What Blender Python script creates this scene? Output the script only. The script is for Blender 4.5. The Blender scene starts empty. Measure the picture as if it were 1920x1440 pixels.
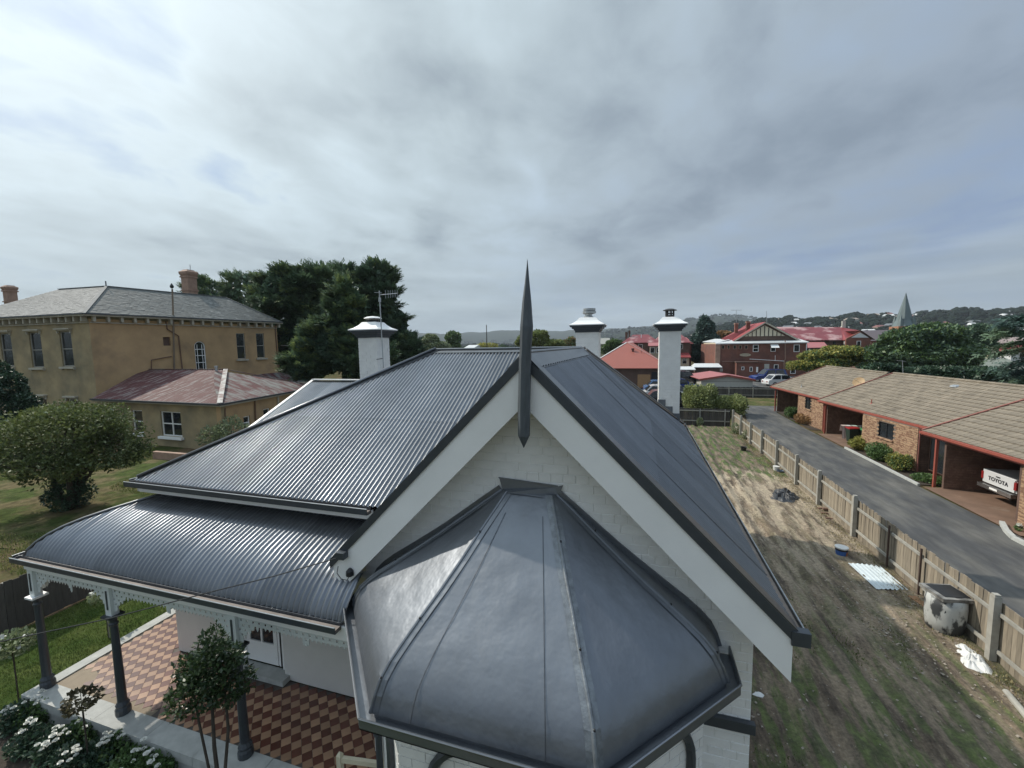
import bpy, math, random
import numpy as np
from mathutils import Vector, Matrix, noise as mnoise
random.seed(7); RNG = np.random.RandomState(7)
SC = bpy.context.scene; COL = SC.collection
PI = math.pi
# ------------------------------------------------------------------ camera (eye at 7 m, on a ladder or lift before the gable)
FPX = 781.6; H = 7.0
PIT, ROL, YAW = math.radians(5.29), math.radians(-0.95), math.radians(16.88)
def ray(px, py):
    x = (px-960)/FPX; y = -(py-720)/FPX
    c, s = math.cos(ROL), math.sin(ROL); x, y = c*x-s*y, s*x+c*y
    c, s = math.cos(PIT), math.sin(PIT); v = (x, c+s*y, -s+c*y)
    c, s = math.cos(YAW), math.sin(YAW)
    return Vector((c*v[0]-s*v[1], s*v[0]+c*v[1], v[2]))
EYE = Vector((0, 0, H))
def Zp(px, py, z=0.0):
    r = ray(px, py); return EYE + r*((z-H)/r.z)
def Yp(px, py, y):
    r = ray(px, py); return EYE + r*(y/r.y)
cam_d = bpy.data.cameras.new('camera'); cam = bpy.data.objects.new('camera', cam_d); COL.objects.link(cam)
right = (ray(961, 720)-ray(960, 720)).normalized(); fwd = ray(960, 720).normalized(); upv = right.cross(fwd).normalized()
M = Matrix((right, upv, -fwd)).transposed().to_4x4(); M.translation = EYE; cam.matrix_world = M
cam_d.sensor_width = 36; cam_d.lens = FPX/1920*36; cam_d.clip_start = 0.1; cam_d.clip_end = 30000
SC.camera = cam
# ------------------------------------------------------------------ sky
SUN = Vector((-0.95, 0.25, 0.86)).normalized()
sun_el = math.asin(SUN.z); sun_rot = math.atan2(SUN.x, SUN.y)
W = bpy.data.worlds.new('World'); SC.world = W; W.use_nodes = True
nt = W.node_tree; nt.nodes.clear()
def N(t, ty, **kw):
    n = t.nodes.new(ty)
    for k, v in kw.items():
        if k in ('op',): n.operation = v
        elif k == 'blend': n.blend_type = v
        elif k == 'dt': n.data_type = v
        elif k.startswith('_'): setattr(n, k[1:], v)
        else: n.inputs[k].default_value = v
    return n
def mathn(t, op, a, b=None, c=None, clamp=False):
    n = t.nodes.new('ShaderNodeMath'); n.operation = op; n.use_clamp = clamp
    for i, x in enumerate((a, b, c)):
        if x is None: continue
        if isinstance(x, (int, float)): n.inputs[i].default_value = x
        else: t.links.new(x, n.inputs[i])
    return n.outputs[0]
def mixc(t, f, a, b, blend='MIX'):
    n = t.nodes.new('ShaderNodeMix'); n.data_type = 'RGBA'; n.blend_type = blend
    for s, x in ((0, f), (6, a), (7, b)):
        if isinstance(x, (int, float)): n.inputs[s].default_value = x
        elif isinstance(x, (tuple, list)): n.inputs[s].default_value = tuple(x)+((1,) if len(x) == 3 else ())
        else: t.links.new(x, n.inputs[s])
    return n.outputs[2]
def ramp(t, x, stops, interp='LINEAR'):
    n = t.nodes.new('ShaderNodeValToRGB'); n.color_ramp.interpolation = interp
    e = n.color_ramp.elements
    while len(e) < len(stops): e.new(0.5)
    for i, (p, c) in enumerate(stops):
        e[i].position = p
        if isinstance(c, (int, float)): c = (c, c, c)
        e[i].color = tuple(c)+(1,)
    t.links.new(x, n.inputs[0]); return n.outputs[0]
def noise(t, vec, scale, detail=4, rough=0.55, dist=0.0, w=None):
    n = t.nodes.new('ShaderNodeTexNoise'); n.inputs['Scale'].default_value = scale; n.inputs['Detail'].default_value = detail
    n.inputs['Roughness'].default_value = rough; n.inputs['Distortion'].default_value = dist
    if vec is not None: t.links.new(vec, n.inputs['Vector'])
    return n.outputs[0]
def mapping(t, vec, scale=(1, 1, 1), loc=(0, 0, 0), rot=(0, 0, 0)):
    n = t.nodes.new('ShaderNodeMapping'); n.inputs['Scale'].default_value = scale; n.inputs['Location'].default_value = loc
    n.inputs['Rotation'].default_value = rot; t.links.new(vec, n.inputs['Vector']); return n.outputs[0]
out = N(nt, 'ShaderNodeOutputWorld'); bg = N(nt, 'ShaderNodeBackground', Strength=0.1)
sky = N(nt, 'ShaderNodeTexSky', _sky_type='NISHITA', _sun_disc=False, _sun_elevation=sun_el, _sun_rotation=sun_rot)
tc = N(nt, 'ShaderNodeTexCoord'); sep = N(nt, 'ShaderNodeSeparateXYZ'); nt.links.new(tc.outputs['Generated'], sep.inputs[0])
dx, dy, dz = sep.outputs
zc = mathn(nt, 'ADD', mathn(nt, 'MAXIMUM', dz, 0.0), 0.16)
cmb = N(nt, 'ShaderNodeCombineXYZ'); nt.links.new(mathn(nt, 'DIVIDE', dx, zc), cmb.inputs[0]); nt.links.new(mathn(nt, 'DIVIDE', dy, zc), cmb.inputs[1])
rotm = mapping(nt, cmb.outputs[0], rot=(0, 0, math.radians(-30)), scale=(1.0, 0.75, 1), loc=(3.1, 1.7, 0))
n1 = noise(nt, rotm, 0.55, 4, 0.45, 0.2); n2 = noise(nt, rotm, 1.9, 5, 0.5, 0.3)
n3 = noise(nt, rotm, 4.5, 7, 0.58, 0.35)
dens = mathn(nt, 'ADD', mathn(nt, 'ADD', mathn(nt, 'MULTIPLY', n1, 0.50), mathn(nt, 'MULTIPLY', n2, 0.33)), mathn(nt, 'MULTIPLY', n3, 0.17))
# brightness towards the sun side
dsun = mathn(nt, 'ADD', mathn(nt, 'ADD', mathn(nt, 'MULTIPLY', dx, SUN.x), mathn(nt, 'MULTIPLY', dy, SUN.y)), mathn(nt, 'MULTIPLY', dz, SUN.z))
glow = ramp(nt, mathn(nt, 'MULTIPLY_ADD', dsun, 0.5, 0.5), [(0.0, 0.75), (0.25, 0.45), (0.48, 0.03), (0.66, 0.30), (0.85, 0.85), (1.0, 1.0)])
cloudA = ramp(nt, dens, [(0.37, (0.135, 0.198, 0.355)), (0.455, (0.185, 0.248, 0.360)), (0.53, (0.208, 0.256, 0.325)), (0.62, (0.158, 0.200, 0.258))])
cloudB = ramp(nt, dens, [(0.36, (0.27, 0.36, 0.49)), (0.44, (0.475, 0.56, 0.60)), (0.52, (0.385, 0.455, 0.49)), (0.62, (0.25, 0.30, 0.34))])
cc = mixc(nt, glow, cloudA, cloudB)
# low layered bank near the horizon
lay = noise(nt, mapping(nt, tc.outputs['Generated'], scale=(1.4, 1.4, 16)), 1.6, 4, 0.5)
layc = ramp(nt, lay, [(0.36, (0.155, 0.195, 0.235)), (0.50, (0.215, 0.262, 0.30)), (0.66, (0.33, 0.385, 0.42))])
lowf = ramp(nt, dz, [(0.0, 0.85), (0.10, 0.8), (0.24, 0.0)])
layc2 = mixc(nt, mathn(nt, 'MULTIPLY', glow, 0.55), layc, (0.45, 0.52, 0.54))
cc = mixc(nt, mathn(nt, 'MULTIPLY', lowf, 0.75), cc, layc2)
halo = mathn(nt, 'MULTIPLY', mathn(nt, 'POWER', mathn(nt, 'MAXIMUM', dsun, 0.0), 11.0), 0.30)
hc = N(nt, 'ShaderNodeCombineColor')
for i in range(3): nt.links.new(halo, hc.inputs[i])
cc = mixc(nt, 1.0, cc, hc.outputs[0], 'ADD')
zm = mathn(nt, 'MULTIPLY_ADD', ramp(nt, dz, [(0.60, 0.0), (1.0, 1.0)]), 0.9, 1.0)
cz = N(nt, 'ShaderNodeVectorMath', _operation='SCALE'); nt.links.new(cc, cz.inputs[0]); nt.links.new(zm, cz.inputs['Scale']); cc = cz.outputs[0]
cc10 = N(nt, 'ShaderNodeVectorMath', _operation='SCALE'); nt.links.new(cc, cc10.inputs[0]); cc10.inputs['Scale'].default_value = 10.0
cover = ramp(nt, dens, [(0.30, 0.80), (0.42, 1.0)])
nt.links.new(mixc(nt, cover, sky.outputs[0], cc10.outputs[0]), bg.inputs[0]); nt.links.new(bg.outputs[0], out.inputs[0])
sl = bpy.data.lights.new('sun', 'SUN'); sl.energy = 2.7; sl.angle = math.radians(0.8); sl.color = (1.0, 0.93, 0.82)
so = bpy.data.objects.new('sun', sl); COL.objects.link(so); so.rotation_euler = SUN.to_track_quat('Z', 'Y').to_euler(); so.location = (-20, 10, 40)
SC.view_settings.view_transform = 'Standard'; SC.view_settings.look = 'None'; SC.view_settings.exposure = 0.55; SC.view_settings.gamma = 1
SC.view_settings.use_curve_mapping = False

# ------------------------------------------------------------------ helpers
ORG = {}
def tag(o, label=None, cat=None, group=None, kind=None):
    if label: o['label'] = label
    if cat: o['category'] = cat
    if group: o['group'] = group
    if kind: o['kind'] = kind
    return o
def thing(name, label, cat, loc=(0, 0, 0), group=None):
    o = bpy.data.objects.new(name, None); COL.objects.link(o); o.location = loc; o.empty_display_size = 0.2
    ORG[o.name] = Vector(loc); return tag(o, label, cat, group)
def link_mesh(name, me, mat, parent=None):
    o = bpy.data.objects.new(name, me); COL.objects.link(o)
    if mat is not None and len(me.materials) == 0: me.materials.append(mat)
    if parent is not None: o.parent = parent
    ORG[o.name] = ORG.get(parent.name, Vector()) if parent else Vector()
    return o
def inst(name, me, parent, loc, rot=(0, 0, 0), scl=(1, 1, 1)):
    o = bpy.data.objects.new(name, me); COL.objects.link(o)
    off = ORG.get(parent.name, Vector()) if parent else Vector()
    o.location = Vector(loc)-off
    if hasattr(rot, 'to_euler'): rot = rot.to_euler()
    o.rotation_euler = rot; o.scale = scl
    if parent: o.parent = parent
    return o
class MB:
    def __init__(s): s.v = []; s.f = []
    def add(s, vs, fs):
        b = len(s.v); s.v += [tuple(p) for p in vs]; s.f += [tuple(b+i for i in f) for f in fs]; return s
    def box(s, x0, x1, y0, y1, z0, z1):
        return s.add([(x0,y0,z0),(x1,y0,z0),(x1,y1,z0),(x0,y1,z0),(x0,y0,z1),(x1,y0,z1),(x1,y1,z1),(x0,y1,z1)],
                     [(0,3,2,1),(4,5,6,7),(0,1,5,4),(1,2,6,5),(2,3,7,6),(3,0,4,7)])
    def obox(s, c, u, v, w):
        c, u, v, w = map(Vector, (c, u, v, w))
        return s.add([c-u-v-w, c+u-v-w, c+u+v-w, c-u+v-w, c-u-v+w, c+u-v+w, c+u+v+w, c-u+v+w],
                     [(0,3,2,1),(4,5,6,7),(0,1,5,4),(1,2,6,5),(2,3,7,6),(3,0,4,7)])
    def bar(s, p, q, w, h, up=(0, 0, 1)):
        p, q = Vector(p), Vector(q); d = q-p; L = d.length; d.normalize(); sd = d.cross(Vector(up))
        if sd.length < 1e-4: sd = d.cross(Vector((1, 0, 0)))
        sd.normalize(); u = sd.cross(d)
        return s.obox((p+q)/2, d*L/2, sd*w/2, u*h/2)
    def tube(s, pts, r, n=8, caps=True):
        pts = [Vector(p) for p in pts]; m = len(pts); rs = r if isinstance(r, (list, tuple)) else [r]*m
        b = len(s.v); pr = None
        for i, p in enumerate(pts):
            d = (pts[min(i+1, m-1)]-pts[max(i-1, 0)]).normalized()
            if pr is None: a = d.orthogonal().normalized()
            else: a = (pr-d*pr.dot(d)).normalized()
            pr = a; c = d.cross(a)
            for k in range(n):
                t = 2*PI*k/n; s.v.append(tuple(p+(a*math.cos(t)+c*math.sin(t))*rs[i]))
        for i in range(m-1):
            for k in range(n):
                k2 = (k+1) % n; s.f.append((b+i*n+k, b+i*n+k2, b+(i+1)*n+k2, b+(i+1)*n+k))
        if caps: s.f.append(tuple(b+k for k in range(n))[::-1]); s.f.append(tuple(b+(m-1)*n+k for k in range(n)))
        return s
    def lathe(s, cx, cy, prof, n=12, caps=True, ph=0.0):
        b = len(s.v); m = len(prof)
        for r, z in prof:
            for k in range(n): t = 2*PI*k/n+ph; s.v.append((cx+r*math.cos(t), cy+r*math.sin(t), z))
        for i in range(m-1):
            for k in range(n):
                k2 = (k+1) % n; s.f.append((b+i*n+k, b+i*n+k2, b+(i+1)*n+k2, b+(i+1)*n+k))
        if caps: s.f.append(tuple(b+k for k in range(n))[::-1]); s.f.append(tuple(b+(m-1)*n+k for k in range(n)))
        return s
    def prism(s, poly, vec):
        n = len(poly); vec = Vector(vec); P = [Vector(p) for p in poly]
        fs = [tuple(range(n))[::-1], tuple(range(n, 2*n))]+[(i, (i+1) % n, n+(i+1) % n, n+i) for i in range(n)]
        return s.add(P+[p+vec for p in P], fs)
    def poly(s, pts): return s.add(pts, [tuple(range(len(pts)))])
    def build(s, name, mat, parent=None, smooth=False, kind=None, label=None):
        me = bpy.data.meshes.new(name); o = ORG.get(parent.name, Vector()) if parent else Vector()
        me.from_pydata([(x-o.x, y-o.y, z-o.z) for x, y, z in s.v], [], s.f); me.update()
        if smooth: me.polygons.foreach_set('use_smooth', [True]*len(me.polygons))
        ob = link_mesh(name, me, mat, parent)
        if kind: ob['kind'] = kind
        if label: ob['label'] = label
        return ob
def np_mesh(name, V, F, mat, parent=None, smooth=False, kind=None):
    me = bpy.data.meshes.new(name); o = ORG.get(parent.name, Vector()) if parent else Vector()
    V = np.asarray(V, np.float32)-np.array([o.x, o.y, o.z], np.float32); F = np.asarray(F, np.int32); k = F.shape[1]
    me.vertices.add(len(V)); me.vertices.foreach_set('co', V.ravel())
    me.loops.add(F.size); me.loops.foreach_set('vertex_index', F.ravel())
    me.polygons.add(len(F)); me.polygons.foreach_set('loop_start', np.arange(0, F.size, k, dtype=np.int32))
    me.polygons.foreach_set('loop_total', np.full(len(F), k, np.int32))
    if smooth: me.polygons.foreach_set('use_smooth', np.ones(len(F), bool))
    me.update(calc_edges=True); me.validate()
    ob = link_mesh(name, me, mat, parent)
    if kind: ob['kind'] = kind
    return ob
def kids(o): return [c for c in o.children]
def copy_tree(o, parent=None, top=True):
    c = o.copy(); COL.objects.link(c); c.parent = parent
    for ch in list(o.children): copy_tree(ch, c, False)
    return c
def unitbox(name, mat, bev=0.0):
    m = MB()
    if bev <= 0: m.box(-.5, .5, -.5, .5, -.5, .5)
    me = bpy.data.meshes.new(name); me.from_pydata(m.v, [], m.f); me.update(); me.materials.append(mat); return me

# ------------------------------------------------------------------ materials
MATS = {}
def mat(name, base, rough=0.6, metal=0.0, spec=0.5, var=0.12, vscale=3.0, bump=0.0, bscale=30.0, rnd=0.0, col2=None, c2scale=1.0, c2pos=(0.45, 0.62),
        stretch=(1, 1, 1), coat=0.0, trans=0.0, rvar=0.0, bdist=0.01, bdet=5):
    m = bpy.data.materials.new(name); m.use_nodes = True; t = m.node_tree; p = t.nodes['Principled BSDF']
    tcn = t.nodes.new('ShaderNodeTexCoord'); vec = mapping(t, tcn.outputs['Object'], scale=stretch)
    c = None
    src = tuple(base)
    if col2 is not None:
        f = ramp(t, noise(t, vec, c2scale, 6, 0.6), [(c2pos[0], 0.0), (c2pos[1], 1.0)])
        src = mixc(t, f, base, col2)
    if var > 0:
        f = noise(t, vec, vscale, 5, 0.6)
        lo = ramp(t, f, [(0.3, 1.0-var), (0.7, 1.0+var)])
        src = mixc(t, 1.0, src, lo, 'MULTIPLY')
    if rnd > 0:
        oi = t.nodes.new('ShaderNodeObjectInfo')
        g = mathn(t, 'MULTIPLY_ADD', oi.outputs['Random'], 2*rnd, 1-rnd)
        cg = t.nodes.new('ShaderNodeCombineColor')
        for i in range(3): t.links.new(g, cg.inputs[i])
        src = mixc(t, 1.0, src, cg.outputs[0], 'MULTIPLY')
    if isinstance(src, tuple): p.inputs['Base Color'].default_value = src+(1,)
    else: t.links.new(src, p.inputs['Base Color'])
    p.inputs['Roughness'].default_value = rough; p.inputs['Metallic'].default_value = metal
    p.inputs['Specular IOR Level'].default_value = spec; p.inputs['Coat Weight'].default_value = coat
    if rvar > 0:
        t.links.new(mathn(t, 'MULTIPLY_ADD', noise(t, vec, vscale*0.7, 4), 2*rvar, rough-rvar), p.inputs['Roughness'])
    if bump > 0:
        b = t.nodes.new('ShaderNodeBump'); b.inputs['Strength'].default_value = bump; b.inputs['Distance'].default_value = bdist
        t.links.new(noise(t, vec, bscale, bdet, 0.6), b.inputs['Height']); t.links.new(b.outputs[0], p.inputs['Normal'])
    MATS[name] = m; return m
def leafmat(name, a, b, scale=1.2, trans=0.25, rough=0.5, c=None):
    m = bpy.data.materials.new(name); m.use_nodes = True; t = m.node_tree; p = t.nodes['Principled BSDF']
    tcn = t.nodes.new('ShaderNodeTexCoord')
    f = ramp(t, noise(t, tcn.outputs['Object'], scale, 3, 0.6), [(0.35, 0), (0.65, 1)])
    src = mixc(t, f, a, b)
    g = noise(t, tcn.outputs['Object'], scale*14, 2, 0.6)
    src = mixc(t, 1.0, src, ramp(t, g, [(0.3, 0.6), (0.7, 1.45)]), 'MULTIPLY')
    if c is not None:
        src = mixc(t, ramp(t, noise(t, tcn.outputs['Object'], scale*30, 1, 0.5), [(0.62, 0), (0.66, 1)]), src, c)
    t.links.new(src, p.inputs['Base Color']); p.inputs['Roughness'].default_value = rough; p.inputs['Specular IOR Level'].default_value = 0.4
    tr = t.nodes.new('ShaderNodeBsdfTranslucent'); t.links.new(src, tr.inputs[0]); mx = t.nodes.new('ShaderNodeMixShader'); mx.inputs[0].default_value = trans
    o = t.nodes['Material Output']; t.links.new(p.outputs[0], mx.inputs[1]); t.links.new(tr.outputs[0], mx.inputs[2]); t.links.new(mx.outputs[0], o.inputs[0])
    return m
ROOF = mat('painted_roof_iron', (0.190, 0.200, 0.212), rough=0.35, metal=0.85, spec=0.6, coat=0.05, var=0.10, vscale=2.0, rnd=0.14, rvar=0.06)
ROOFD = mat('dark_roof_trim', (0.058, 0.067, 0.078), rough=0.38, metal=0.2, var=0.12, vscale=4)
BAYM = mat('dented_bay_metal', (0.165, 0.180, 0.200), rough=0.42, metal=0.62, spec=0.5, coat=0.22, var=0.10, vscale=2.2, bump=0.28, bscale=3.0, bdet=3, rvar=0.05, bdist=0.05)
SEAM = mat('worn_seam_metal', (0.15, 0.165, 0.18), rough=0.4, metal=0.3, var=0.3, vscale=9, col2=(0.21, 0.23, 0.24), c2scale=12, c2pos=(0.35, 0.85), bump=0.5, bscale=25)
WHITE = mat('white_timber_paint', (0.85, 0.85, 0.83), rough=0.5, var=0.03, vscale=2, bump=0.08, bscale=40)
WBRICK = mat('white_painted_brick', (0.80, 0.80, 0.775), rough=0.5, var=0.06, vscale=4, bump=0.35, bscale=35, rnd=0.03)
CREAM = mat('cream_render', (0.68, 0.665, 0.63), rough=0.6, var=0.05, vscale=1.5, bump=0.15, bscale=20)
LACE = mat('white_iron_lace', (0.66, 0.70, 0.69), rough=0.45, var=0.05)
GLASS = mat('window_glass', (0.02, 0.024, 0.028), rough=0.06, spec=0.8, var=0.2, vscale=0.8)
STEEL = mat('galvanised_steel', (0.42, 0.44, 0.45), rough=0.4, metal=0.6, var=0.12, vscale=6)
mat('silt', (0.20, 0.17, 0.15), rough=.8, var=.3, vscale=3)
BLACK = mat('black_metal', (0.015, 0.016, 0.018), rough=0.5)
REDTILE = mat('dark_red_floor_tile', (0.135, 0.052, 0.036), rough=0.26, var=0.15, vscale=2.5, rnd=0.22)
BUFTILE = mat('buff_floor_tile', (0.40, 0.24, 0.15), rough=0.26, var=0.15, vscale=2.5, rnd=0.18)
STONE = mat('plinth_stone', (0.40, 0.41, 0.39), rough=0.75, var=0.15, vscale=5, bump=0.3, bscale=40, rnd=0.06)
GROUT = mat('grout', (0.10, 0.085, 0.075), rough=0.8)
TAN = mat('bare_screed', (0.26, 0.21, 0.15), rough=0.8, var=0.12, vscale=5)
BARK = mat('bark', (0.055, 0.045, 0.035), rough=0.9, var=0.3, vscale=8, bump=0.5, bscale=30)
PALING = mat('weathered_paling', (0.255, 0.218, 0.165), rough=0.85, var=0.3, vscale=2.2, stretch=(6, 6, 0.7), rnd=0.28, bump=0.4, bscale=12, col2=(0.13, 0.105, 0.078), c2scale=1.6, c2pos=(0.5, 0.7))
POSTW = mat('grey_fence_post', (0.31, 0.30, 0.265), rough=0.85, var=0.2, vscale=4, bump=0.3, bscale=25, rnd=0.08)
DPALING = mat('dark_paling', (0.065, 0.06, 0.055), rough=0.85, var=0.3, vscale=3, rnd=0.25, stretch=(5, 5, 0.8))
ORANGEW = mat('ochre_render', (0.47, 0.315, 0.165), rough=0.8, var=0.14, vscale=0.6, col2=(0.27, 0.19, 0.115), c2scale=0.35, c2pos=(0.5, 0.75), bump=0.1, bscale=10)
OLIVEW = mat('mossy_ochre_render', (0.38, 0.295, 0.165), rough=0.85, var=0.18, vscale=0.8, col2=(0.22, 0.19, 0.12), c2scale=0.5, c2pos=(0.4, 0.7), bump=0.1, bscale=10)  # duller, greener ochre used on the front walls
TRIMC = mat('cream_trim', (0.46, 0.43, 0.35), rough=0.7, var=0.08)
PINKCH = mat('salmon_render', (0.33, 0.215, 0.16), rough=0.85, var=0.2, vscale=2)
SLATEL = mat('slate_light', (0.20, 0.205, 0.20), rough=0.75, spec=0.3, var=0.18, vscale=3, stretch=(1, 1, 5), rnd=0.15)
SLATED = mat('slate_lichen', (0.105, 0.115, 0.11), rough=0.6, var=0.25, vscale=2.5, col2=(0.22, 0.225, 0.21), c2scale=0.8, c2pos=(0.54, 0.70), stretch=(1, 1.4, 2.2))
RUST = mat('faded_red_iron', (0.088, 0.030, 0.030), rough=0.75, spec=0.25, var=0.25, vscale=2, col2=(0.20, 0.165, 0.155), c2scale=1.7, c2pos=(0.51, 0.60), stretch=(3.5, 0.5, 0.6))
RUSTG = mat('grey_red_iron', (0.105, 0.040, 0.040), rough=0.75, spec=0.25, var=0.2, vscale=2, col2=(0.20, 0.20, 0.185), c2scale=0.8, c2pos=(0.42, 0.62), stretch=(0.8, 2.5, 0.7))
REDROOF = mat('red_iron', (0.26, 0.045, 0.045), rough=0.55, var=0.12, vscale=0.5, stretch=(1, 1, 1))
REDFADE = mat('patchy_red_iron', (0.19, 0.036, 0.042), rough=0.55, var=0.12, vscale=0.5, col2=(0.42, 0.26, 0.25), c2scale=0.28, c2pos=(0.50, 0.60))
SALMON = mat('salmon_roof', (0.33, 0.10, 0.072), rough=0.55, var=0.06, vscale=0.4)
PINKR = mat('pink_roof', (0.36, 0.125, 0.125), rough=0.55, var=0.08)
RBRICK = mat('far_red_brick', (0.185, 0.075, 0.052), rough=0.85, var=0.2, vscale=1.2, col2=(0.14, 0.065, 0.05), c2scale=0.4)
BBRICK = mat('far_brown_brick', (0.12, 0.075, 0.058), rough=0.85, var=0.2, vscale=1.2)
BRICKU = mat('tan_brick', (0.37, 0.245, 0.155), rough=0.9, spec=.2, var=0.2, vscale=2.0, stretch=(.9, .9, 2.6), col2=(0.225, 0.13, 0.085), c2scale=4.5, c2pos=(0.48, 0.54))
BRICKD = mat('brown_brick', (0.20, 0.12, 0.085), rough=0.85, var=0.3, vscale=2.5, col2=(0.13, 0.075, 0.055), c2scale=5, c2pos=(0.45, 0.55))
MORTAR = mat('mortar', (0.15, 0.12, 0.095), rough=0.9, var=0.1)
UTILE = mat('concrete_roof_tile', (0.215, 0.182, 0.138), rough=0.85, var=0.22, vscale=3, rnd=0.10, col2=(0.14, 0.118, 0.088), c2scale=1.3, c2pos=(0.45, 0.7), bump=0.3, bscale=30)
REDF = mat('red_fascia_paint', (0.29, 0.075, 0.052), rough=0.5, var=0.1)
REDP = mat('faded_red_cap', (0.22, 0.085, 0.065), rough=0.7, var=0.2, vscale=4)
CREAMW = mat('cream_weatherboard', (0.62, 0.56, 0.42), rough=0.6, var=0.06)
PALEG = mat('pale_grey_sheet', (0.46, 0.46, 0.41), rough=0.5, var=0.06)
WROOF = mat('white_roof_sheet', (0.62, 0.64, 0.64), rough=0.45, var=0.06)
TIMB = mat('brown_timber', (0.30, 0.17, 0.09), rough=0.7, var=0.12)
COPPER = mat('green_copper', (0.125, 0.165, 0.17), rough=0.6, var=0.15, vscale=0.4, stretch=(1, 1, 0.3))
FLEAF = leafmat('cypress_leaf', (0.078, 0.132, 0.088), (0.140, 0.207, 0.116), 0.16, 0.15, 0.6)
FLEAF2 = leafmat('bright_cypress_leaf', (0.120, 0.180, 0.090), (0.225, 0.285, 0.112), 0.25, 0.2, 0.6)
OLEAF = leafmat('garden_tree_leaf', (0.060, 0.085, 0.032), (0.145, 0.175, 0.055), 0.5, 0.3, 0.7)
DLEAF = leafmat('dark_shrub_leaf', (0.025, 0.052, 0.032), (0.052, 0.096, 0.052), 0.9, 0.2, 0.45)
LEMON = leafmat('glossy_dark_leaf', (0.024, 0.046, 0.020), (0.049, 0.081, 0.030), 2.5, 0.2, 0.3)
BUSH = leafmat('olive_bush_leaf', (0.149, 0.184, 0.070), (0.271, 0.306, 0.114), 0.8, 0.25, 0.5)
YLEAF = leafmat('yellow_green_leaf', (0.210, 0.228, 0.061), (0.420, 0.385, 0.105), 0.6, 0.3, 0.5)
GLEAF = leafmat('mid_green_leaf', (0.061, 0.114, 0.038), (0.123, 0.193, 0.061), 0.9, 0.25, 0.5)
RLEAF = leafmat('russet_leaf', (0.245, 0.149, 0.070), (0.350, 0.210, 0.096), 1.2, 0.25, 0.6)
BLEAF = leafmat('blue_conifer_leaf', (0.046, 0.089, 0.076), (0.073, 0.130, 0.106), 0.3, 0.1, 0.6)
PALEL = leafmat('pale_leaf', (0.140, 0.182, 0.098), (0.266, 0.308, 0.168), 2.0, 0.3, 0.4)
PETAL = mat('white_petal', (0.74, 0.74, 0.68), rough=0.6, var=0.05)

# ------------------------------------------------------------------ foliage
def pseudo(P, s, ph=0.0):
    x, y, z = P[:, 0]*s, P[:, 1]*s, P[:, 2]*s
    return (np.sin(x*1.7+1.3*np.sin(y*1.1+ph)+ph)+np.sin(y*1.9+1.2*np.sin(z*1.3+ph*2)+2*ph)+np.sin(z*2.1+1.1*np.sin(x*1.5)+3*ph))/3
def crown_points(lobes, n, shell=0.55, gap=0.25, gs=1.0, seed=1, flat=0.0):
    r = np.random.RandomState(seed); L = np.array(lobes, float); vol = L[:, 3]*L[:, 4]*L[:, 5]; vol = vol**0.75; k = r.choice(len(L), n, p=vol/vol.sum())
    d = r.normal(size=(n, 3)); d /= np.linalg.norm(d, axis=1)[:, None]
    rad = shell+(1-shell)*r.rand(n)**0.6; rad *= 1+0.16*pseudo(d*3+k[:, None], 1.0, seed)
    P = L[k, :3]+d*rad[:, None]*L[k, 3:6]
    keep = pseudo(P, gs, seed*1.7) > (-1+2*gap*0.8) if gap > 0 else np.ones(n, bool)
    return P[keep], d[keep]
def leaves(name, P, D, size, mat_, parent, aspect=1.8, up=0.3, jit=0.9, seed=2, curl=0.0, kind=None):
    r = np.random.RandomState(seed); n = len(P)
    a = D+r.normal(size=(n, 3))*jit; a[:, 2] += up; a /= np.linalg.norm(a, axis=1)[:, None]
    b = np.cross(a, r.normal(size=(n, 3))+np.array([0, 0, 1.2])); b /= np.linalg.norm(b, axis=1)[:, None]+1e-9
    s = size*(0.55+0.9*r.rand(n))[:, None]
    p0 = P-a*s*0.5; p2 = P+a*s*0.5; m = P+np.cross(a, b)*s*0.12
    p1 = m+b*s*0.5/aspect; p3 = m-b*s*0.5/aspect
    V = np.stack([p0, p1, p2, p3], 1).reshape(-1, 3); F = np.arange(4*n).reshape(-1, 4)
    return np_mesh(name, V, F, mat_, parent, kind=kind)
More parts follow.
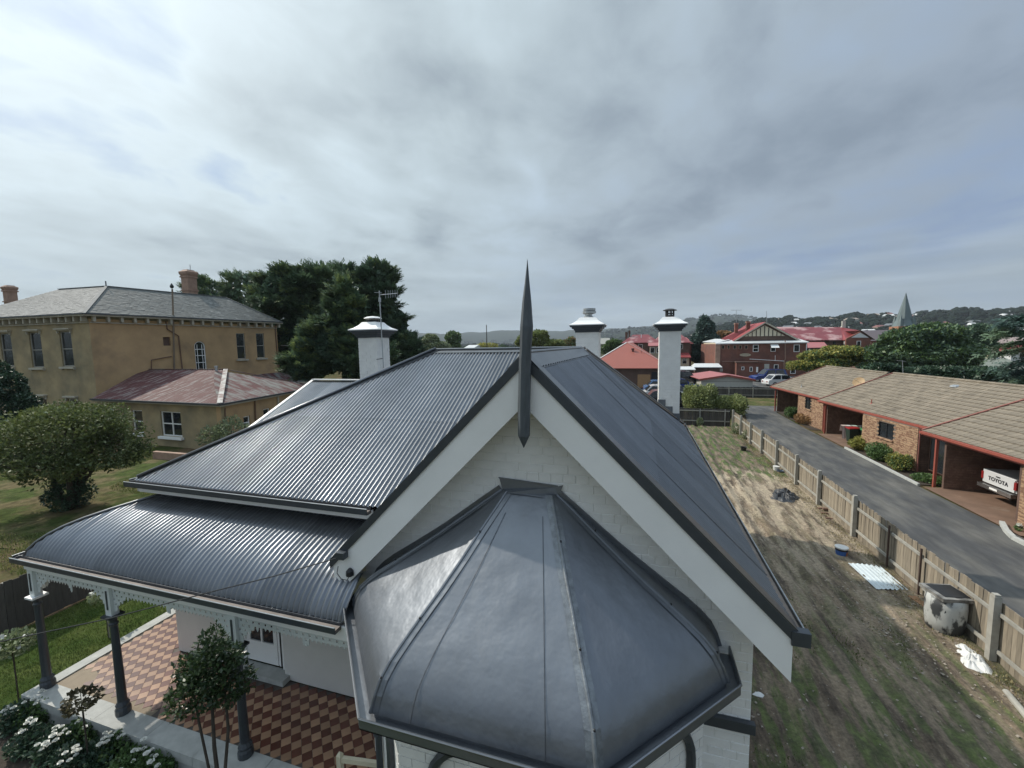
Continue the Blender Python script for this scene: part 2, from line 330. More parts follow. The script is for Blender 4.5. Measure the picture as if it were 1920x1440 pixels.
def sprays(name, P, D, length, mat_, parent, per=16, width=.45, seed=2, up=.35, drop=0.0, flat=.5):
    """fans of narrow leaflets: each point carries a flattish branchlet that radiates outwards"""
    r = np.random.RandomState(seed); n = len(P); A = D.copy(); A[:, 2] *= flat; A[:, 2] += up; A += r.normal(size=A.shape)*.22; A /= np.linalg.norm(A, axis=1)[:, None]
    S = np.cross(A, np.array([0, 0, 1.0])+r.normal(size=A.shape)*.25); S /= np.linalg.norm(S, axis=1)[:, None]+1e-9; Nn_ = np.cross(S, A)
    L_ = length*(.6+.8*r.rand(n)); P = np.repeat(P, per, 0); A = np.repeat(A, per, 0); S = np.repeat(S, per, 0); Nn_ = np.repeat(Nn_, per, 0); L_ = np.repeat(L_, per)[:, None]
    t_ = np.tile(np.arange(per)/per, n)[:, None]; sg = np.tile(np.where(np.arange(per) % 2, 1., -1.), n)[:, None]*(.5+.7*r.rand(n*per)[:, None])
    B = P+A*L_*(t_-.3)+Nn_*r.normal(0, .05, (n*per, 1))*L_; B[:, 2] -= (drop*L_*t_**2)[:, 0]
    d = A*.8+S*sg*(1.15-t_)+Nn_*r.normal(0, .22, (n*per, 1)); d /= np.linalg.norm(d, axis=1)[:, None]; ln = L_*width*(1.15-t_*.75); w = np.cross(d, Nn_); w /= np.linalg.norm(w, axis=1)[:, None]+1e-9
    V = np.stack([B, B+d*ln*.5+w*ln*.17, B+d*ln, B+d*ln*.5-w*ln*.17], 1).reshape(-1, 3)
    return np_mesh(name, V, np.arange(len(V)).reshape(-1, 4), mat_, parent)
def limb(m, p, d, L, r, depth, rnd, tips, spread=0.7, upb=0.25, n=6):
    pts = [Vector(p)]; d = Vector(d).normalized()
    for i in range(4):
        d = (d+Vector((rnd.gauss(0, .13), rnd.gauss(0, .13), rnd.gauss(0, .08)+upb*0.1))).normalized(); pts.append(pts[-1]+d*L/4)
    m.tube(pts, [r, r*.88, r*.78, r*.68, r*.55], n)
    tips.append(pts[-1])
    if depth > 0:
        for k in range(3 if depth > 1 else 2):
            q = pts[rnd.choice([2, 3, 4])]
            nd = (d+Vector((rnd.gauss(0, spread), rnd.gauss(0, spread), rnd.gauss(0.1, spread*.5)+upb))).normalized()
            limb(m, q, nd, L*rnd.uniform(.6, .85), r*.5, depth-1, rnd, tips, spread, upb, max(4, n-1))
def tree(name, label, base, lobes, n, size, mat_, r=0.15, th=1.5, depth=2, group=None, seed=1, cat='tree', aspect=1.8, gap=0.25, gs=1.0, shell=0.5, up=0.2, jit=0.9, stems=1, mat2=None, f2=0.3, lean=(0, 0, 1), trunk=True, limbL=None, spread=0.7):
    t = thing(name, label, cat, base, group); rd = random.Random(seed)
    if trunk:
        m = MB(); tips = []
        for k in range(stems):
            a = rd.uniform(0, 6.28); d = Vector((math.cos(a)*.35*(stems > 1), math.sin(a)*.35*(stems > 1), 1))+Vector(lean)-Vector((0, 0, 1))
            limb(m, Vector(base)+Vector((math.cos(a), math.sin(a), 0))*r*.6*(stems > 1), d, limbL or th, r/(stems**.4), depth, rd, tips, spread=spread)
        m.build('trunk', BARK, t, smooth=True)
    P, D = crown_points(lobes, n, shell, gap, gs, seed)
    if mat2 is None: leaves('crown', P, D, size, mat_, t, aspect, up, jit, seed)
    else:
        k = np.random.RandomState(seed).rand(len(P)) < f2+0.25*pseudo(P, gs*.8, 9)
        leaves('crown', P[~k], D[~k], size, mat_, t, aspect, up, jit, seed)
        if k.sum() > 40: leaves('new_growth', P[k], D[k], size, mat2, t, aspect, up, jit, seed+1, kind='stuff')
    return t
# ================================================================== TERRAIN
def hmap(az, r):
    """height of the land at azimuth az (degrees right of +y) and distance r"""
    h = 0.0
    def bump(a0, w, r0, wr, hh):
        return hh*math.exp(-((az-a0)/w)**2)*math.exp(-((r-r0)/wr)**2)
    def sst(a, b, x): t = min(1, max(0, (x-a)/(b-a))); return t*t*(3-2*t)
    rug = 1+0.05*math.sin(az*.9)+0.035*math.sin(az*2.3+1)+0.02*math.sin(az*5.1)
    h += 44*sst(350, 1150, r)*(1-sst(1500, 2200, r))*sst(2, 13, az)*rug            # right-hand ridge
    h += 9*sst(-18, -6, az)*sst(500, 1400, r)*rug
    h += bump(9.5, 8.5, 3000, 800, 150)+bump(-2, 5, 2500, 500, 62)                  # middle hill
    h += sst(2600, 4800, r)*(165+14*math.sin(az*.35+1)+6*math.sin(az*1.3))*(1-sst(8, 45, az)*.35)        # far range
    return h
def zland(x, y): return hmap(math.degrees(math.atan2(x, y)), math.hypot(x, y))
azs = np.arange(-180, 180, 1.5); azs = np.concatenate([np.arange(-180, -66, 6), np.arange(-66, 72, 0.6), np.arange(72, 180, 6)])
rs = [0.5, 12, 40, 100, 200, 300, 350, 420, 500, 600, 700, 800, 900, 1000, 1100, 1200, 1350, 1500, 1700, 1900, 2100, 2300, 2500, 2700, 2900, 3100, 3300, 3600, 4000, 4400, 4800, 5400, 6200, 7600]
V = []; F = []
for r in rs:
    for a in azs:
        ar = math.radians(a); z = hmap(a, r) if r > 300 else 0
        z += random.gauss(0, 1)*min(3.0, max(0, (r-900)/900)) if r > 900 else 0
        V.append((r*math.sin(ar), r*math.cos(ar), z))
na = len(azs)
for i in range(len(rs)-1):
    for j in range(na):
        j2 = (j+1) % na; F.append((i*na+j, i*na+j2, (i+1)*na+j2, (i+1)*na+j))
V.append((0, 0, 0)); c0 = len(V)-1
gm = MB(); gm.v = V; gm.f = F+[(c0, j, (j+1) % na) for j in range(na)]
GROUND = bpy.data.materials.new('open_ground'); GROUND.use_nodes = True; t = GROUND.node_tree; p = t.nodes['Principled BSDF']
tcn = t.nodes.new('ShaderNodeTexCoord'); v = tcn.outputs['Object']
sp = t.nodes.new('ShaderNodeSeparateXYZ'); t.links.new(v, sp.inputs[0])
ln = t.nodes.new('ShaderNodeVectorMath'); ln.operation = 'LENGTH'; t.links.new(v, ln.inputs[0])
near = mixc(t, ramp(t, noise(t, v, 0.35, 6, 0.6), [(0.42, 0), (0.58, 1)]), (0.125, 0.092, 0.058), (0.050, 0.064, 0.022))
near = mixc(t, 1.0, near, ramp(t, noise(t, v, 3.5, 5, 0.7), [(0.3, 0.65), (0.7, 1.4)]), 'MULTIPLY')
farc = mixc(t, ramp(t, noise(t, v, 0.012, 5, 0.6), [(0.4, 0), (0.6, 1)]), (0.018, 0.026, 0.020), (0.026, 0.034, 0.022))
farc = mixc(t, ramp(t, noise(t, v, 0.0022, 3, 0.5), [(0.69, 0), (0.70, 1)]), farc, (0.12, 0.11, 0.07))
fr = t.nodes.new('ShaderNodeMapRange'); fr.inputs[1].default_value = 90; fr.inputs[2].default_value = 420; t.links.new(ln.outputs['Value'], fr.inputs[0])
t.links.new(mixc(t, fr.outputs[0], near, farc), p.inputs['Base Color']); p.inputs['Roughness'].default_value = 1.0; p.inputs['Specular IOR Level'].default_value = 0.0
gb = t.nodes.new('ShaderNodeBump'); gb.inputs['Strength'].default_value = 0.5; gb.inputs['Distance'].default_value = 0.05; t.links.new(noise(t, v, 5, 5), gb.inputs['Height']); t.links.new(gb.outputs[0], p.inputs['Normal'])
gm.build('ground', GROUND, smooth=True, kind='structure')

# side yard: dirt with wheel ruts, real relief
xs = np.arange(1.1, 7.42, 0.07); ys = np.concatenate([np.arange(0.2, 24, 0.09), np.arange(24, 37.4, 0.2)])
def yard_h(x, y):
    s = 0.35*math.sin(y*.21+.5)
    h = 0.012+0.0
    for c in (3.15+s*.5, 4.55+s*.5): h -= 0.085*math.exp(-((x-c)/.20)**2)*(0.7+.3*math.sin(y*1.3+c))
    for c in (2.85+s*.5, 3.5+s*.5, 4.25+s*.5, 4.9+s*.5): h += 0.055*math.exp(-((x-c)/.14)**2)
    h += 0.016*math.sin(x*5.3+y*1.9)*math.sin(y*3.1-x*2)+0.012*math.sin(x*11+2*math.sin(y*4))*math.sin(y*9+x)
    h += random.gauss(0, .006)
    return max(h, -0.075)+0.09
V = [(x, y, yard_h(x, y)) for y in ys for x in xs]; nx = len(xs)
F = [(j*nx+i, j*nx+i+1, (j+1)*nx+i+1, (j+1)*nx+i) for j in range(len(ys)-1) for i in range(nx-1)]
DIRT = bpy.data.materials.new('yard_dirt'); DIRT.use_nodes = True; t = DIRT.node_tree; p = t.nodes['Principled BSDF']
v = t.nodes.new('ShaderNodeTexCoord').outputs['Object']; sp = t.nodes.new('ShaderNodeSeparateXYZ'); t.links.new(v, sp.inputs[0])
st = mapping(t, v, scale=(2.3, 0.42, 1))
c = mixc(t, ramp(t, noise(t, st, 1.5, 6, 0.65), [(0.38, 0), (0.62, 1)]), (0.062, 0.046, 0.033), (0.190, 0.145, 0.098))
dust = mathn(t, 'MULTIPLY', ramp(t, noise(t, st, 1.2, 5, 0.7), [(0.44, 0), (0.56, 1)]), ramp(t, mathn(t, 'MULTIPLY', sp.outputs[1], 0.025), [(0.25, 0.22), (0.42, 0.75), (0.60, 0.95), (0.64, 0.1)]))
c = mixc(t, dust, c, (0.37, 0.305, 0.22))
fleck = ramp(t, noise(t, v, 9, 3, 0.7), [(0.66, 0), (0.70, 1)])
c = mixc(t, mathn(t, 'MULTIPLY', fleck, 0.5), c, (0.40, 0.37, 0.32))
gf = ramp(t, noise(t, st, 1.9, 5, 0.6), [(0.46, 0), (0.56, 1)])
gy = ramp(t, mathn(t, 'MULTIPLY', sp.outputs[1], 0.025), [(0.05, 0.85), (0.22, 0.75), (0.32, 0.20), (0.56, 0.05), (0.60, 0.95), (0.8, 0.95)])
c = mixc(t, mathn(t, 'MULTIPLY', gf, gy), c, mixc(t, ramp(t, noise(t, v, 4, 3), [(0.4, 0), (0.6, 1)]), (0.040, 0.058, 0.017), (0.082, 0.120, 0.028)))
c = mixc(t, 1.0, c, ramp(t, noise(t, v, 14, 4, 0.7), [(0.3, 0.6), (0.7, 1.4)]), 'MULTIPLY')
t.links.new(c, p.inputs['Base Color']); p.inputs['Roughness'].default_value = 0.95
b = t.nodes.new('ShaderNodeBump'); b.inputs['Strength'].default_value = 0.8; b.inputs['Distance'].default_value = 0.03; t.links.new(noise(t, v, 22, 4, 0.7), b.inputs['Height']); t.links.new(b.outputs[0], p.inputs['Normal'])
m = MB(); m.v = V; m.f = F; m.build('dirt_yard', DIRT, smooth=True, kind='structure')

ASPH = mat('worn_asphalt', (0.066, 0.068, 0.070), rough=0.85, spec=.3, var=0.22, vscale=2.2, stretch=(1.3, .35, 1), col2=(0.125, 0.122, 0.112), c2scale=0.9, c2pos=(0.42, 0.66), bump=0.4, bscale=60)
m = MB()
L = [(7.5, 2), (7.5, 30), (7.62, 37), (9.3, 41), (10.2, 46), (10.9, 50.5)]; R = [(13.2, 2), (12.75, 24), (12.75, 31), (12.75, 38), (13.0, 46), (15.5, 50.5)]
for (a, b_), (c_, d) in zip(zip(L, R), zip(L[1:], R[1:])): m.poly([a+(0.05,), b_+(0.05,), d+(0.05,), c_+(0.05,)])
m.build('driveway', ASPH, kind='structure')
m = MB(); m.poly([(9, 62, .03), (40, 62, .03), (40, 100, .03), (-2, 100, .03), (-14, 70, .03), (-8, 42, .03), (3.5, 41, .03), (6, 52, .03)]); m.build('car_park', ASPH, kind='structure')
PAVB = mat('brown_paving', (0.17, 0.105, 0.072), rough=0.8, var=0.2, vscale=1.5, col2=(0.28, 0.22, 0.17), c2scale=0.9, c2pos=(0.58, 0.75), bump=0.2, bscale=30)
m = MB(); m.poly([(12.9, 18.6, .06), (19.5, 17.5, .06), (19.5, 25, .06), (12.9, 23.75, .06)]); m.poly([(12.9, 31.6, .06), (19, 31.6, .06), (19, 36.4, .06), (12.9, 36.0, .06)]); m.build('paved_carport_floor', PAVB, kind='structure')
LAWNM = mat('lawn', (0.040, 0.066, 0.016), rough=1.0, spec=0.05, var=0.3, vscale=6, col2=(0.075, 0.095, 0.028), c2scale=1.2, c2pos=(0.4, 0.65), bump=0.8, bscale=50, bdist=0.03)
m = MB(); m.poly([(-14.9, -1, .02), (-11.3, -1, .02), (-11.3, 4, .02), (-3, 3.4, .02), (-3, -1, .02)]); m.poly([(-14.9, -1, .024), (-11.2, -1, .024), (-11.2, 14, .024), (-14.9, 14, .024)]); m.build('front_lawn', LAWNM, kind='structure')
BED = mat('garden_soil', (0.045, 0.034, 0.024), rough=0.95, var=0.3, vscale=8, bump=0.8, bscale=40)
m = MB(); m.poly([(-12.6, 3.2, .05), (-11.4, 4.38, .05), (-3.6, 4.36, .05), (-3.6, 3.1, .05), (-11.5, 2.9, .05)]); m.build('garden_bed', BED, kind='structure')
m = MB(); m.poly([(13.0, 24.2, .05), (14.5, 24.2, .05), (14.0, 31.6, .05), (12.9, 31.6, .05)]); m.poly([(13.0, 37.5, .05), (14.3, 37.5, .05), (13.8, 46.6, .05), (13.1, 46.6, .05)]); m.build('shrub_bed', BED, kind='structure')
GRS = mat('rough_grass', (0.058, 0.078, 0.024), rough=1.0, spec=0.05, var=0.4, vscale=2.6, col2=(0.135, 0.112, 0.060), c2scale=0.55, c2pos=(0.42, 0.58), bump=0.8, bscale=20, bdist=0.05)
m = MB(); m.poly([(8.0, 50.4, .035), (22, 50.4, .035), (22, 58, .035), (8, 58, .035)]); m.build('grass_strip', GRS, kind='structure')
m = MB(); m.poly([(-34, 13.2, .03), (-24, 8.2, .03), (-15.2, 9.3, .03), (-15.2, 18, .03), (-22, 20, .03), (-31, 18.5, .03)]); m.build('neighbour_lawn', GRS, kind='structure')
# kerbs
m = MB(); m.bar((12.82, 31.4, .09), (12.82, 24.0, .09), .10, .12); tag(m.build('kerb', STONE), 'long thin concrete kerb edging the shrub bed beside the asphalt driveway', 'kerb')
m = MB(); pts = [Zp(1878, 985), Zp(1886, 1000), Zp(1900, 1014), Zp(1925, 1027), Zp(1990, 1050)]
for a, b_ in zip(pts, pts[1:]): m.bar(a+Vector((0, 0, .1)), b_+Vector((0, 0, .1)), .14, .14)
tag(m.build('kerb', STONE), 'short curved concrete kerb round a garden bed at the right edge', 'kerb')

# ================================================================== MAIN HOUSE
HS = thing('brick_house', 'white painted brick house with grey corrugated iron roofs, front gable, bay and verandah', 'house', (-3, 8, 0))
def part(name, label=None, parent=HS):
    o = bpy.data.objects.new(name, None); COL.objects.link(o); o.parent = parent; o.empty_display_size = .1
    ORG[o.name] = ORG[parent.name]
    if label: o['label'] = label
    return o
RX, RZ, RY = -1.35, 6.88, 10.55      # ridge meeting point
# --- corrugated sheets
def sheets(name, par, O, U, path, u0, u1, clip, sheetw=0.94, pitch=0.094, amp=0.018, sl=None, lapz=0.0035, seg=8):
    """O origin, U unit across; path(s)->(vec,nrm) down the slope; clip(u)->(s0,s1); one object per sheet"""
    O, U = Vector(O), Vector(U); k = 0; u = u0
    bands = sl or [(0.0, 1.0)]
    while u < u1-1e-3:
        ue = min(u+sheetw, u1); nn = max(2, int(round((ue-u)/pitch*seg)))
        for bi, (b0, b1) in enumerate(bands):
            V = []; F = []; rows = None; cols = 0
            off = lapz*((k % 2)+bi*0)+lapz*1.5*(len(bands)-1-bi)+random.uniform(-.001, .0015)
            prev = None
            for i in range(nn+1):
                uu = u+(ue+0.012-u)*i/nn
                lo, hi = clip(uu); a = max(lo, b0); b_ = min(hi, b1+(0.012 if bi < len(bands)-1 else 0))
                if b_-a < 1e-3: prev = None; continue
                h = amp*math.cos(2*PI*uu/pitch); wv_ = Vector((uu*.9+3, k*1.7, u0))
                ns = path.nseg; col = []
                for j in range(ns+1):
                    s = a+(b_-a)*j/ns; pv, nv = path(s); P = O+U*uu+pv+nv*(h+off+.005*mnoise.noise(wv_+Vector((0, 0, s*4)))); col.append(len(V)); V.append(tuple(P))
                if prev: F += [(prev[j], prev[j+1], col[j+1], col[j]) for j in range(ns)]
                prev = col
            if F:
                mm = MB(); mm.v = V; mm.f = F; mm.build('roof_sheet', ROOF, par, smooth=True)
        u = ue; k += 1
class Lin:
    nseg = 5
    def __init__(s, d, drop, run):   # horizontal direction, total drop and run
        s.d = Vector(d); s.run = run; s.drop = drop; s.n = (Vector(d)*drop+Vector((0, 0, run))).normalized()
    def __call__(s, q): return s.d*(s.run*q)+Vector((0, 0, -s.drop*q)), s.n
main_roof = part('main_roof'); gable_roof = part('gable_roof'); wing_roof = part('rear_wing_roof')
EZ, EY, LX = 4.32, 5.85, -10.11      # main eave height, front, left corner
path = Lin((0, -1, 0), RZ-EZ, RY-EY)
def clip_main(u):
    s0 = 0.0
    x = u
    if x < -5.41: s0 = (-5.41-x)/(-5.41-LX)
    # gable wing covers the right-hand part: keep what is left of x=-1.2 but stop where the gable slope rises above it
    s1 = 1.0
    if x > -4.35:      # below the gable's left slope
        zg = RZ-(RX-x)
        s1 = min(1.0, max(0.0, (RZ-zg)/(RZ-EZ)+0.06))
    return s0, s1
sheets('r', main_roof, (0, RY, RZ), (1, 0, 0), path, LX, RX+0.1, clip_main, sl=[(0, .56), (.56, 1)])
# left and rear slopes (plain corrugated, seen only edge-on)
m = MB(); m.poly([(LX, EY, EZ-.01), (-5.41, RY, RZ-.01), (-5.41, RY+.01, RZ-.01), (LX, 15.2, EZ-.01)]); m.poly([(-5.41, RY, RZ-.01), (RX, RY, RZ-.01), (1.68, 17.2, 3.87), (LX, 15.2, EZ-.01)]); m.build('rear_slope', ROOF, main_roof)
# gable right slope
p45 = Lin((1, 0, 0), RZ-3.85, 3.03)
def clip_g(u):
    if u < 10.75: return 0.05, 1.0
    return min(1.0, (u-10.75)/6.55), 1.0
sheets('g', gable_roof, (RX, 0, RZ), (0, 1, 0), p45, 5.16, 17.3, clip_g, sl=[(0.0, .52), (.52, 1)])
# gable left slope
p45l = Lin((-1, 0, 0), RZ-3.85, 3.03)
sheets('gl', gable_roof, (RX, 0, RZ), (0, 1, 0), p45l, 5.16, 6.7, lambda u: (0.05, min(1, 1-max(0, (u-5.7))/4)), seg=6)
# gable slope continues back beside the main roof as a valley
m = MB(); m.poly([(RX, 6.5, RZ-.03), (RX, 10.6, RZ-.03), (-4.38, 5.9, 3.85)]); m.build('valley_slope', ROOF, gable_roof)
# flashings along ridge and rake of right slope
n45 = Vector((1, 0, 1)).normalized(); d45 = Vector((1, 0, -1)).normalized()
def strip(m, a, b_, wv, lift):
    a, b_, wv, lift = Vector(a), Vector(b_), Vector(wv), Vector(lift); m.add([a+lift, b_+lift, b_+wv+lift, a+wv+lift, a+lift*.2, b_+lift*.2, b_+wv+lift*.2, a+wv+lift*.2], [(0, 1, 2, 3), (4, 7, 6, 5), (3, 2, 6, 7), (0, 4, 5, 1), (0, 3, 7, 4), (1, 5, 6, 2)])
m = MB(); strip(m, (RX, 4.93, RZ), (RX, 10.75, RZ), d45*.26, n45*.028); strip(m, (RX, 10.75, RZ), (RX, 4.93, RZ), Vector((-.19, 0, -.19)), Vector((-.02, 0, .02)))
m.tube([(RX, 4.92, RZ+.035), (RX, 8, RZ+.04), (RX, 10.75, RZ+.035)], .022, 8); m.build('ridge_capping', ROOF, gable_roof, smooth=False)
m = MB(); strip(m, Vector((RX, 4.93, RZ)), Vector((RX, 4.93, RZ))+d45*4.285, Vector((0, .24, 0)), n45*.030); m.build('rake_flashing', ROOF, gable_roof)
m = MB()
for k in range(34):
    q = Vector((RX, 5.2+k*.16, RZ))+d45*.24+n45*.036; m.lathe(q.x, q.y, [(.008, q.z-.01), (.008, q.z+.008)], 5)
m.build('roof_screws', ROOFD, gable_roof, kind='stuff')
m = MB(); h0 = Vector((RX, 10.72, RZ)); h1 = Vector((1.70, 17.3, 3.88)); dh = (h1-h0)
strip(m, h0, h1, Vector((.10, -.16, -.08)), Vector((0, 0, .035))); m.tube([h0+Vector((0, 0, .05)), h1+Vector((0, 0, .05))], .035, 8)
m.build('hip_capping', ROOF, gable_roof)
# main hip and ridge cappings
m = MB(); a = Vector((LX+.05, EY+.05, EZ+.03)); b_ = Vector((-5.41, RY, RZ+.03)); nrm = Vector((0, -(RZ-EZ), (RY-EY))).normalized()
strip(m, a, b_, Vector((.17, -.02, -.02)), Vector((0, 0, .02))); m.tube([a+Vector((0, 0, .035)), b_+Vector((0, 0, .045))], .038, 10); m.build('hip_capping', ROOF, main_roof, smooth=True)
m = MB(); strip(m, (-5.5, RY, RZ), (RX+.05, RY, RZ+.0), Vector((0, -.15, -.075)), Vector((0, 0, .03))); m.tube([(-5.43, RY, RZ+.045), (-3.4, RY, RZ+.045), (RX, RY, RZ+.045)], .03, 10); m.build('ridge_capping', ROOF, main_roof)
# rear left wing: gabled, ridge along x
pw = Lin((0, -1, 0), 1.65, 3.6)
sheets('w', wing_roof, (0, 13, 5.78), (1, 0, 0), pw, -11.85, -7.3, lambda u: (0, 1), seg=6)
m = MB(); m.bar((-11.93, 13.05, 5.80), (-11.93, 9.35, 4.12), .10, .05); m.bar((-11.9, 13, 5.83), (-7.3, 13, 5.83), .16, .035); m.build('verge_capping', WHITE, wing_roof)
m = MB(); m.poly([(-11.85, 13, 5.76), (-7.3, 13, 5.76), (-7.3, 16.6, 4.1), (-11.85, 16.6, 4.1)]); m.build('rear_slope', ROOF, wing_roof)
m = MB(); m.prism([(-11.7, 9.7, 0), (-11.7, 16.3, 0), (-11.7, 16.3, 4.2), (-11.7, 13, 5.7), (-11.7, 9.7, 4.2)], (4, 0, 0)); m.build('rear_wing_wall', CREAM, HS)
# gutters: main front eave
def gutter(name, pts, par, w=.11, h=.10, out=(0, -1, 0), m_=ROOFD, lip=True):
    m = MB(); out = Vector(out)
    for a, b_ in zip(pts, pts[1:]):
        a, b_ = Vector(a), Vector(b_); d = (b_-a).normalized()
        m.obox((a+b_)/2+out*w/2, (b_-a)/2, out*w/2, (0, 0, .006)); m.obox((a+b_)/2+out*w+Vector((0, 0, h/2)), (b_-a)/2+d*.0, out*.006, (0, 0, h/2))
        m.obox((a+b_)/2+Vector((0, 0, h/2)), (b_-a)/2, out*.005, (0, 0, h/2))
    o = m.build(name, m_, par)
    tr = MB()
    for a, b_ in zip(pts, pts[1:]): a, b_ = Vector(a), Vector(b_); tr.obox((a+b_)/2+out*w/2+Vector((0, 0, .03)), (b_-a)/2, out*(w/2-.01), (0, 0, .02))
    tr.build('gutter_silt', MATS['silt'], o)
    if lip:
        l = MB()
        for a, b_ in zip(pts, pts[1:]): l.tube([Vector(a)+out*w+Vector((0, 0, h)), Vector(b_)+out*w+Vector((0, 0, h))], .009, 6)
        l.build('gutter_lip', STEEL, o)
    return o
gutter('gutter', [(LX-.08, EY-.02, EZ-.10), (-4.3, EY-.02, EZ-.10)], HS)
gutter('gutter', [(LX-.02, EY, EZ-.10), (LX-.02, 15, EZ-.10)], HS, out=(-1, 0, 0))
gutter('gutter', [(1.66, 4.98, 3.76), (1.66, 17.3, 3.76)], HS, out=(1, 0, 0))
m = MB(); m.box(LX+.08, -4.3, EY+.02, EY+.05, 4.08, 4.24); m.box(LX+.08, -4.3, EY+.05, 6.08, 4.06, 4.09); m.box(LX+.06, LX+.09, EY+.02, 15, 4.08, 4.24); m.box(LX+.09, -9.6, 6.08, 15, 4.06, 4.09); m.build('eaves_board', WHITE, HS)
m = MB(); m.box(1.60, 1.63, 5.0, 17.2, 3.66, 3.80); m.box(1.40, 1.60, 5.3, 17.2, 3.70, 3.73); m.build('side_eaves_board', WHITE, HS)
# main walls
def wallbox(name, x0, x1, y0, y1, z0, z1, mt, par=HS): return MB().box(x0, x1, y0, y1, z0, z1).build(name, mt, par)
# verandah wall at y=6.1 with a door opening
DX0, DX1 = -7.86, -6.70
m = MB(); m.box(-9.63, DX0, 6.10, 6.32, .42, 4.1); m.box(DX1, -4.06, 6.10, 6.32, .42, 4.1); m.box(DX0, DX1, 6.10, 6.32, 2.95, 4.1); m.box(-9.63, -9.41, 6.32, 14.9, 0, 4.1); m.box(-9.6, 1.3, 15, 15.2, 0, 3.8); m.build('verandah_wall', CREAM, HS)
m = MB(); m.box(-9.66, -9.4, 6.06, 6.10, .42, .60); m.box(DX1+.05, -4.06, 6.065, 6.10, .42, .52); m.box(-9.60, DX0-.05, 6.065, 6.10, .42, .52); m.box(-5.3, -5.16, 6.05, 6.10, .42, 3.6); m.build('skirting', CREAM, HS)
dr = MB().box(DX0+.04, DX0+.10, 6.16, 6.28, .55, 2.9).box(DX1-.10, DX1-.04, 6.16, 6.28, .55, 2.9).box(DX0+.1, DX1-.1, 6.16, 6.28, 2.82, 2.9).build('french_door', WHITE, HS)
for k, (a, b_) in enumerate(((DX0+.10, -6.96), (-6.94, DX1-.10))):
    mm = MB(); mm.box(a, a+.09, 6.2, 6.24, .56, 2.82).box(b_-.09, b_, 6.2, 6.24, .56, 2.82).box(a+.09, b_-.09, 6.2, 6.24, .56, 1.0).box(a+.09, b_-.09, 6.2, 6.24, 2.7, 2.82).box((a+b_)/2-.02, (a+b_)/2+.02, 6.2, 6.235, 1.0, 2.7)
    mm.build('door_leaf', WHITE, dr); MB().box(a+.09, b_-.09, 6.225, 6.232, 1.0, 2.7).build('pane', GLASS, dr)
    mm = MB()
    for q in range(9): x = a+.10+q*(b_-a-.2)/9; mm.box(x, x+.02, 6.26, 6.275, 1.0, 2.7)
    mm.build('curtain', CREAM, dr)
m = MB().box(DX0-.06, DX1+.12, 5.92, 6.20, .42, .53); m.build('door_step', STONE, HS)
# right side wall, gable wall backing
GW = part('gable_wall')
gy = 5.30
m = MB(); m.prism([(-4.06, gy+.012, 0), (1.36, gy+.012, 0), (1.36, gy+.012, 3.9), (1.36, gy+.012, 4.1), (RX, gy+.012, 6.8), (-4.06, gy+.012, 4.1)], (0, .2, 0)); m.build('wall_backing', WBRICK, GW)
m = MB(); m.box(1.16, 1.36, 5.52, 15.2, 0, 3.8); m.box(-4.06, -3.86, 5.52, 6.1, 0, 4.0); m.build('side_wall', WBRICK, HS)
# bricks of the gable wall, laid one by one
def brick_mesh(w, hgt, d, nm, mt, seed):
    rr = random.Random(seed); m = MB(); j = lambda: rr.uniform(-.003, .003); e = .006
    x, z = w/2, hgt/2
    m.add([(-x, 0, -z), (x, 0, -z), (x, 0, z), (-x, 0, z), (-x+e+j(), -d+j(), -z+e+j()), (x-e+j(), -d+j(), -z+e+j()), (x-e+j(), -d+j(), z-e+j()), (-x+e+j(), -d+j(), z-e+j())],
          [(4, 5, 6, 7), (0, 1, 5, 4), (1, 2, 6, 5), (2, 3, 7, 6), (3, 0, 4, 7)])
    me = bpy.data.meshes.new(nm); me.from_pydata(m.v, [], m.f); me.materials.append(mt); me.update(); return me
BM = [brick_mesh(.326, .112, .011, 'brick', WBRICK, s) for s in range(5)]; BH = [brick_mesh(.156, .112, .011, 'brick', WBRICK, s+9) for s in range(2)]
cand = []
row = 0; z = 0.08
while z < 6.6:
    hw = min(2.71, RZ-.25-z-.05) if z > 3.6 else 2.71
    x = RX-2.71+(0.0 if row % 2 else -.15); k = 0
    hdr = row % 4 == 3
    while x < RX+2.71-.02:
        w = .165 if hdr else .335
        if x+w > RX+2.705: w = RX+2.71-x
        xc = x+w/2
        inside = abs(xc-RX) < hw+.05
        vis = False
        if inside:
            if z > 3.2 and abs(xc-RX) > (5.2-z)*1.37-.35 and z < 5.25: vis = True
            if z >= 5.2: vis = True
            if xc > 0.86: vis = True
            if z > 3.2 and RZ-.62-z < abs(xc-RX)-.25: vis = False if xc < .86 and z > 3.9 else vis
        if vis: cand.append((xc, z, w, hdr, -z if xc > .9 and z < 3.0 else 10-abs(z-5)))
        x += w
    z += .120; row += 1
cand.sort(key=lambda c: -c[4]); rest = MB()
for i, (xc, z, w, hdr, _) in enumerate(cand):
    if i < 296:
        me = random.choice(BH if w < .18 else BM); inst('brick', me, GW, (xc, gy+.012+random.uniform(0, .004), z), (0, random.uniform(-.006, .006), 0), (w/(.165 if w < .18 else .335), 1, 1))
    else: rest.box(xc-w/2+.005, xc+w/2-.005, gy+random.uniform(-.003, .003), gy+.012, z-.055, z+.055)
rest.build('brickwork', WBRICK, GW, kind='stuff')
# dark band on right strip
MB().box(.80, 1.40, 5.23, 5.30, 2.27, 2.40).build('dark_string_course', ROOFD, HS)
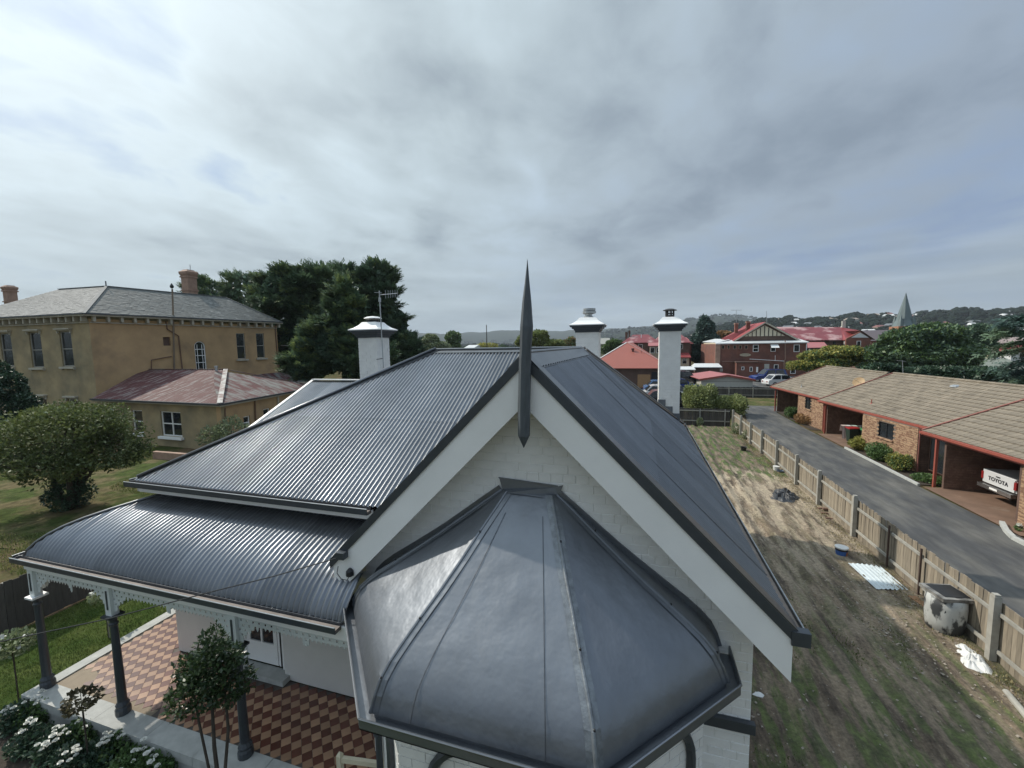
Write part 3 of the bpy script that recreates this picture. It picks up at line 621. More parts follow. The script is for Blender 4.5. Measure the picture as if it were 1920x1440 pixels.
# barge boards: black rake trim above white board
by = 4.93
m = MB(); W45 = lambda s, z: (RX+s, by, z)
for sg in (-1, 1):
    m.prism([(RX, by, RZ-.12), (RX, by, RZ-.60), (RX+sg*3.0, by, RZ-.12-3.0-.36), (RX+sg*3.0, by, RZ-.12-3.0+.0)][::sg], (0, .05, 0))
    bb = MB().prism([(RX+sg*.0, by, RZ-.13), (RX, by, RZ-.62), (RX+sg*2.99, by, RZ-.62-2.99), (RX+sg*2.99, by, RZ-.13-2.99)][::sg], (0, .045, 0)); bb.build('barge_board', WHITE, HS)
    MB().prism([(RX, by-.02, RZ+.02), (RX, by-.02, RZ-.13), (RX+sg*3.04, by-.02, RZ-.13-3.04), (RX+sg*3.04, by-.02, RZ+.02-3.04)][::sg], (0, .09, 0)).build('rake_trim', ROOFD, HS)
# white soffit under rakes
for sg in (-1, 1):
    MB().prism([(RX, by+.06, RZ-.2), (RX+sg*3.0, by+.06, RZ-.2-3.0), (RX+sg*3.0, by+.06, RZ-.23-3.0), (RX, by+.06, RZ-.23)][::sg], (0, .36, 0)).build('rake_soffit', WHITE, HS)
m = MB(); m.box(1.62, 1.80, 4.90, 5.0, 3.72, 3.88); m.build('gutter_end', ROOFD, HS)
# finial: square timber post with pointed foot, tapering to a spike, leaning slightly
fn = MB(); secs = [(-1.332, 5.75, .004), (-1.326, 5.90, .068), (-1.322, 6.2, .070), (-1.298, 6.85, .070), (-1.292, 6.95, .066), (-1.275, 7.22, .073), (-1.268, 7.52, .050), (-1.262, 7.72, .028), (-1.256, 7.93, .008), (-1.255, 8.0, .002)]
V = []; 
for x, z, r in secs:
    for k in range(8): a = PI/8+k*PI/4; V.append((x+r*1.08*math.cos(a)*(1.0), by-.09+r*1.08*math.sin(a), z))
F = [(i*8+k, i*8+(k+1) % 8, (i+1)*8+(k+1) % 8, (i+1)*8+k) for i in range(len(secs)-1) for k in range(8)]
fn.v = V; fn.f = F; fn.build('finial', mat('weathered_grey_paint', (.075, .088, .10), rough=.55, var=.25, vscale=6, stretch=(2, 2, .6), bump=.3, bscale=30), HS)

# ---- bay window roof
BAY = part('bay_roof', 'curved octagonal bay roof of dented dark grey sheet metal')
bot = [(-3.93, 5.29), (-3.93, 4.80), (-2.58, 3.33), (-.30, 3.33), (.98, 4.73), (.98, 5.29)]
top = [(-1.80, 5.29), (-1.77, 5.27), (-1.68, 5.20), (-1.06, 5.20), (-1.00, 5.27), (-.98, 5.29)]
def bz(u): return 5.02-1.62*u-.16*math.sin(PI*min(1, u))*(-1)*.35-.16*max(0, (u-.8)/.2)**2
zt = [(0.0, 5.03), (.12, 4.84), (.25, 4.63), (.4, 4.39), (.55, 4.17), (.7, 3.955), (.8, 3.815), (.88, 3.685), (.94, 3.56), (.975, 3.43), (1.0, 3.28)]
rr = random.Random(5)
def bpt(a, u, z):
    return Vector((top[a][0]+(bot[a][0]-top[a][0])*u, top[a][1]+(bot[a][1]-top[a][1])*u, z))
for a in range(5):
    NS = 22; NT = 36; m = MB(); A0 = [bpt(a, u, z) for u, z in zt]; A1 = [bpt(a+1, u, z) for u, z in zt]
    us = [u for u, z in zt]
    def samp(A, u):
        for i in range(len(us)-1):
            if u <= us[i+1]+1e-9: f = (u-us[i])/(us[i+1]-us[i]); return A[i].lerp(A[i+1], f)
        return A[-1]
    for j in range(NT+1):
        u = j/NT; p0 = samp(A0, u); p1 = samp(A1, u)
        for i in range(NS+1):
            q = p0.lerp(p1, i/NS); e = min(i, NS-i)/NS*2; nr = Vector((0, -.6, .8)) if a == 2 else Vector((-.5 if a < 2 else .5, -.4, .7))
            q = q+nr.normalized()*(0.011*e**.5*(mnoise.noise(q*1.9)+.6*mnoise.noise(q*4.5)+.25*mnoise.noise(q*11)))
            m.v.append(tuple(q))
    m.f = [(j*(NS+1)+i, j*(NS+1)+i+1, (j+1)*(NS+1)+i+1, (j+1)*(NS+1)+i)[::-1] for j in range(NT) for i in range(NS)]
    m.build('roof_panel', BAYM, BAY, smooth=True)
for a in (1, 2, 3, 4):
    pts = [bpt(a, u, z)+Vector((0, 0, .008)) for u, z in zt]
    pts = [p+Vector((rr.uniform(-.004, .004), 0, rr.uniform(-.003, .003))) for p in pts]
    m = MB(); m.tube(pts, .021, 8)
    # folded flange beside the roll
    cc_ = bpt(a, .5, 4); 
    for sg in (-1, 1):
        other = a+sg
        for (p0, p1, (u0, z0), (u1, z1)) in zip(pts, pts[1:], zt, zt[1:]):
            q0 = bpt(other, u0, z0); q1 = bpt(other, u1, z1); d0 = (q0-p0); d1 = (q1-p1)
            if d0.length < 1e-3 or d1.length < 1e-3: continue
            wd = min(.085, d0.length*.45); wd1 = min(.085, d1.length*.45)
            m.poly([p0+Vector((0, 0, .006)), p1+Vector((0, 0, .006)), p1+d1.normalized()*wd1+Vector((0, 0, .009)), p0+d0.normalized()*wd+Vector((0, 0, .009))])
    m.build('hip_roll', SEAM if a == 3 else BAYM, BAY, smooth=False)
    m = MB()
    for u, z in zt[2::3]: q = bpt(a, u, z); m.lathe(q.x+.01, q.y, [(.011, q.z+.02), (.011, q.z+.042), (.004, q.z+.046)], 6)
    m.build('rivets', BLACK, BAY, kind='stuff')
# thin vertical sheet laps on front panel
for f0, f1 in ((.20, .22), (.80, .78)):
    m = MB(); pts = []
    for u, z in zt[1:]: A = bpt(2, u, z); B = bpt(3, u, z); pts.append(A.lerp(B, f0)+Vector((0, -.004, .006)))
    m.tube(pts, .0035, 5); m.build('sheet_lap', ROOFD if f0 > .5 else BAYM, BAY)
# top flashing against the wall
m = MB(); m.poly([(-1.80, 5.27, 5.18), (-1.03, 5.27, 5.13), (-.92, 5.27, 5.17), (-.98, 5.26, 5.02), (-1.06, 5.17, 5.0), (-1.68, 5.17, 5.03), (-1.76, 5.26, 5.05)]); m.prism([(-1.82, 5.27, 5.20), (-1.0, 5.27, 5.15), (-.98, 5.27, 5.10), (-1.70, 5.27, 5.10)], (0, .03, 0)); m.build('top_flashing', BAYM, BAY)
for pl in (0, 5):
    pts = [bpt(pl, u, z)+Vector((0, -.01, .03)) for u, z in zt]; m = MB()
    for p0, p1 in zip(pts, pts[1:]): m.bar(p0, p1, .03, .07)
    m.build('wall_flashing', BAYM, BAY)
# bay gutter: box gutter round the octagon
gp = [(-4.05, 5.29), (-4.05, 4.75), (-2.63, 3.21), (-.25, 3.21), (1.10, 4.69), (1.10, 5.29)]; ip = [(-3.9, 5.29), (-3.9, 4.80), (-2.56, 3.36), (-.33, 3.36), (.96, 4.74), (.96, 5.29)]
BG = part('bay_gutter'); m = MB(); lp = MB()
for i in range(5):
    a, b_, c_, d = gp[i], gp[i+1], ip[i+1], ip[i]
    m.prism([a+(3.20,), b_+(3.20,), c_+(3.20,), d+(3.20,)], (0, 0, .012))
    dd = Vector((b_[0]-a[0], b_[1]-a[1], 0)).normalized(); nn_ = Vector((dd.y, -dd.x, 0))
    if (Vector(a+(0,))-Vector((-1.5, 6, 0))).dot(nn_) < 0: nn_ = -nn_
    m.prism([a+(3.20,), b_+(3.20,), (b_[0]-nn_.x*.012, b_[1]-nn_.y*.012, 3.20), (a[0]-nn_.x*.012, a[1]-nn_.y*.012, 3.20)], (0, 0, .115)); lp.tube([a+(3.315,), b_+(3.315,)], .013, 6)
    m.prism([d+(3.2,), c_+(3.2,), (c_[0]-nn_.x*.03, c_[1]-nn_.y*.03, 3.2), (d[0]-nn_.x*.03, d[1]-nn_.y*.03, 3.2)], (0, 0, .10))
m.build('gutter_trough', BAYM, BG); lp.build('gutter_lip', ROOF, BG)
m = MB(); m.box(-3.96, -3.80, 4.82, 4.92, 3.33, 3.37); m.build('gutter_bracket', SEAM, BG)
# bay walls
bw = [(-3.70, 5.3), (-3.70, 4.92), (-2.46, 3.62), (-.44, 3.62), (.76, 4.88), (.76, 5.3)]
BW = part('bay_wall'); m = MB(); arch = MB()
for i in range(5):
    a, b_ = Vector(bw[i]+(0,)), Vector(bw[i+1]+(0,)); d = (b_-a).normalized(); nn_ = Vector((d.y, -d.x, 0)); L_ = (b_-a).length
    if nn_.dot(a-Vector((-1.5, 6, 0))) < 0: nn_ = -nn_
    m.obox((a+b_)/2-nn_*.1+Vector((0, 0, 1.6)), d*L_/2, nn_*.1, (0, 0, 1.6))
    r = 0
    z = 0.05
    while z < 3.15:
        x = 0.0 if r % 2 else -.17
        while x < L_:
            x0 = max(0, x); x1 = min(L_, x+.33)
            if x1-x0 > .03 and z > 1.3: m.obox(a+d*((x0+x1)/2)+nn_*.006+Vector((0, 0, z+.055)), d*((x1-x0)/2-.004), nn_*.008, (0, 0, .054))
            x += .335
        z += .12; r += 1
    if 1 <= i <= 3:
        c_ = (a+b_)/2+nn_*.04; R_ = min(.62, L_/2-.12)
        pts = [c_+d*R_*math.cos(t_)+Vector((0, 0, 2.35+R_*math.sin(t_)*.95)) for t_ in np.linspace(0, PI, 15)]
        arch.tube([pts[0]-Vector((0, 0, .9))]+pts+[pts[-1]-Vector((0, 0, .9))], .055, 6)
m.build('brickwork', WBRICK, BW, kind='stuff'); arch.build('window_arch', ROOFD, BW)
m = MB().tube([(-3.62, 3.0+1.55, 3.2), (-3.62, 4.5, 2.9), (-3.30, 4.40, 2.6), (-3.30, 4.40, .2)], .045, 8); m.build('downpipe', ROOFD, HS)
m = MB()
for s_ in (-2.0, -.9): m.box(s_-.42, s_+.42, 3.60, 3.64, .9, 2.4)
m.build('bay_window_glass', GLASS, BW)
# cream timber rail and post left of the bay
m = MB(); a = Zp(637, 1418, 1.2); m.box(a.x-.035, a.x+.035, a.y-.035, a.y+.035, 0, 1.22); m.lathe(a.x, a.y, [(.05, 1.22), (.03, 1.25), (.0, 1.28)], 4, ph=PI/4); b_ = Yp(722, 1415, a.y+.12); m.bar((a.x, a.y, 1.16), (b_.x, a.y+.1, 1.16), .05, .07); m.bar((a.x, a.y, .4), (b_.x, a.y+.1, .4), .05, .07); m.box(b_.x-.03, b_.x+.03, a.y+.07, a.y+.13, 0, 1.5)
tag(m.build('timber_gate_frame', CREAMW), 'cream painted timber post and rail beside the left end of the bay', 'gate')

# ---- chimneys
def chimney(cx, cy, hw, z0, z1, label, cap):
    ch = part('chimney', label); m = MB(); m.box(cx-hw+.012, cx+hw-.012, cy-hw+.012, cy+hw-.012, z0, z1)
    z = z0; r = 0
    while z < z1-.05:
        for ax in (0, 1):
            for sg in ((-1,) if ax == 0 else (-1, 1)):
                x = -hw-(.15 if (r+ax) % 2 else 0)
                while x < hw-.01:
                    x0, x1 = max(-hw, x), min(hw, x+.295)
                    if x1-x0 > .02:
                        dpt = hw+random.uniform(-.004, .004)
                        if ax == 0: m.box(cx+x0+.004, cx+x1-.004, cy-dpt, cy-hw+.02, z+.004, z+.103)
                        else: m.box(cx+(sg*dpt if sg < 0 else hw-.02), cx+(-hw+.02 if sg < 0 else dpt), cy+x0+.004, cy+x1-.004, z+.004, z+.103)
                    x += .30
        z += .108; r += 1
    m.build('brickwork', WBRICK, ch, kind='stuff')
    m = MB()
    for i, (o_, h0_, h1_) in enumerate(((.03, 0, .07), (.07, .07, .13), (.13, .13, .19), (.19, .19, .25))): m.box(cx-hw-o_, cx+hw+o_, cy-hw-o_, cy+hw+o_, z1-.02+h0_, z1-.02+h1_)
    m.build('dark_cornice', ROOFD, ch)
    m = MB(); prof = [(hw+.22, .23), (hw+.215, .26), (hw+.10, .31), (hw-.02, .40), (hw-.10, .50), (hw-.14, .51)]
    for i in range(len(prof)-1):
        (r0, h0_), (r1, h1_) = prof[i], prof[i+1]; P = [[(cx+a*r_, cy+b_*r_, z1+h_) for a, b_ in ((-1, -1), (1, -1), (1, 1), (-1, 1))] for r_, h_ in ((r0, h0_), (r1, h1_))]
        for k in range(4): m.poly([P[0][k], P[0][(k+1) % 4], P[1][(k+1) % 4], P[1][k]])
    m.poly([(cx+a*(hw-.14), cy+b_*(hw-.14), z1+.51) for a, b_ in ((-1, -1), (1, -1), (1, 1), (-1, 1))]); m.build('weathering_cap', WHITE, ch)
    zt_ = z1+.5
    if cap == 'disc':
        MB().lathe(cx, cy, [(.20, zt_), (.20, zt_+.10)], 12).build('flue', BLACK, ch); MB().lathe(cx, cy, [(.30, zt_+.13), (.29, zt_+.145), (.18, zt_+.19), (.02, zt_+.21)], 14).build('cowl', WHITE, ch)
        m = MB(); [m.lathe(cx+.17*a, cy+.17*b_, [(.01, zt_+.08), (.01, zt_+.14)], 4) for a, b_ in ((1, 1), (-1, 1), (1, -1), (-1, -1))]; m.build('cowl_leg', BLACK, ch)
    if cap == 'turbine':
        m = MB().lathe(cx, cy, [(.20, zt_), (.13, zt_+.10), (.12, zt_+.13), (.2, zt_+.15)], 14); m.build('flue', STEEL, ch, smooth=True)
        m = MB().lathe(cx+.03, cy, [(.22, zt_+.16), (.24, zt_+.17), (.24, zt_+.24), (.16, zt_+.25), (.22, zt_+.26), (.22, zt_+.34), (.02, zt_+.35)], 16); m.build('cowl', STEEL, ch)
    if cap == 'black':
        MB().lathe(cx, cy, [(.155, zt_), (.155, zt_+.08)], 12).build('flue', BLACK, ch); m = MB()
        for k in range(7): a = k*2*PI/7+.2; m.lathe(cx+.145*math.cos(a), cy+.145*math.sin(a), [(.022, zt_+.06), (.022, zt_+.25)], 4)
        m.lathe(cx, cy, [(.158, zt_+.13), (.158, zt_+.155)], 12); m.lathe(cx, cy, [(.24, zt_+.25), (.25, zt_+.27), (.12, zt_+.32), (.01, zt_+.33)], 14); m.build('cowl', BLACK, ch)
    return ch
a = Yp(692.5, 633, 12); chimney(a.x-.04, 12.3, .36, 4.6, Yp(692, 632, 11.9).z, 'left chimney with low white disc cowl', 'disc')
a = Yp(1256.8, 620, 16.4); cR = chimney(a.x, 16.77, .37, 2.9, Yp(1257, 620, 16.4).z, 'right chimney with black slotted cowl', 'black')
m = MB(); cxr = a.x
for i, (fx, hh) in enumerate(((-1, .26), (-.34, .30), (.34, .34))):
    x0 = cxr+fx*.38; x1 = x0+.256; zz = 5.53-x0; m.box(x0-.01, x1, 16.37, 16.395, zz-.5, zz+.10-.0*i)
m.build('stepped_flashing', BAYM, cR)
a = Yp(1101, 622, 15); chimney(a.x, 15.4, .40, 4.0, Yp(1101, 622, 15).z, 'middle chimney with round steel cowl', 'turbine')

# ---- verandah
VR = part('verandah_roof')
prof = [(6.10, 3.97), (5.80, 3.885), (5.50, 3.795), (5.20, 3.69), (4.98, 3.585), (4.82, 3.475), (4.70, 3.36), (4.62, 3.25), (4.58, 3.14)]
class VPath:
    nseg = 16
    def __init__(s, pr, ax): s.p = [Vector((0, y, z)) if ax == 1 else Vector((-(y-6.1)*-1, 0, z)) for y, z in pr]; s.n = len(pr)-1
    def __call__(s, q):
        f = min(max(q, 0), 1)*s.n; i = min(int(f), s.n-1); a, b_ = s.p[i], s.p[i+1]; v = a.lerp(b_, f-i)
        t0 = (s.p[min(i+1, s.n)]-s.p[max(i-1, 0)]) if f-i < .5 else (s.p[min(i+2, s.n)]-s.p[i]); d = t0.normalized()
        nr = Vector((0, d.z, -d.y)) if abs(d.x) < 1e-6 else Vector((d.z, 0, -d.x)); nr = nr if nr.z > 0 else -nr
        return v, nr
def vclip(u):
    if u < -9.63:
        dd = -9.63-u   # hip: depth reached at this column
        yy = 6.10-dd
        for i in range(len(prof)-1):
            if prof[i][0] >= yy >= prof[i+1][0]: return ((i+(prof[i][0]-yy)/(prof[i][0]-prof[i+1][0]))/(len(prof)-1), 1)
        return 1, 1
    if u > -4.08: return 5*(1-0)/8*.72+.0, 1
    return 0, 1
sheets('v', VR, (0, 0, 0), (1, 0, 0), VPath(prof, 1), -11.14, -3.92, vclip, amp=.018, pitch=.10)
# left return of the verandah roof
m = MB(); nn_ = int((10.3-4.6)/.02); V = []
for j in range(0, nn_+1):
    y = 4.6+j*.02; h = .011*math.cos(2*PI*y/.08)
    for (py, pz) in prof: xx = -9.63-(6.10-py); yy = max(y, py); V.append((xx, yy, pz+h*.9))
k = len(prof); m.v = V; m.f = [(j*k+i, (j+1)*k+i, (j+1)*k+i+1, j*k+i+1) for j in range(nn_) for i in range(k-1)]; m.build('side_verandah_roof', ROOF, VR, smooth=True)
m = MB(); pts = [(-9.63-(6.10-py), py, pz+.03) for py, pz in prof]; m.tube(pts, .026, 8); m.build('hip_capping', ROOF, VR, smooth=True)
m = MB(); m.box(-9.63, -4.06, 6.05, 6.10, 3.96, 4.02); m.build('head_flashing', ROOFD, VR)
GZ = 3.08
gutter('gutter', [(-11.30, 4.56, GZ), (-3.95, 4.56, GZ)], HS, w=.12, h=.09)
gutter('gutter', [(-11.24, 4.50, GZ), (-11.24, 10.3, GZ)], HS, w=.12, h=.09, out=(-1, 0, 0))
MB().box(-11.2, -3.8, 4.57, 4.66, 2.90, 3.10).box(-11.24, -11.14, 4.60, 10.3, 2.90, 3.10).build('verandah_beam', WHITE, HS)
# lace valance: pierced cast iron
def lace(x0, x1, y, ztop, name, par, axis=0, left_post=True, right_post=True, pend=None):
    c = .040; n = int((x1-x0)/c); m = MB()
    for i in range(n):
        x = x0+(i+.5)*c; dl = x-x0 if left_post else 9; dr_ = x1-x if right_post else 9; d = min(dl, dr_)
        h = .20
        if d < .62: h = .20+.52*(1-math.sqrt(max(0, 1-((.62-d)/.62)**2)))
        if pend and abs(x-pend) < .05: h = .36-abs(x-pend)*1.5
        rows = int(h/c)
        for j in range(rows+1):
            zz = ztop-(j+.5)*c
            if ((i+j) % 3 == 1 and j % 2 == 1) and 0 < j < rows: continue
            if (i % 2 == 0 and j == rows): continue
            if j == rows: pts = [(x-c*.5, zz+c*.5), (x+c*.5, zz+c*.5), (x, zz-c*.5)]
            else: pts = [(x-c*.52, zz-c*.52), (x+c*.52, zz-c*.52), (x+c*.52, zz+c*.52), (x-c*.52, zz+c*.52)]
            if axis == 0: m.prism([(a, y, b_) for a, b_ in pts], (0, .012, 0))
            else: m.prism([(y, a, b_) for a, b_ in pts], (.012, 0, 0))
    return m.build(name, LACE, par)
posts = [-11.12, -8.95, -6.05, -3.3]; PY = 4.66
VL = part('lace_valance')
for a, b_ in zip(posts, posts[1:]):
    lace(a+.08, b_-.08, PY-.01, 2.93, 'lace_panel', VL, 0, pend=(a+b_)/2)
lace(PY+.1, 7.1, -11.13, 2.93, 'side_lace_panel', VL, 1, pend=5.9); lace(7.3, 10.1, -11.13, 2.93, 'side_lace_panel', VL, 1, pend=8.7)
def vpost(x, y, first=False):
    vp = part('verandah_post'); FZ = .43
    m = MB().lathe(x, y, [(.115, FZ), (.115, FZ+.10), (.095, FZ+.14), (.105, FZ+.18), (.072, FZ+.24), (.068, FZ+.6), (.055, 2.12), (.07, 2.14), (.07, 2.17), (.055, 2.19), (.055, 2.24), (.085, 2.30)], 12)
    m.build('column', ROOFD, vp, smooth=False)
    MB().box(x-.12, x+.12, y-.12, y+.12, 2.30, 2.335).build('capital', WHITE if first else ROOFD, vp)
    MB().box(x-.075, x+.075, y-.06, y+.06, 2.335, 2.95).build('post_head', LACE, vp)
    MB().box(x-.014, x+.014, y-.072, y-.06, 2.45, 2.80).build('dark_inset', ROOFD, vp)
for i, x in enumerate(posts[:3]): vpost(x, PY, i == 0)
vpost(-11.12, 7.2, True)
# floor
VF = part('verandah_floor'); MB().box(-11.30, -3.4, 4.50, 6.10, 0, .40).box(-11.30, -9.63, 6.1, 10.3, 0, .40).build('floor_slab', GROUT, VF)
x = -11.36; 
while x < -3.5:
    w = random.choice([.9, 1.15, 1.3]); me = MB().box(x, min(x+w, -3.4)-.006, 4.38, 4.74, .26, .428+random.uniform(-.002, .002)); me.build('edging_slab', STONE, VF); x += w
y = 4.75
while y < 10.2: MB().box(-11.36, -11.10, y, y+1.19, .26, .428).build('edging_slab', STONE, VF); y += 1.2
MB().box(-11.34, -3.4, 4.40, 4.46, 0, .26).box(-11.34, -11.28, 4.46, 10.3, 0, .26).build('plinth_wall', STONE, VF)
MB().poly([(-11.1, 4.74, .4045), (-8.4, 4.74, .4045), (-8.4, 4.88, .4045), (-10.05, 5.0, .4045), (-10.85, 5.25, .4045), (-11.1, 5.6, .4045)]).build('bare_screed', TAN, VF)
ts = .152; dg = ts*math.sqrt(2)
def tmesh(nm, mt):
    q = dg/2-.0035; m = MB(); m.prism([(-q, 0, 0), (0, -q, 0), (q, 0, 0), (0, q, 0)], (0, 0, .008)); me = bpy.data.meshes.new(nm); me.from_pydata(m.v, [], m.f[1:]); me.materials.append(mt); me.update(); return me
TM = [tmesh('floor_tile', BUFTILE), tmesh('floor_tile', REDTILE)]; tl = []
for j in range(int((10.3-4.74)/(dg/2))):
    y = 4.74+dg/2*.8+j*dg/2
    for i in range(int(7.8/dg)+2):
        x = -11.1+dg/2+i*dg+(dg/2 if j % 2 else 0)
        if x > -3.6 or y > 10.1 or (y > 6.02 and x > -9.72): continue
        if y < 4.90 and x < -8.4: continue
        if (x+11.1) < .55 and y < 5.25: continue
        if (x+11.1)+(y-4.74)*1.6 < .78: continue
        if DX0-.05 < x < DX1+.12 and y > 5.88: continue
        tl.append((x, y, j % 2, (Vector((x, y, .4))-EYE).length))
tl.sort(key=lambda c: (c[1] > 6.6)*50+c[3]); rs2 = [MB(), MB()]
for i, (x, y, k, _) in enumerate(tl):
    zz = .4+random.uniform(0, .0025)
    if i < 298: inst('floor_tile', TM[k], VF, (x, y, zz))
    else: q = dg/2-.0035; rs2[k].prism([(x-q, y, zz), (x, y-q, zz), (x+q, y, zz), (x, y+q, zz)], (0, 0, .008))
for k in (0, 1): rs2[k].build('floor_tiles', (BUFTILE, REDTILE)[k], VF, kind='stuff')
# rake foot: small lamp and cable fitting
m = MB(); q = Yp(656, 1073, 4.90); m.lathe(q.x, q.y, [(.02, q.z-.05), (.06, q.z-.045), (.055, q.z+.02), (.02, q.z+.06)], 7); m.build('black_fitting', BLACK, HS)
m = MB(); pts = [Yp(656, 1080, 4.86), Yp(650, 1088, 4.84), Yp(640, 1086, 4.84), Yp(632, 1075, 4.86), Yp(634, 1062, 4.88)]; m.tube(pts, .006, 5); m.build('looped_wire', BLACK, HS)
m = MB(); q = Yp(641, 1040, 4.88); m.obox(q, (.07, 0, 0), (0, .06, 0), (0, 0, .05)); m.build('cable_bracket', ROOFD, HS)
p0 = Yp(640, 1044, 4.85); p1 = Yp(383, 1113, 4.1); p2 = Yp(204, 1160, 3.75); p3 = Yp(-60, 1216, 3.2); pts = [p0, p0.lerp(p1, .5)+Vector((0, 0, -.02)), p1, p1.lerp(p2, .5), p2, p2.lerp(p3, .5), p3, Vector((-16, 1.5, 4.6)), Vector((-26, -5, 7.2))]
tag(MB().tube(pts, .009, 6).build('service_cable', BLACK), 'thin black cable running from the gable foot across in front of the verandah', 'cable')
# TV aerial on left chimney
an = thing('television_aerial', 'grey aerial on a tall pole strapped to the left white chimney', 'aerial', (-8.1, 11.8, 5.5))
a = Yp(719, 690, 11.85); b_ = Yp(711, 545, 11.85); MB().tube([a, b_], .018, 6).build('mast', STEEL, an)
m = MB(); c0_ = Yp(711, 553, 11.85); c1_ = Yp(745, 550, 11.85); m.tube([c0_, c1_], .012, 5)
for f in (.35, .5, .62, .75, .88, 1.0): q = c0_.lerp(c1_, f); hh = .14-.03*f; m.tube([q-Vector((0, 0, hh)), q+Vector((0, 0, hh))], .007, 4)
m.tube([Yp(705, 549, 11.85)-Vector((0, .1, 0)), Yp(716, 549, 11.85)], .01, 4); m.obox(Yp(712, 562, 11.85), (.03, 0, 0), (0, .03, 0), (0, 0, .07)); m.build('antenna_head', STEEL, an)
m = MB(); m.tube([Yp(719, 672, 11.9), Yp(706, 674, 11.95)], .012, 5); m.build('wall_bracket', BLACK, an)
# ================================================================== FENCES
def paling_mesh(mt, w=.125, seed=0):
    rr = random.Random(seed); m = MB(); x = w/2; tl_, tr_ = rr.uniform(-.02, .0), rr.uniform(-.02, .0); b0 = rr.uniform(0, .02)
    m.add([(-x, 0, b0), (x, 0, b0), (x, .016, b0), (-x, .016, b0), (-x, 0, 1+tl_), (x, 0, 1+tr_), (x, .016, 1+tr_), (-x, .016, 1+tl_)], [(0, 3, 2, 1), (4, 5, 6, 7), (0, 1, 5, 4), (1, 2, 6, 5), (2, 3, 7, 6), (3, 0, 4, 7)])
    me = bpy.data.meshes.new('paling'); me.from_pydata(m.v, [], m.f); me.materials.append(mt); me.update(); return me
def fence(name, label, p, q, h, pw, mt, posts_, side=-1, rails=(.35, 1.15), postm=POSTW, railm=POSTW, ph=1.58, pwid=.13, hv=.02, thin=()):
    """palings from p to q; posts and rails on the given side"""
    p, q = Vector(p+(0,)), Vector(q+(0,)); d = (q-p); L_ = d.length; d.normalize(); nr = Vector((-d.y, d.x, 0))*side; ang = math.atan2(d.y, d.x)
    t_ = thing(name, label, 'fence', tuple(p)); ms = [paling_mesh(mt, pw-.006, s) for s in range(6)]
    n = int(L_/pw)
    for i in range(n):
        c_ = p+d*(i+.5)*pw; inst('paling', ms[i % 6] if random.random() < .5 else random.choice(ms), t_, c_+nr*random.uniform(-.004, .004), (random.uniform(-.012, .012), random.uniform(-.008, .008), ang), (1, 1, h+random.uniform(-hv, hv)))
    ps = sorted(posts_)
    for s_ in ps:
        m = MB(); c_ = p+d*s_+nr*(pwid*.75); r_ = pwid/2
        if s_ in thin: m.obox(c_+Vector((0, 0, .68)), d*.02, nr*.02, (0, 0, .72)); m.build('post', mat('m', (.07, .055, .05)) if 'rustpost' not in MATS else MATS['rustpost'], t_)
        else:
            m.obox(c_+Vector((0, 0, ph/2-.02)), d*r_, nr*r_, (0, 0, ph/2-.02)); m.obox(c_+Vector((0, 0, ph-.02)), d*r_*.8, nr*r_*.8, (0, 0, .025)); m.build('post', postm, t_)
    ed = [0]+[s for s in ps]+[L_]
    for a, b_ in zip(ed, ed[1:]):
        if b_-a < .3: continue
        for rz in rails:
            m = MB(); m.bar(p+d*(a+.05)+nr*.04+Vector((0, 0, rz+random.uniform(-.02, .02))), p+d*(b_-.05)+nr*.04+Vector((0, 0, rz+random.uniform(-.02, .02))), .045, .075); m.build('rail', railm, t_)
    return t_
MATS['rustpost'] = mat('rusty_steel_post', (0.07, 0.045, 0.035), rough=0.8)
py_ = [36.7, 34.0, 31.2, 28.5, 25.6, 22.6, 20.0, 17.0, 14.9, 13.4, 10.97, 8.1, 5.4]
fence('paling_fence', 'long weathered grey paling fence with square posts between the dirt yard and the asphalt driveway', (7.42, 37.3), (7.42, 2.2), 1.42, .119, PALING, [37.3-y for y in py_], side=-1, thin=(37.3-14.9, 37.3-13.4))
b_ = fence('paling_fence', 'dark green-black rear fence with pale rails closing the far end of the dirt yard', (-6.5, 37.6), (7.3, 37.6), 1.50, .15, DPALING, [1.5, 4.0, 6.5, 9.0, 11.5, 13.4], side=-1, rails=(.45, 1.32), postm=STEEL, railm=POSTW, ph=1.45, pwid=.06)
fence('paling_fence', 'dark timber fence beyond the grass strip at the far end of the driveway', (9.5, 58), (21.5, 58), 1.35, .15, DPALING, [1.5, 4.2, 6.9, 9.6], side=-1, ph=1.3, pwid=.1)
fence('paling_fence', 'shaded dark brown paling fence at the left between the lawn and the neighbouring garden', (-15.05, 2.0), (-15.05, 21.0), 1.35, .15, DPALING, [1.2, 3.8, 6.4, 9.0, 11.6, 14.2], side=1, ph=1.3, pwid=.1)

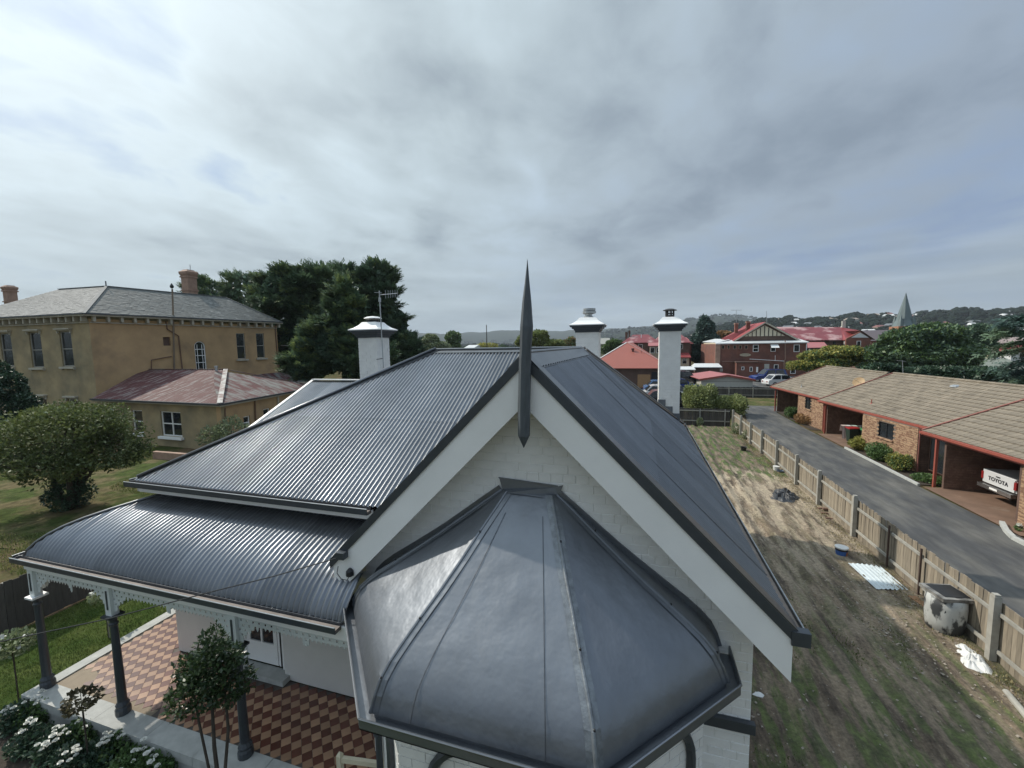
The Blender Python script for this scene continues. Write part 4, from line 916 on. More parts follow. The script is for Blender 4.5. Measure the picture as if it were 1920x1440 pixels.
# ================================================================== THINGS IN THE YARD
def bag(c, pts, h, mt, name, label, cat, seed=3, n=26, wr=.5):
    rr = random.Random(seed); xs_ = [p_.x for p_ in pts]; ys_ = [p_.y for p_ in pts]; cx, cy = sum(xs_)/len(xs_), sum(ys_)/len(ys_)
    m = MB(); m.v.append((cx, cy, h+.07)); rings = 7; P_ = []
    def edge(a):
        # radius by ray casting on polygon
        best = .1
        for i in range(len(pts)):
            x1, y1, x2, y2 = pts[i-1].x-cx, pts[i-1].y-cy, pts[i].x-cx, pts[i].y-cy; ca, sa = math.cos(a), math.sin(a)
            den = ca*(y2-y1)-sa*(x2-x1)
            if abs(den) < 1e-6: continue
            t1 = (x1*(y2-y1)-y1*(x2-x1))/den; u1 = (x1*sa-y1*ca)/den
            if t1 > 0 and -.001 <= u1 <= 1.001: best = t1
        return best
    for r_ in range(1, rings+1):
        for k in range(n*2):
            a = 2*PI*k/(n*2); e = edge(a)*(1+rr.uniform(-.04, .04)*(r_ == rings)); f = r_/rings; q = Vector((cx+math.cos(a)*e*f, cy+math.sin(a)*e*f, 0))
            z = h*(1-f**2.2)*(1+wr*mnoise.noise(q*6+Vector((seed, 0, 0)))+wr*.6*mnoise.noise(q*15)) + .065; m.v.append((q.x, q.y, max(.05, z)))
    N_ = n*2; m.f = [(0, 1+k, 1+(k+1) % N_) for k in range(N_)]+[(1+r_*N_+k, 1+(r_+1)*N_+k, 1+(r_+1)*N_+(k+1) % N_, 1+r_*N_+(k+1) % N_) for r_ in range(rings-1) for k in range(N_)]
    return tag(m.build(name, mt, smooth=wr < .6), label, cat)
PLASW = mat('white_plastic', (0.62, 0.62, 0.60), rough=0.45, var=0.12, vscale=5, bump=0.6, bscale=9)
PLASB = mat('black_plastic_sheet', (0.028, 0.030, 0.034), rough=0.38, var=0.2, bump=0.6, bscale=9)
bag(None, [Zp(1440, 938), Zp(1452, 920), Zp(1476, 918), Zp(1503, 938), Zp(1490, 949), Zp(1464, 946)], .20, PLASB, 'plastic_sheet', 'crumpled black plastic sheet lying on the pale dirt of the yard', 'plastic sheet', 4, wr=1.0)
bag(None, [Zp(1783, 1212), Zp(1800, 1209), Zp(1835, 1232), Zp(1862, 1262), Zp(1868, 1282), Zp(1842, 1273), Zp(1808, 1262), Zp(1794, 1240)], .13, PLASW, 'sack', 'crumpled white plastic sack lying on the ground beside the stained drum', 'sack', 5, wr=.9)
# stained drum with square lid
dc = Zp(1778, 1196); DRM = mat('blackened_white_enamel', (0.46, 0.47, 0.45), rough=0.7, var=0.15, vscale=3, col2=(0.045, 0.048, 0.05), c2scale=3.8, c2pos=(0.46, 0.54), stretch=(1, 1, .55), bump=.3, bscale=20)
dt = thing('drum', 'old white drum blotched with black stains and a flat lid, standing against the fence', 'drum', (dc.x, dc.y+.1, 0.05)); cx, cy = dc.x+.05, dc.y+.25
m = MB().lathe(cx, cy, [(.27, .06), (.33, .10), (.365, .35), (.37, .7), (.36, .93)], 28); m.build('body', DRM, dt, smooth=True)
m = MB(); m.obox((cx, cy, .965), (.335, .055, 0), (-.055, .335, 0), (0, 0, .04)); m.build('lid', mat('dirty_lid', (.22, .215, .20), rough=.55, var=.3, vscale=5, col2=(.04, .04, .04), c2scale=3), dt)
m = MB(); m.obox((cx+.03, cy+.02, 1.01), (.26, .045, 0), (-.045, .26, 0), (0, 0, .006)); m.build('lid_panel', BLACK, dt)
m = MB(); a = Vector((cx-.21, cy-.30, .66)); m.tube([a+Vector((.05, .07, 0)), a], [.05, .045], 10); m.build('outlet', BLACK, dt)
# blue paint bucket
bc = Zp(1577, 1045); bt = thing('paint_bucket', 'blue paint bucket with white lid and orange label on the dirt', 'bucket', (bc.x, bc.y, .06))
MB().lathe(bc.x, bc.y, [(.145, .08), (.165, .25)], 16).build('body', mat('blue_plastic', (.04, .12, .36), rough=.4), bt)
MB().lathe(bc.x, bc.y, [(.166, .25), (.17, .32)], 16).build('dark_band', BLACK, bt); MB().lathe(bc.x, bc.y, [(.182, .32), (.185, .36), (.17, .365)], 16).build('lid', PLASW, bt)
m = MB(); 
for k in range(5):
    a0, a1 = -1.1+k*.2, -.9+k*.2; m.poly([(bc.x+.152*math.cos(a0), bc.y+.152*math.sin(a0), .10), (bc.x+.152*math.cos(a1), bc.y+.152*math.sin(a1), .10), (bc.x+.172*math.cos(a1), bc.y+.172*math.sin(a1), .24), (bc.x+.172*math.cos(a0), bc.y+.172*math.sin(a0), .24)])
m.build('label', mat('orange_label', (.40, .14, .05)), bt)
# white bucket and bowl by the fence
bc = Zp(1455, 885); MB().lathe(bc.x, bc.y, [(.13, .06), (.16, .30), (.165, .32)], 14).build('tmp', PLASW); o = bpy.data.objects['tmp']; o.name = 'bucket'; tag(o, 'plain white bucket beside the fence near the back of the yard', 'bucket')
q = bc+Vector((.12, -.28, 0)); m = MB().lathe(q.x, q.y, [(.10, .05), (.17, .14), (.18, .18), (.16, .18), (.12, .10)], 14, caps=False); tag(m.build('bowl', mat('blue_grey_plastic', (.10, .13, .18), rough=.4)), 'small blue grey bowl on the ground in front of the white bucket', 'bowl')
q = Zp(1394, 848); m = MB().lathe(q.x, q.y, [(.13, .05), (.18, .34), (.20, .35), (.17, .33), (.13, .12)], 14, caps=False); tag(m.build('flower_pot', BLACK), 'empty black plant pot on the rough grass near the fence', 'pot')
# corrugated white sheet on the ground
ca, cb, cc_, cd_ = Zp(1590, 1056), Zp(1628, 1055), Zp(1702, 1110), Zp(1641, 1107); ca, cd_ = Zp(1590, 1056, .1), Zp(1643, 1108, .08); cb, cc_ = Zp(1650, 1064, .1), Zp(1702, 1108, .08)
m = MB(); n = 70
for j in range(2):
    for i in range(n+1):
        f = i/n; A = ca.lerp(cb, f) if j == 0 else cd_.lerp(cc_, f); ph = (f*7) % 1; z = .035 if ph < .25 else (.0 if .38 < ph < .86 else (.035*(1-(ph-.25)/.13) if ph < .38 else .035*(ph-.86)/.14)); m.v.append((A.x, A.y, .10+z*(.3+f)+.03*math.sin(f*3+j)))
m.f = [(i, i+1, n+1+i+1, n+1+i) for i in range(n)]
tag(m.build('corrugated_sheet', mat('pale_blue_sheet', (.52, .58, .60), rough=.45, var=.12, vscale=2)), 'pale white ribbed metal sheet lying flat on the dirt by the fence', 'metal sheet')
# bricks by the fence
bq = brick_mesh(.23, .076, .11, 'b', BRICKD, 3)
nm_ = ['farthest of the loose brown bricks in a row by the fence foot', 'loose brown brick between two others in a row by the fence foot', 'nearest loose brown brick of the row by the fence foot', 'brown brick lying askew on top of the row by the fence']
for k, (px, py) in enumerate(((1537, 958), (1543, 967), (1552, 977), (1546, 962))):
    q = Zp(px, py); m = MB(); a = random.uniform(-.3, .3); zz = .1 if k < 3 else .18; m.obox((q.x+.05, q.y, zz), (.115*math.cos(a), .115*math.sin(a), 0), (-.055*math.sin(a), .055*math.cos(a), 0), (0, 0, .038)); m.build('loose_brick', BRICKD); tag(COL.objects[-1], nm_[k], 'brick', 'loose bricks by the fence')
q = Zp(1724, 1135); m = MB(); m.obox((q.x, q.y, .09), (.10, .02, 0), (-.05, .24, 0), (0, 0, .025)); tag(m.build('timber_offcut', TIMB), 'short tan board offcut leaning by the drum at the fence', 'board')
for k, (px, py, lb) in enumerate(((1722, 1118, 'flat pale scrap of board on the dirt near the corrugated sheet'), (1417, 1276, 'upper pale stone scrap beside the house wall'), (1420, 1310, 'lower pale stone scrap beside the house wall'), (1858, 1302, 'torn white plastic scrap on the ground below the sack'))):
    q = Zp(px, py); m = MB(); pts = [(q.x+.14*math.cos(a)*random.uniform(.6, 1.2), q.y+.08*math.sin(a)*random.uniform(.6, 1.2), .08) for a in np.linspace(0, 5.4, 7)]; m.prism(pts, (0, 0, .025)); tag(m.build('scrap', PLASW), lb, 'scrap')
a = Zp(1885, 1308); b_ = Zp(1935, 1368); m = MB().tube([a+Vector((0, 0, .12)), a.lerp(b_, .5)+Vector((0, 0, .125)), b_+Vector((0, 0, .12))], .06, 10); tag(m.build('timber_pole', POSTW), 'pale round timber pole lying along the fence foot at the right', 'pole')
# weeds and debris
def grass(name, poly_fn, n, size, mt, seed, kind='stuff', up=1.3):
    r_ = np.random.RandomState(seed); P = poly_fn(r_, n); D = np.zeros_like(P); D[:, 2] = 1
    o = leaves(name, P, D, size, mt, None, 5.0, up, .6, seed); o['kind'] = kind; return o
def yardpts(r_, n):
    x = 1.5+5.8*r_.rand(n); y = np.where(r_.rand(n) < .6, 1+12*r_.rand(n), 24+13*r_.rand(n)); P = np.stack([x, y, np.full(n, .09)], 1)
    k = pseudo(P*np.array([1.3, .45, 1]), 1.9, 2) > .18; return P[k]
GRASSL = leafmat('grass_blade', (0.062, 0.084, 0.025), (0.129, 0.144, 0.044), 1.2, .2, .7)
grass('yard_grass', yardpts, 52000, .070, GRASSL, 5)
def fpts(r_, n): y = 7+30*r_.rand(n); x = 7.28-np.abs(r_.normal(0, .28, n)); return np.stack([x, y, np.full(n, .10)], 1)
grass('fence_weeds', fpts, 5000, .10, leafmat('dry_weed', (0.175, 0.158, 0.079), (0.350, 0.298, 0.158), 2, .2, .8), 8)
r_ = np.random.RandomState(4); n = 2600; P = np.stack([1.4+5.9*r_.rand(n), 1+22*r_.rand(n)**.8, np.full(n, .085)], 1); P[:900, 0] = 7.2-np.abs(r_.normal(0, .5, 900)); D = np.tile([1., 0, .1], (n, 1))
o = leaves('ground_debris', P, D, .045, mat('pale_chips', (.34, .30, .24), rough=.9, var=.3, vscale=9), None, 1.4, 0, 1.5, 4); o['kind'] = 'stuff'
m = MB(); r2 = random.Random(12)
for k in range(1500):
    u_ = r2.random(); x, y = (7.15-abs(r2.gauss(0, .45)), r2.uniform(9, 34)) if u_ < .45 else ((1.5+abs(r2.gauss(0, .5)), r2.uniform(2, 16)) if u_ < .6 else ((5.9+r2.gauss(0, .5), r2.gauss(11.6, 1.2)) if u_ < .8 else (r2.uniform(1.5, 7), r2.uniform(2, 24))))
    if not 1.45 < x < 7.2: continue
    a = r2.uniform(0, 3.1); s_ = r2.uniform(.005, .016)*(1.8 if r2.random() < .08 else 1); z = yard_h(x, y); m.obox((x, y, z+s_*.3), (s_*1.3*math.cos(a), s_*1.3*math.sin(a), r2.uniform(-.3, .3)*s_), (-s_*math.sin(a), s_*math.cos(a), 0), (r2.uniform(-.4, .4)*s_, 0, s_*.6))
o = m.build('rubble', mat('rubble_stone', (.27, .235, .19), rough=.9, var=.45, vscale=14)); o['kind'] = 'stuff'
def lawnpts(r_, n):
    x = -14.9+6.0*r_.rand(n); y = -1+13*r_.rand(n); P = np.stack([x, y, np.full(n, .04)], 1); k = (x < -11.45) | (y < 2.6); return P[k]
grass('lawn_grass', lawnpts, 60000, .06, leafmat('lawn_blade', (0.056, 0.096, 0.025), (0.131, 0.175, 0.045), 1.0, .25, .6), 3)
def npts(r_, n):
    x = -34+19*r_.rand(n); y = 7.5+12*r_.rand(n); P = np.stack([x, y, np.full(n, .06)], 1); return P[pseudo(P, .35, 4) > -.15]
grass('neighbour_grass', npts, 45000, .13, leafmat('rough_blade', (0.096, 0.131, 0.035), (0.228, 0.228, 0.088), .5, .25, .7), 6)
# small wild plants along rear fence
for k, (px, py, s_) in enumerate(((1312, 800, .5), (1357, 798, .55), (1206, 795, .3), (1379, 815, .6), (1399, 826, .5))):
    q = Zp(px, py) if px > 1290 else Vector((0.5, 36.8, 0)); lb = ['thin weedy plant against the dark rear fence near its middle', 'taller weedy plant against the dark rear fence near the corner post', 'low weedy plant at the house end of the rear fence', 'straggly bush in the corner where the two fences meet', 'low straggly weeds at the second fence post from the corner'][k]
    tree('weed_plant', lb, (q.x, q.y, .05), [(q.x, q.y, s_*.8, .35*s_+.1, .3*s_+.1, s_*.8)], 500, .09, PALEL, r=.02, th=s_*.7, depth=1, seed=30+k, cat='plant', group='weeds by the rear fence', gap=.2)
# ================================================================== BRICK UNITS ON THE RIGHT
UB = thing('brick_unit_block', 'long low tan brick block of units with stepped concrete tile roof and red fascias', 'units', (15, 33, 0))
TMs = []
for s in range(4):
    rr = random.Random(s); m = MB(); w, l = .5, .5
    # tile in local coords: x across, y up slope, z normal ; rolled front lip
    m.add([(-.5, -.5, .0), (.5, -.5, .0), (.5, .5, -.02), (-.5, .5, -.02), (-.5, -.5, .038), (-.15, -.5, .030), (.15, -.5, .030), (.5, -.5, .046), (.5, .5, .014), (.15, .5, .0), (-.15, .5, .0), (-.5, .5, .008)],
          [(0, 1, 7, 6, 5, 4), (4, 5, 10, 11), (5, 6, 9, 10), (6, 7, 8, 9), (1, 2, 8, 7), (0, 4, 11, 3)])
    me = bpy.data.meshes.new('roof_tile'); me.from_pydata(m.v, [], m.f); me.materials.append(UTILE); me.update(); TMs.append(me)
units = [((12.80, 47.3), (13.72, 37.3), (17.15, 46.6), (17.45, 36.9), 2.50, 4.52), ((13.15, 36.75), (14.28, 25.4), (17.42, 36.2), (18.15, 25.0), 2.50, 4.56), ((13.35, 25.05), (13.85, 13.5), (18.15, 24.9), (18.9, 13.5), 2.50, 4.60)]
alltiles = []
for ui, (A, B, D_, C_, ze, zr) in enumerate(units):
    A3, B3, C3, D3 = Vector(A+(ze,)), Vector(B+(ze,)), Vector(C_+(zr,)), Vector(D_+(zr,))
    RF = part('unit_roof', None, UB); nc = 14; nw = int((B3-A3).length/.30)
    for j in range(nc):
        for i in range(nw):
            u0, u1 = i/nw, (i+1)/nw; v0, v1 = j/nc, (j+1.06)/nc
            P = lambda u, v: A3.lerp(B3, u).lerp(D3.lerp(C3, u), v)
            alltiles.append((RF, P((u0+u1)/2, (v0+v1)/2), P(u1, (v0+v1)/2)-P(u0, (v0+v1)/2), P((u0+u1)/2, v1)-P((u0+u1)/2, v0)))
    m = MB(); m.prism([A3-Vector((0, 0, .04)), B3-Vector((0, 0, .04)), C3-Vector((0, 0, .04)), D3-Vector((0, 0, .04))], (0, 0, -.08)); m.poly([D3, C3, C3+Vector((4.5, .3, -2)), D3+Vector((4.5, .3, -2))]); m.build('roof_deck', BBRICK, UB)
    d_ = (B3-A3).normalized(); nr = Vector((-d_.y, d_.x, 0)); nr = nr if nr.x < 0 else -nr
    m = MB(); m.bar(A3+Vector((0, 0, -.10)), B3+Vector((0, 0, -.10)), .03, .20); m.bar(A3-Vector((0, 0, .10)), D3-Vector((0, 0, .10)), .03, .20); m.build('fascia', REDF, UB)
    g_ = MB(); g_.bar(A3+nr*.07+Vector((0, 0, -.055)), B3+nr*.07+Vector((0, 0, -.055)), .11, .10); g_.build('gutter', REDF, UB)
    m = MB(); m.bar(A3+Vector((.0, .02, .055)), D3+Vector((0, .02, .055)), .12, .05); m.build('verge_capping', REDP, UB)
    n_ = int((C3-D3).length/.38)
    for k in range(n_):
        a = D3.lerp(C3, k/n_); b_ = D3.lerp(C3, (k+1.03)/n_); m = MB(); m.tube([a+Vector((0, 0, .02)), b_+Vector((0, 0, .035))], .085, 7); m.build('ridge_tile', UTILE, RF)
alltiles.sort(key=lambda t_: (t_[1]-EYE).length)
vis_ = [t_ for t_ in alltiles if math.degrees(math.atan2(t_[1].x, t_[1].y)) < 36]
ids = set(id(t_) for t_ in vis_[:290]); rest = {}
for t_ in alltiles:
    RF, c_, U_, V_ = t_; n_ = U_.cross(V_).normalized(); n_ = n_ if n_.z > 0 else -n_
    u_, v_ = U_.normalized(), V_.normalized()
    R3 = Matrix((u_, n_.cross(u_), n_)).transposed()
    if id(t_) in ids: inst('roof_tile', random.choice(TMs), RF, c_+n_*random.uniform(0, .006), R3.to_4x4().to_euler(), (U_.length*.985, V_.length*(1 if n_.cross(u_).dot(v_) > 0 else -1), 1))
    else:
        m = rest.setdefault(RF.name, (RF, MB()))[1]; me = TMs[0]
        m.add([c_+U_*(p_.co.x*.985)+V_*p_.co.y+n_*p_.co.z for p_ in me.vertices], [tuple(f_.vertices) for f_ in me.polygons])
for RF, m in rest.values(): m.build('roof_tiles', UTILE, RF, kind='stuff')
# brick walls with laid courses
def brickwall(a, b_, z0, z1, mt, name, holes=(), par=UB, thick=.11, side=None):
    a, b_ = Vector(a+(0,)), Vector(b_+(0,)); d_ = (b_-a); L_ = d_.length; d_.normalize(); nr = Vector((-d_.y, d_.x, 0))
    if side is None: side = EYE-Vector((0, 0, H))
    if nr.dot(Vector((0, 0, 0))-a) < 0: nr = -nr
    pw_ = part(name, None, par); m = MB(); bk = MB()
    # mortar backing with holes: split horizontally
    xs_ = sorted(set([0, L_]+[h_ for ho in holes for h_ in ho[:2]])); 
    for x0, x1 in zip(xs_, xs_[1:]):
        hs = [ho for ho in holes if ho[0] <= x0+1e-4 and ho[1] >= x1-1e-4]
        segs = [(z0, z1)] if not hs else [(z0, hs[0][2]), (hs[0][3], z1)]
        for s0, s1 in segs:
            if s1-s0 > .01: bk.obox(a+d_*(x0+x1)/2-nr*thick/2+Vector((0, 0, (s0+s1)/2)), d_*(x1-x0)/2, nr*thick/2, (0, 0, (s1-s0)/2))
    bk.build('wall_core', MORTAR if mt is BRICKU else BBRICK, pw_)
    z = z0; r = 0
    while z < z1-.08:
        x = 0 if r % 2 else -.17
        while x < L_:
            x0, x1 = max(0, x)+.005, min(L_, x+.34)-.005
            if x1-x0 > .03 and not any(ho[0]-.03 < (x0+x1)/2 < ho[1]+.03 and ho[2]-.03 < z+.04 < ho[3]+.03 for ho in holes):
                q = random.uniform(.006, .016); c_ = a+d_*(x0+x1)/2+nr*q/2+Vector((0, 0, z+.055)); b0 = len(m.v); u_ = d_*(x1-x0)/2; w_ = Vector((0, 0, .050)); o_ = nr*q/2
                m.v += [tuple(c_+s1*u_+s2*w_+s3*o_) for s3 in (-1, 1) for s1, s2 in ((-1, -1), (1, -1), (1, 1), (-1, 1))]
                m.f += [tuple(b0+k for k in f_) for f_ in ((4, 5, 6, 7), (0, 1, 5, 4), (1, 2, 6, 5), (2, 3, 7, 6), (3, 0, 4, 7))]
            x += .34
        z += .118; r += 1
    m.build('brickwork', mt, pw_, kind='stuff'); return pw_
def awin(a, b_, z0, z1, par=UB, frame=BLACK, back=.06, split=True, name='window', sill=True):
    a, b_ = Vector(a+(0,)), Vector(b_+(0,)); d_ = (b_-a); L_ = d_.length; d_.normalize(); nr = Vector((-d_.y, d_.x, 0)); nr = nr if nr.dot(-a) > 0 else -nr; c_ = (a+b_)/2-nr*back
    fr_ = MB()
    for s_ in (-1, 1): fr_.obox(c_+d_*s_*(L_/2-.025)+Vector((0, 0, (z0+z1)/2)), d_*.025, nr*.03, (0, 0, (z1-z0)/2)); fr_.obox(c_+Vector((0, 0, (z0+z1)/2+s_*((z1-z0)/2-.025))), d_*(L_/2-.05), nr*.03, (0, 0, .025))
    if split: fr_.obox(c_+Vector((0, 0, (z0+z1)/2)), d_*.02, nr*.028, (0, 0, (z1-z0)/2-.05))
    w_ = fr_.build(name, frame, par); MB().obox(c_-nr*.01+Vector((0, 0, (z0+z1)/2)), d_*(L_/2-.05), nr*.004, (0, 0, (z1-z0)/2-.05)).build('pane', GLASS, w_)
    if sill: MB().obox((a+b_)/2+nr*.02+Vector((0, 0, z0-.045)), d_*(L_/2+.04), nr*.07, (0, 0, .04)).build('sill', BRICKU if par is UB else WHITE, w_)
    return w_
brickwall((13.35, 41.6), (13.72, 37.45), 0, 2.38, BRICKU, 'front_wall', holes=((1.25, 2.35, 1.35, 2.3),)); a = Vector((13.35, 41.6, 0)); d_ = (Vector((13.72, 37.45, 0))-a).normalized()
awin(tuple((a+d_*1.25)[:2]), tuple((a+d_*2.35)[:2]), 1.35, 2.3)
a = Vector((13.50, 31.0, 0)); b_ = Vector((13.98, 26.5, 0)); d_ = (b_-a).normalized()
brickwall(tuple(a[:2]), tuple(b_[:2]), 0, 2.38, BRICKU, 'front_wall', holes=((1.45, 2.75, 1.3, 2.2),)); awin(tuple((a+d_*1.45)[:2]), tuple((a+d_*2.75)[:2]), 1.3, 2.2)
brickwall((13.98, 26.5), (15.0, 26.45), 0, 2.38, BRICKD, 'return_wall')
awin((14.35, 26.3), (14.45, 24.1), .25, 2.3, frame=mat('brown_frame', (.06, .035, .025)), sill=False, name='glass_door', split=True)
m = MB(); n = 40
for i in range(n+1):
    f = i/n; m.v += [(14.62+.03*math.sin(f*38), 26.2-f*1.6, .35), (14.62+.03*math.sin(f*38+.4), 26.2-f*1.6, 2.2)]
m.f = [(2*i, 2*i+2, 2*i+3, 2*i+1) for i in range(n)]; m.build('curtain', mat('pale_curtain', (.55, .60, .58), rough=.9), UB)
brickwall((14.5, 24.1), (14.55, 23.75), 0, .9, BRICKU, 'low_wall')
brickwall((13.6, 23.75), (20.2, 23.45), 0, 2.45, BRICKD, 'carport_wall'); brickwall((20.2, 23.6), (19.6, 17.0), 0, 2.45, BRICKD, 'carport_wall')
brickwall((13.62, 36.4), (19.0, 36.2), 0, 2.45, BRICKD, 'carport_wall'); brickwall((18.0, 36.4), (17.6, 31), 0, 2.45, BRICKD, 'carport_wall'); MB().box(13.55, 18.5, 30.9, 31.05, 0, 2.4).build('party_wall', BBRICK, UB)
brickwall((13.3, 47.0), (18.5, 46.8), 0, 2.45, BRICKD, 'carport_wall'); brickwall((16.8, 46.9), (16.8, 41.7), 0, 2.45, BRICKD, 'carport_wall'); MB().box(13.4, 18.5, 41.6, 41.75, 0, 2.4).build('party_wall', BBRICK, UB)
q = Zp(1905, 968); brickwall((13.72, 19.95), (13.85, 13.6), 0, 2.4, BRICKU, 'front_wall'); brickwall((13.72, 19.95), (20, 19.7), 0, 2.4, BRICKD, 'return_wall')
for (A, B, D_, C_, ze, zr) in units:
    m = MB(); m.prism([A+(2.37,), B+(2.37,), (B[0]+6, B[1], 2.37), (A[0]+6, A[1], 2.37)], (0, 0, .03)); m.build('soffit', mat('soffit', (.22, .20, .18)) if 'soffit' not in MATS else MATS['soffit'], UB)
for (x, y) in ((13.1, 46.9), (13.42, 36.2), (13.42, 24.05)): MB().box(x-.05, x+.05, y-.05, y+.05, 0, 2.42).build('carport_post', REDF, UB)
MB().tube([(14.0, 26.4, 2.4), (14.0, 26.4, .1)], .04, 6).build('downpipe', REDP, UB); MB().tube([(13.35, 36.6, 2.42), (13.45, 36.6, 2.3), (13.47, 36.6, .1)], .04, 6).build('downpipe', REDF, UB)
# dish, vents and aerial on the roof
def onroof(px, py, ui):
    A, B, D_, C_, ze, zr = units[ui]; A3, B3, D3 = Vector(A+(ze,)), Vector(B+(ze,)), Vector(D_+(zr,)); n_ = (B3-A3).cross(D3-A3); r = ray(px, py); return EYE+r*((A3-EYE).dot(n_)/r.dot(n_))
q = onroof(1610, 728, 0); sd = thing('satellite_dish', 'small tan satellite dish mounted on the tiled unit roof', 'satellite dish', tuple(q)); m = MB(); m.tube([q, q+Vector((-.05, -.05, .35))], .02, 6); m.build('mount', STEEL, sd)
m = MB(); ax = Vector((-.55, -.6, .5)).normalized(); u_ = ax.orthogonal().normalized(); v_ = ax.cross(u_); c_ = q+Vector((-.05, -.05, .48)); rings = []
for r_, o_ in ((0.02, -.06), (.18, -.045), (.32, -.01), (.38, .01)): rings.append([c_+ax*o_+(u_*math.cos(t_)+v_*math.sin(t_))*r_ for t_ in np.linspace(0, 2*PI, 19)[:-1]])
for R0, R1 in zip(rings, rings[1:]):
    for k in range(18): m.poly([R0[k], R0[(k+1) % 18], R1[(k+1) % 18], R1[k]])
m.build('dish', mat('tan_dish', (.40, .27, .14), rough=.6), sd); MB().tube([c_-v_*.3, c_+ax*.38], .012, 5).build('feed_arm', STEEL, sd)
for px, py, ui, lb, k in ((1792, 727, 1, 'round grey roof ventilator on the middle unit roof', 0), (1603, 703, 0, 'small flat grey vent near the ridge of the far unit roof', 1), (1634, 757, 1, 'short red vent pipe low on the middle unit roof', 2), (1503, 726, 0, 'thin grey vent pipe low on the far unit roof', 3)):
    q = onroof(px, py, ui); m = MB()
    if k == 0: m.lathe(q.x, q.y, [(.16, q.z), (.26, q.z+.05), (.24, q.z+.12), (.1, q.z+.17)], 12); mt = STEEL
    elif k == 1: m.obox(q+Vector((0, 0, .05)), (.08, .16, .02), (.14, -.07, .05), (0, 0, .04)); mt = STEEL
    else: m.lathe(q.x, q.y, [(.03, q.z-.05), (.03, q.z+.28)], 6); m.lathe(q.x, q.y, [(.12, q.z-.03), (.05, q.z+.05)], 8); mt = REDF if k == 2 else STEEL
    tag(m.build('roof_vent', mt), lb, 'vent')
q = onroof(1690, 703, 0)+Vector((.1, 0, 0)); tp = Yp(1692, 676, q.y); an = thing('television_aerial', 'television aerial standing on the ridge of the tiled unit roof', 'aerial', tuple(q)); MB().tube([q, tp], .022, 6).build('mast', STEEL, an)
m = MB(); m.bar(Yp(1682, 675.5, q.y), Yp(1699, 678, q.y), .05, .03); m.build('antenna_head', STEEL, an)
# white utility with its tailgate towards us
UT = thing('pickup_truck', 'white utility truck parked nose-in under the near carport, tailgate showing', 'pickup truck', (15.9, 21.5, .06))
CARW = mat('white_car_paint', (.62, .63, .63), rough=.25, var=.02, coat=.5); TRED = mat('tail_lamp', (.25, .02, .02), rough=.2); TYRE = mat('tyre', (.02, .02, .02), rough=.8); CHROME = mat('chrome', (.5, .5, .5), rough=.2, metal=.9)
ty0, ty1, tx = 21.27, 23.05, 14.5
MB().box(tx+.06, tx+1.9, ty0+.05, ty1-.05, .74, 1.24).build('tray', CARW, UT); MB().box(tx, tx+.07, ty0+.09, ty1-.09, .76, 1.28).build('tailgate', CARW, UT)
MB().box(tx+.02, tx+1.85, ty0+.06, ty1-.06, 1.26, 1.31).build('tray_cover', CARW, UT)
m = MB(); m.prism([(tx+1.95, ty0+.04, .5), (tx+5.0, ty0+.04, .5), (tx+5.0, ty0+.04, 1.0), (tx+3.7, ty0+.04, 1.12), (tx+3.2, ty0+.14, 1.72), (tx+2.1, ty0+.14, 1.74), (tx+1.95, ty0+.08, 1.15)], (0, ty1-ty0-.1, 0)); m.build('cab', CARW, UT)
MB().box(tx+1.93, tx+1.95, ty0+.25, ty1-.25, 1.25, 1.62).build('rear_window', GLASS, UT)
for yy in (ty0+.0, ty1-.12): MB().box(tx-.01, tx+.12, yy, yy+.12, .88, 1.20).build('tail_light', TRED, UT)
m = MB(); m.box(tx-.14, tx+.05, ty0+.02, ty1-.02, .54, .70); m.build('bumper', CHROME, UT); MB().box(tx-.146, tx-.14, (ty0+ty1)/2-.2, (ty0+ty1)/2+.2, .59, .67).build('number_plate', WHITE, UT); MB().obox((tx-.01, (ty0+ty1)/2, 1.16), (.012, 0, 0), (0, .10, 0), (0, 0, .02)).build('tailgate_handle', BLACK, UT)
for xx in (tx+.95, tx+4.1):
    for yy in (ty0+.05, ty1-.27): w_ = MB(); c_ = Vector((xx, yy, .40)); w_.tube([c_, c_+Vector((0, .22, 0))], .34, 18); w_ = w_.build('wheel', TYRE, UT); MB().tube([c_-Vector((0, .01, 0)), c_+Vector((0, .23, 0))], .2, 12).build('rim', STEEL, w_)
m = MB(); m.box(tx+.1, tx+5, ty0+.3, ty1-.3, .40, .62); m.build('chassis', BLACK, UT)
def text_mesh(body, size, loc, rot, mt, par, name, ext=.004, spacing=1.0):
    cu = bpy.data.curves.new(name, 'FONT'); cu.body = body; cu.size = size; cu.extrude = ext; cu.align_x = 'CENTER'; cu.align_y = 'CENTER'; cu.space_character = spacing; cu.offset = .006
    tmp = bpy.data.objects.new(name+'_c', cu); COL.objects.link(tmp); bpy.context.view_layer.update()
    me = bpy.data.meshes.new_from_object(tmp.evaluated_get(bpy.context.evaluated_depsgraph_get())); bpy.data.objects.remove(tmp); me.materials.clear(); me.materials.append(mt)
    return inst(name, me, par, loc, rot)
text_mesh('TOYOTA', .225, (tx-.008, (ty0+ty1)/2, .99), (PI/2, 0, -PI/2), mat('badge_grey', (.03, .03, .035)), UT, 'tailgate_lettering', .006, 1.12)
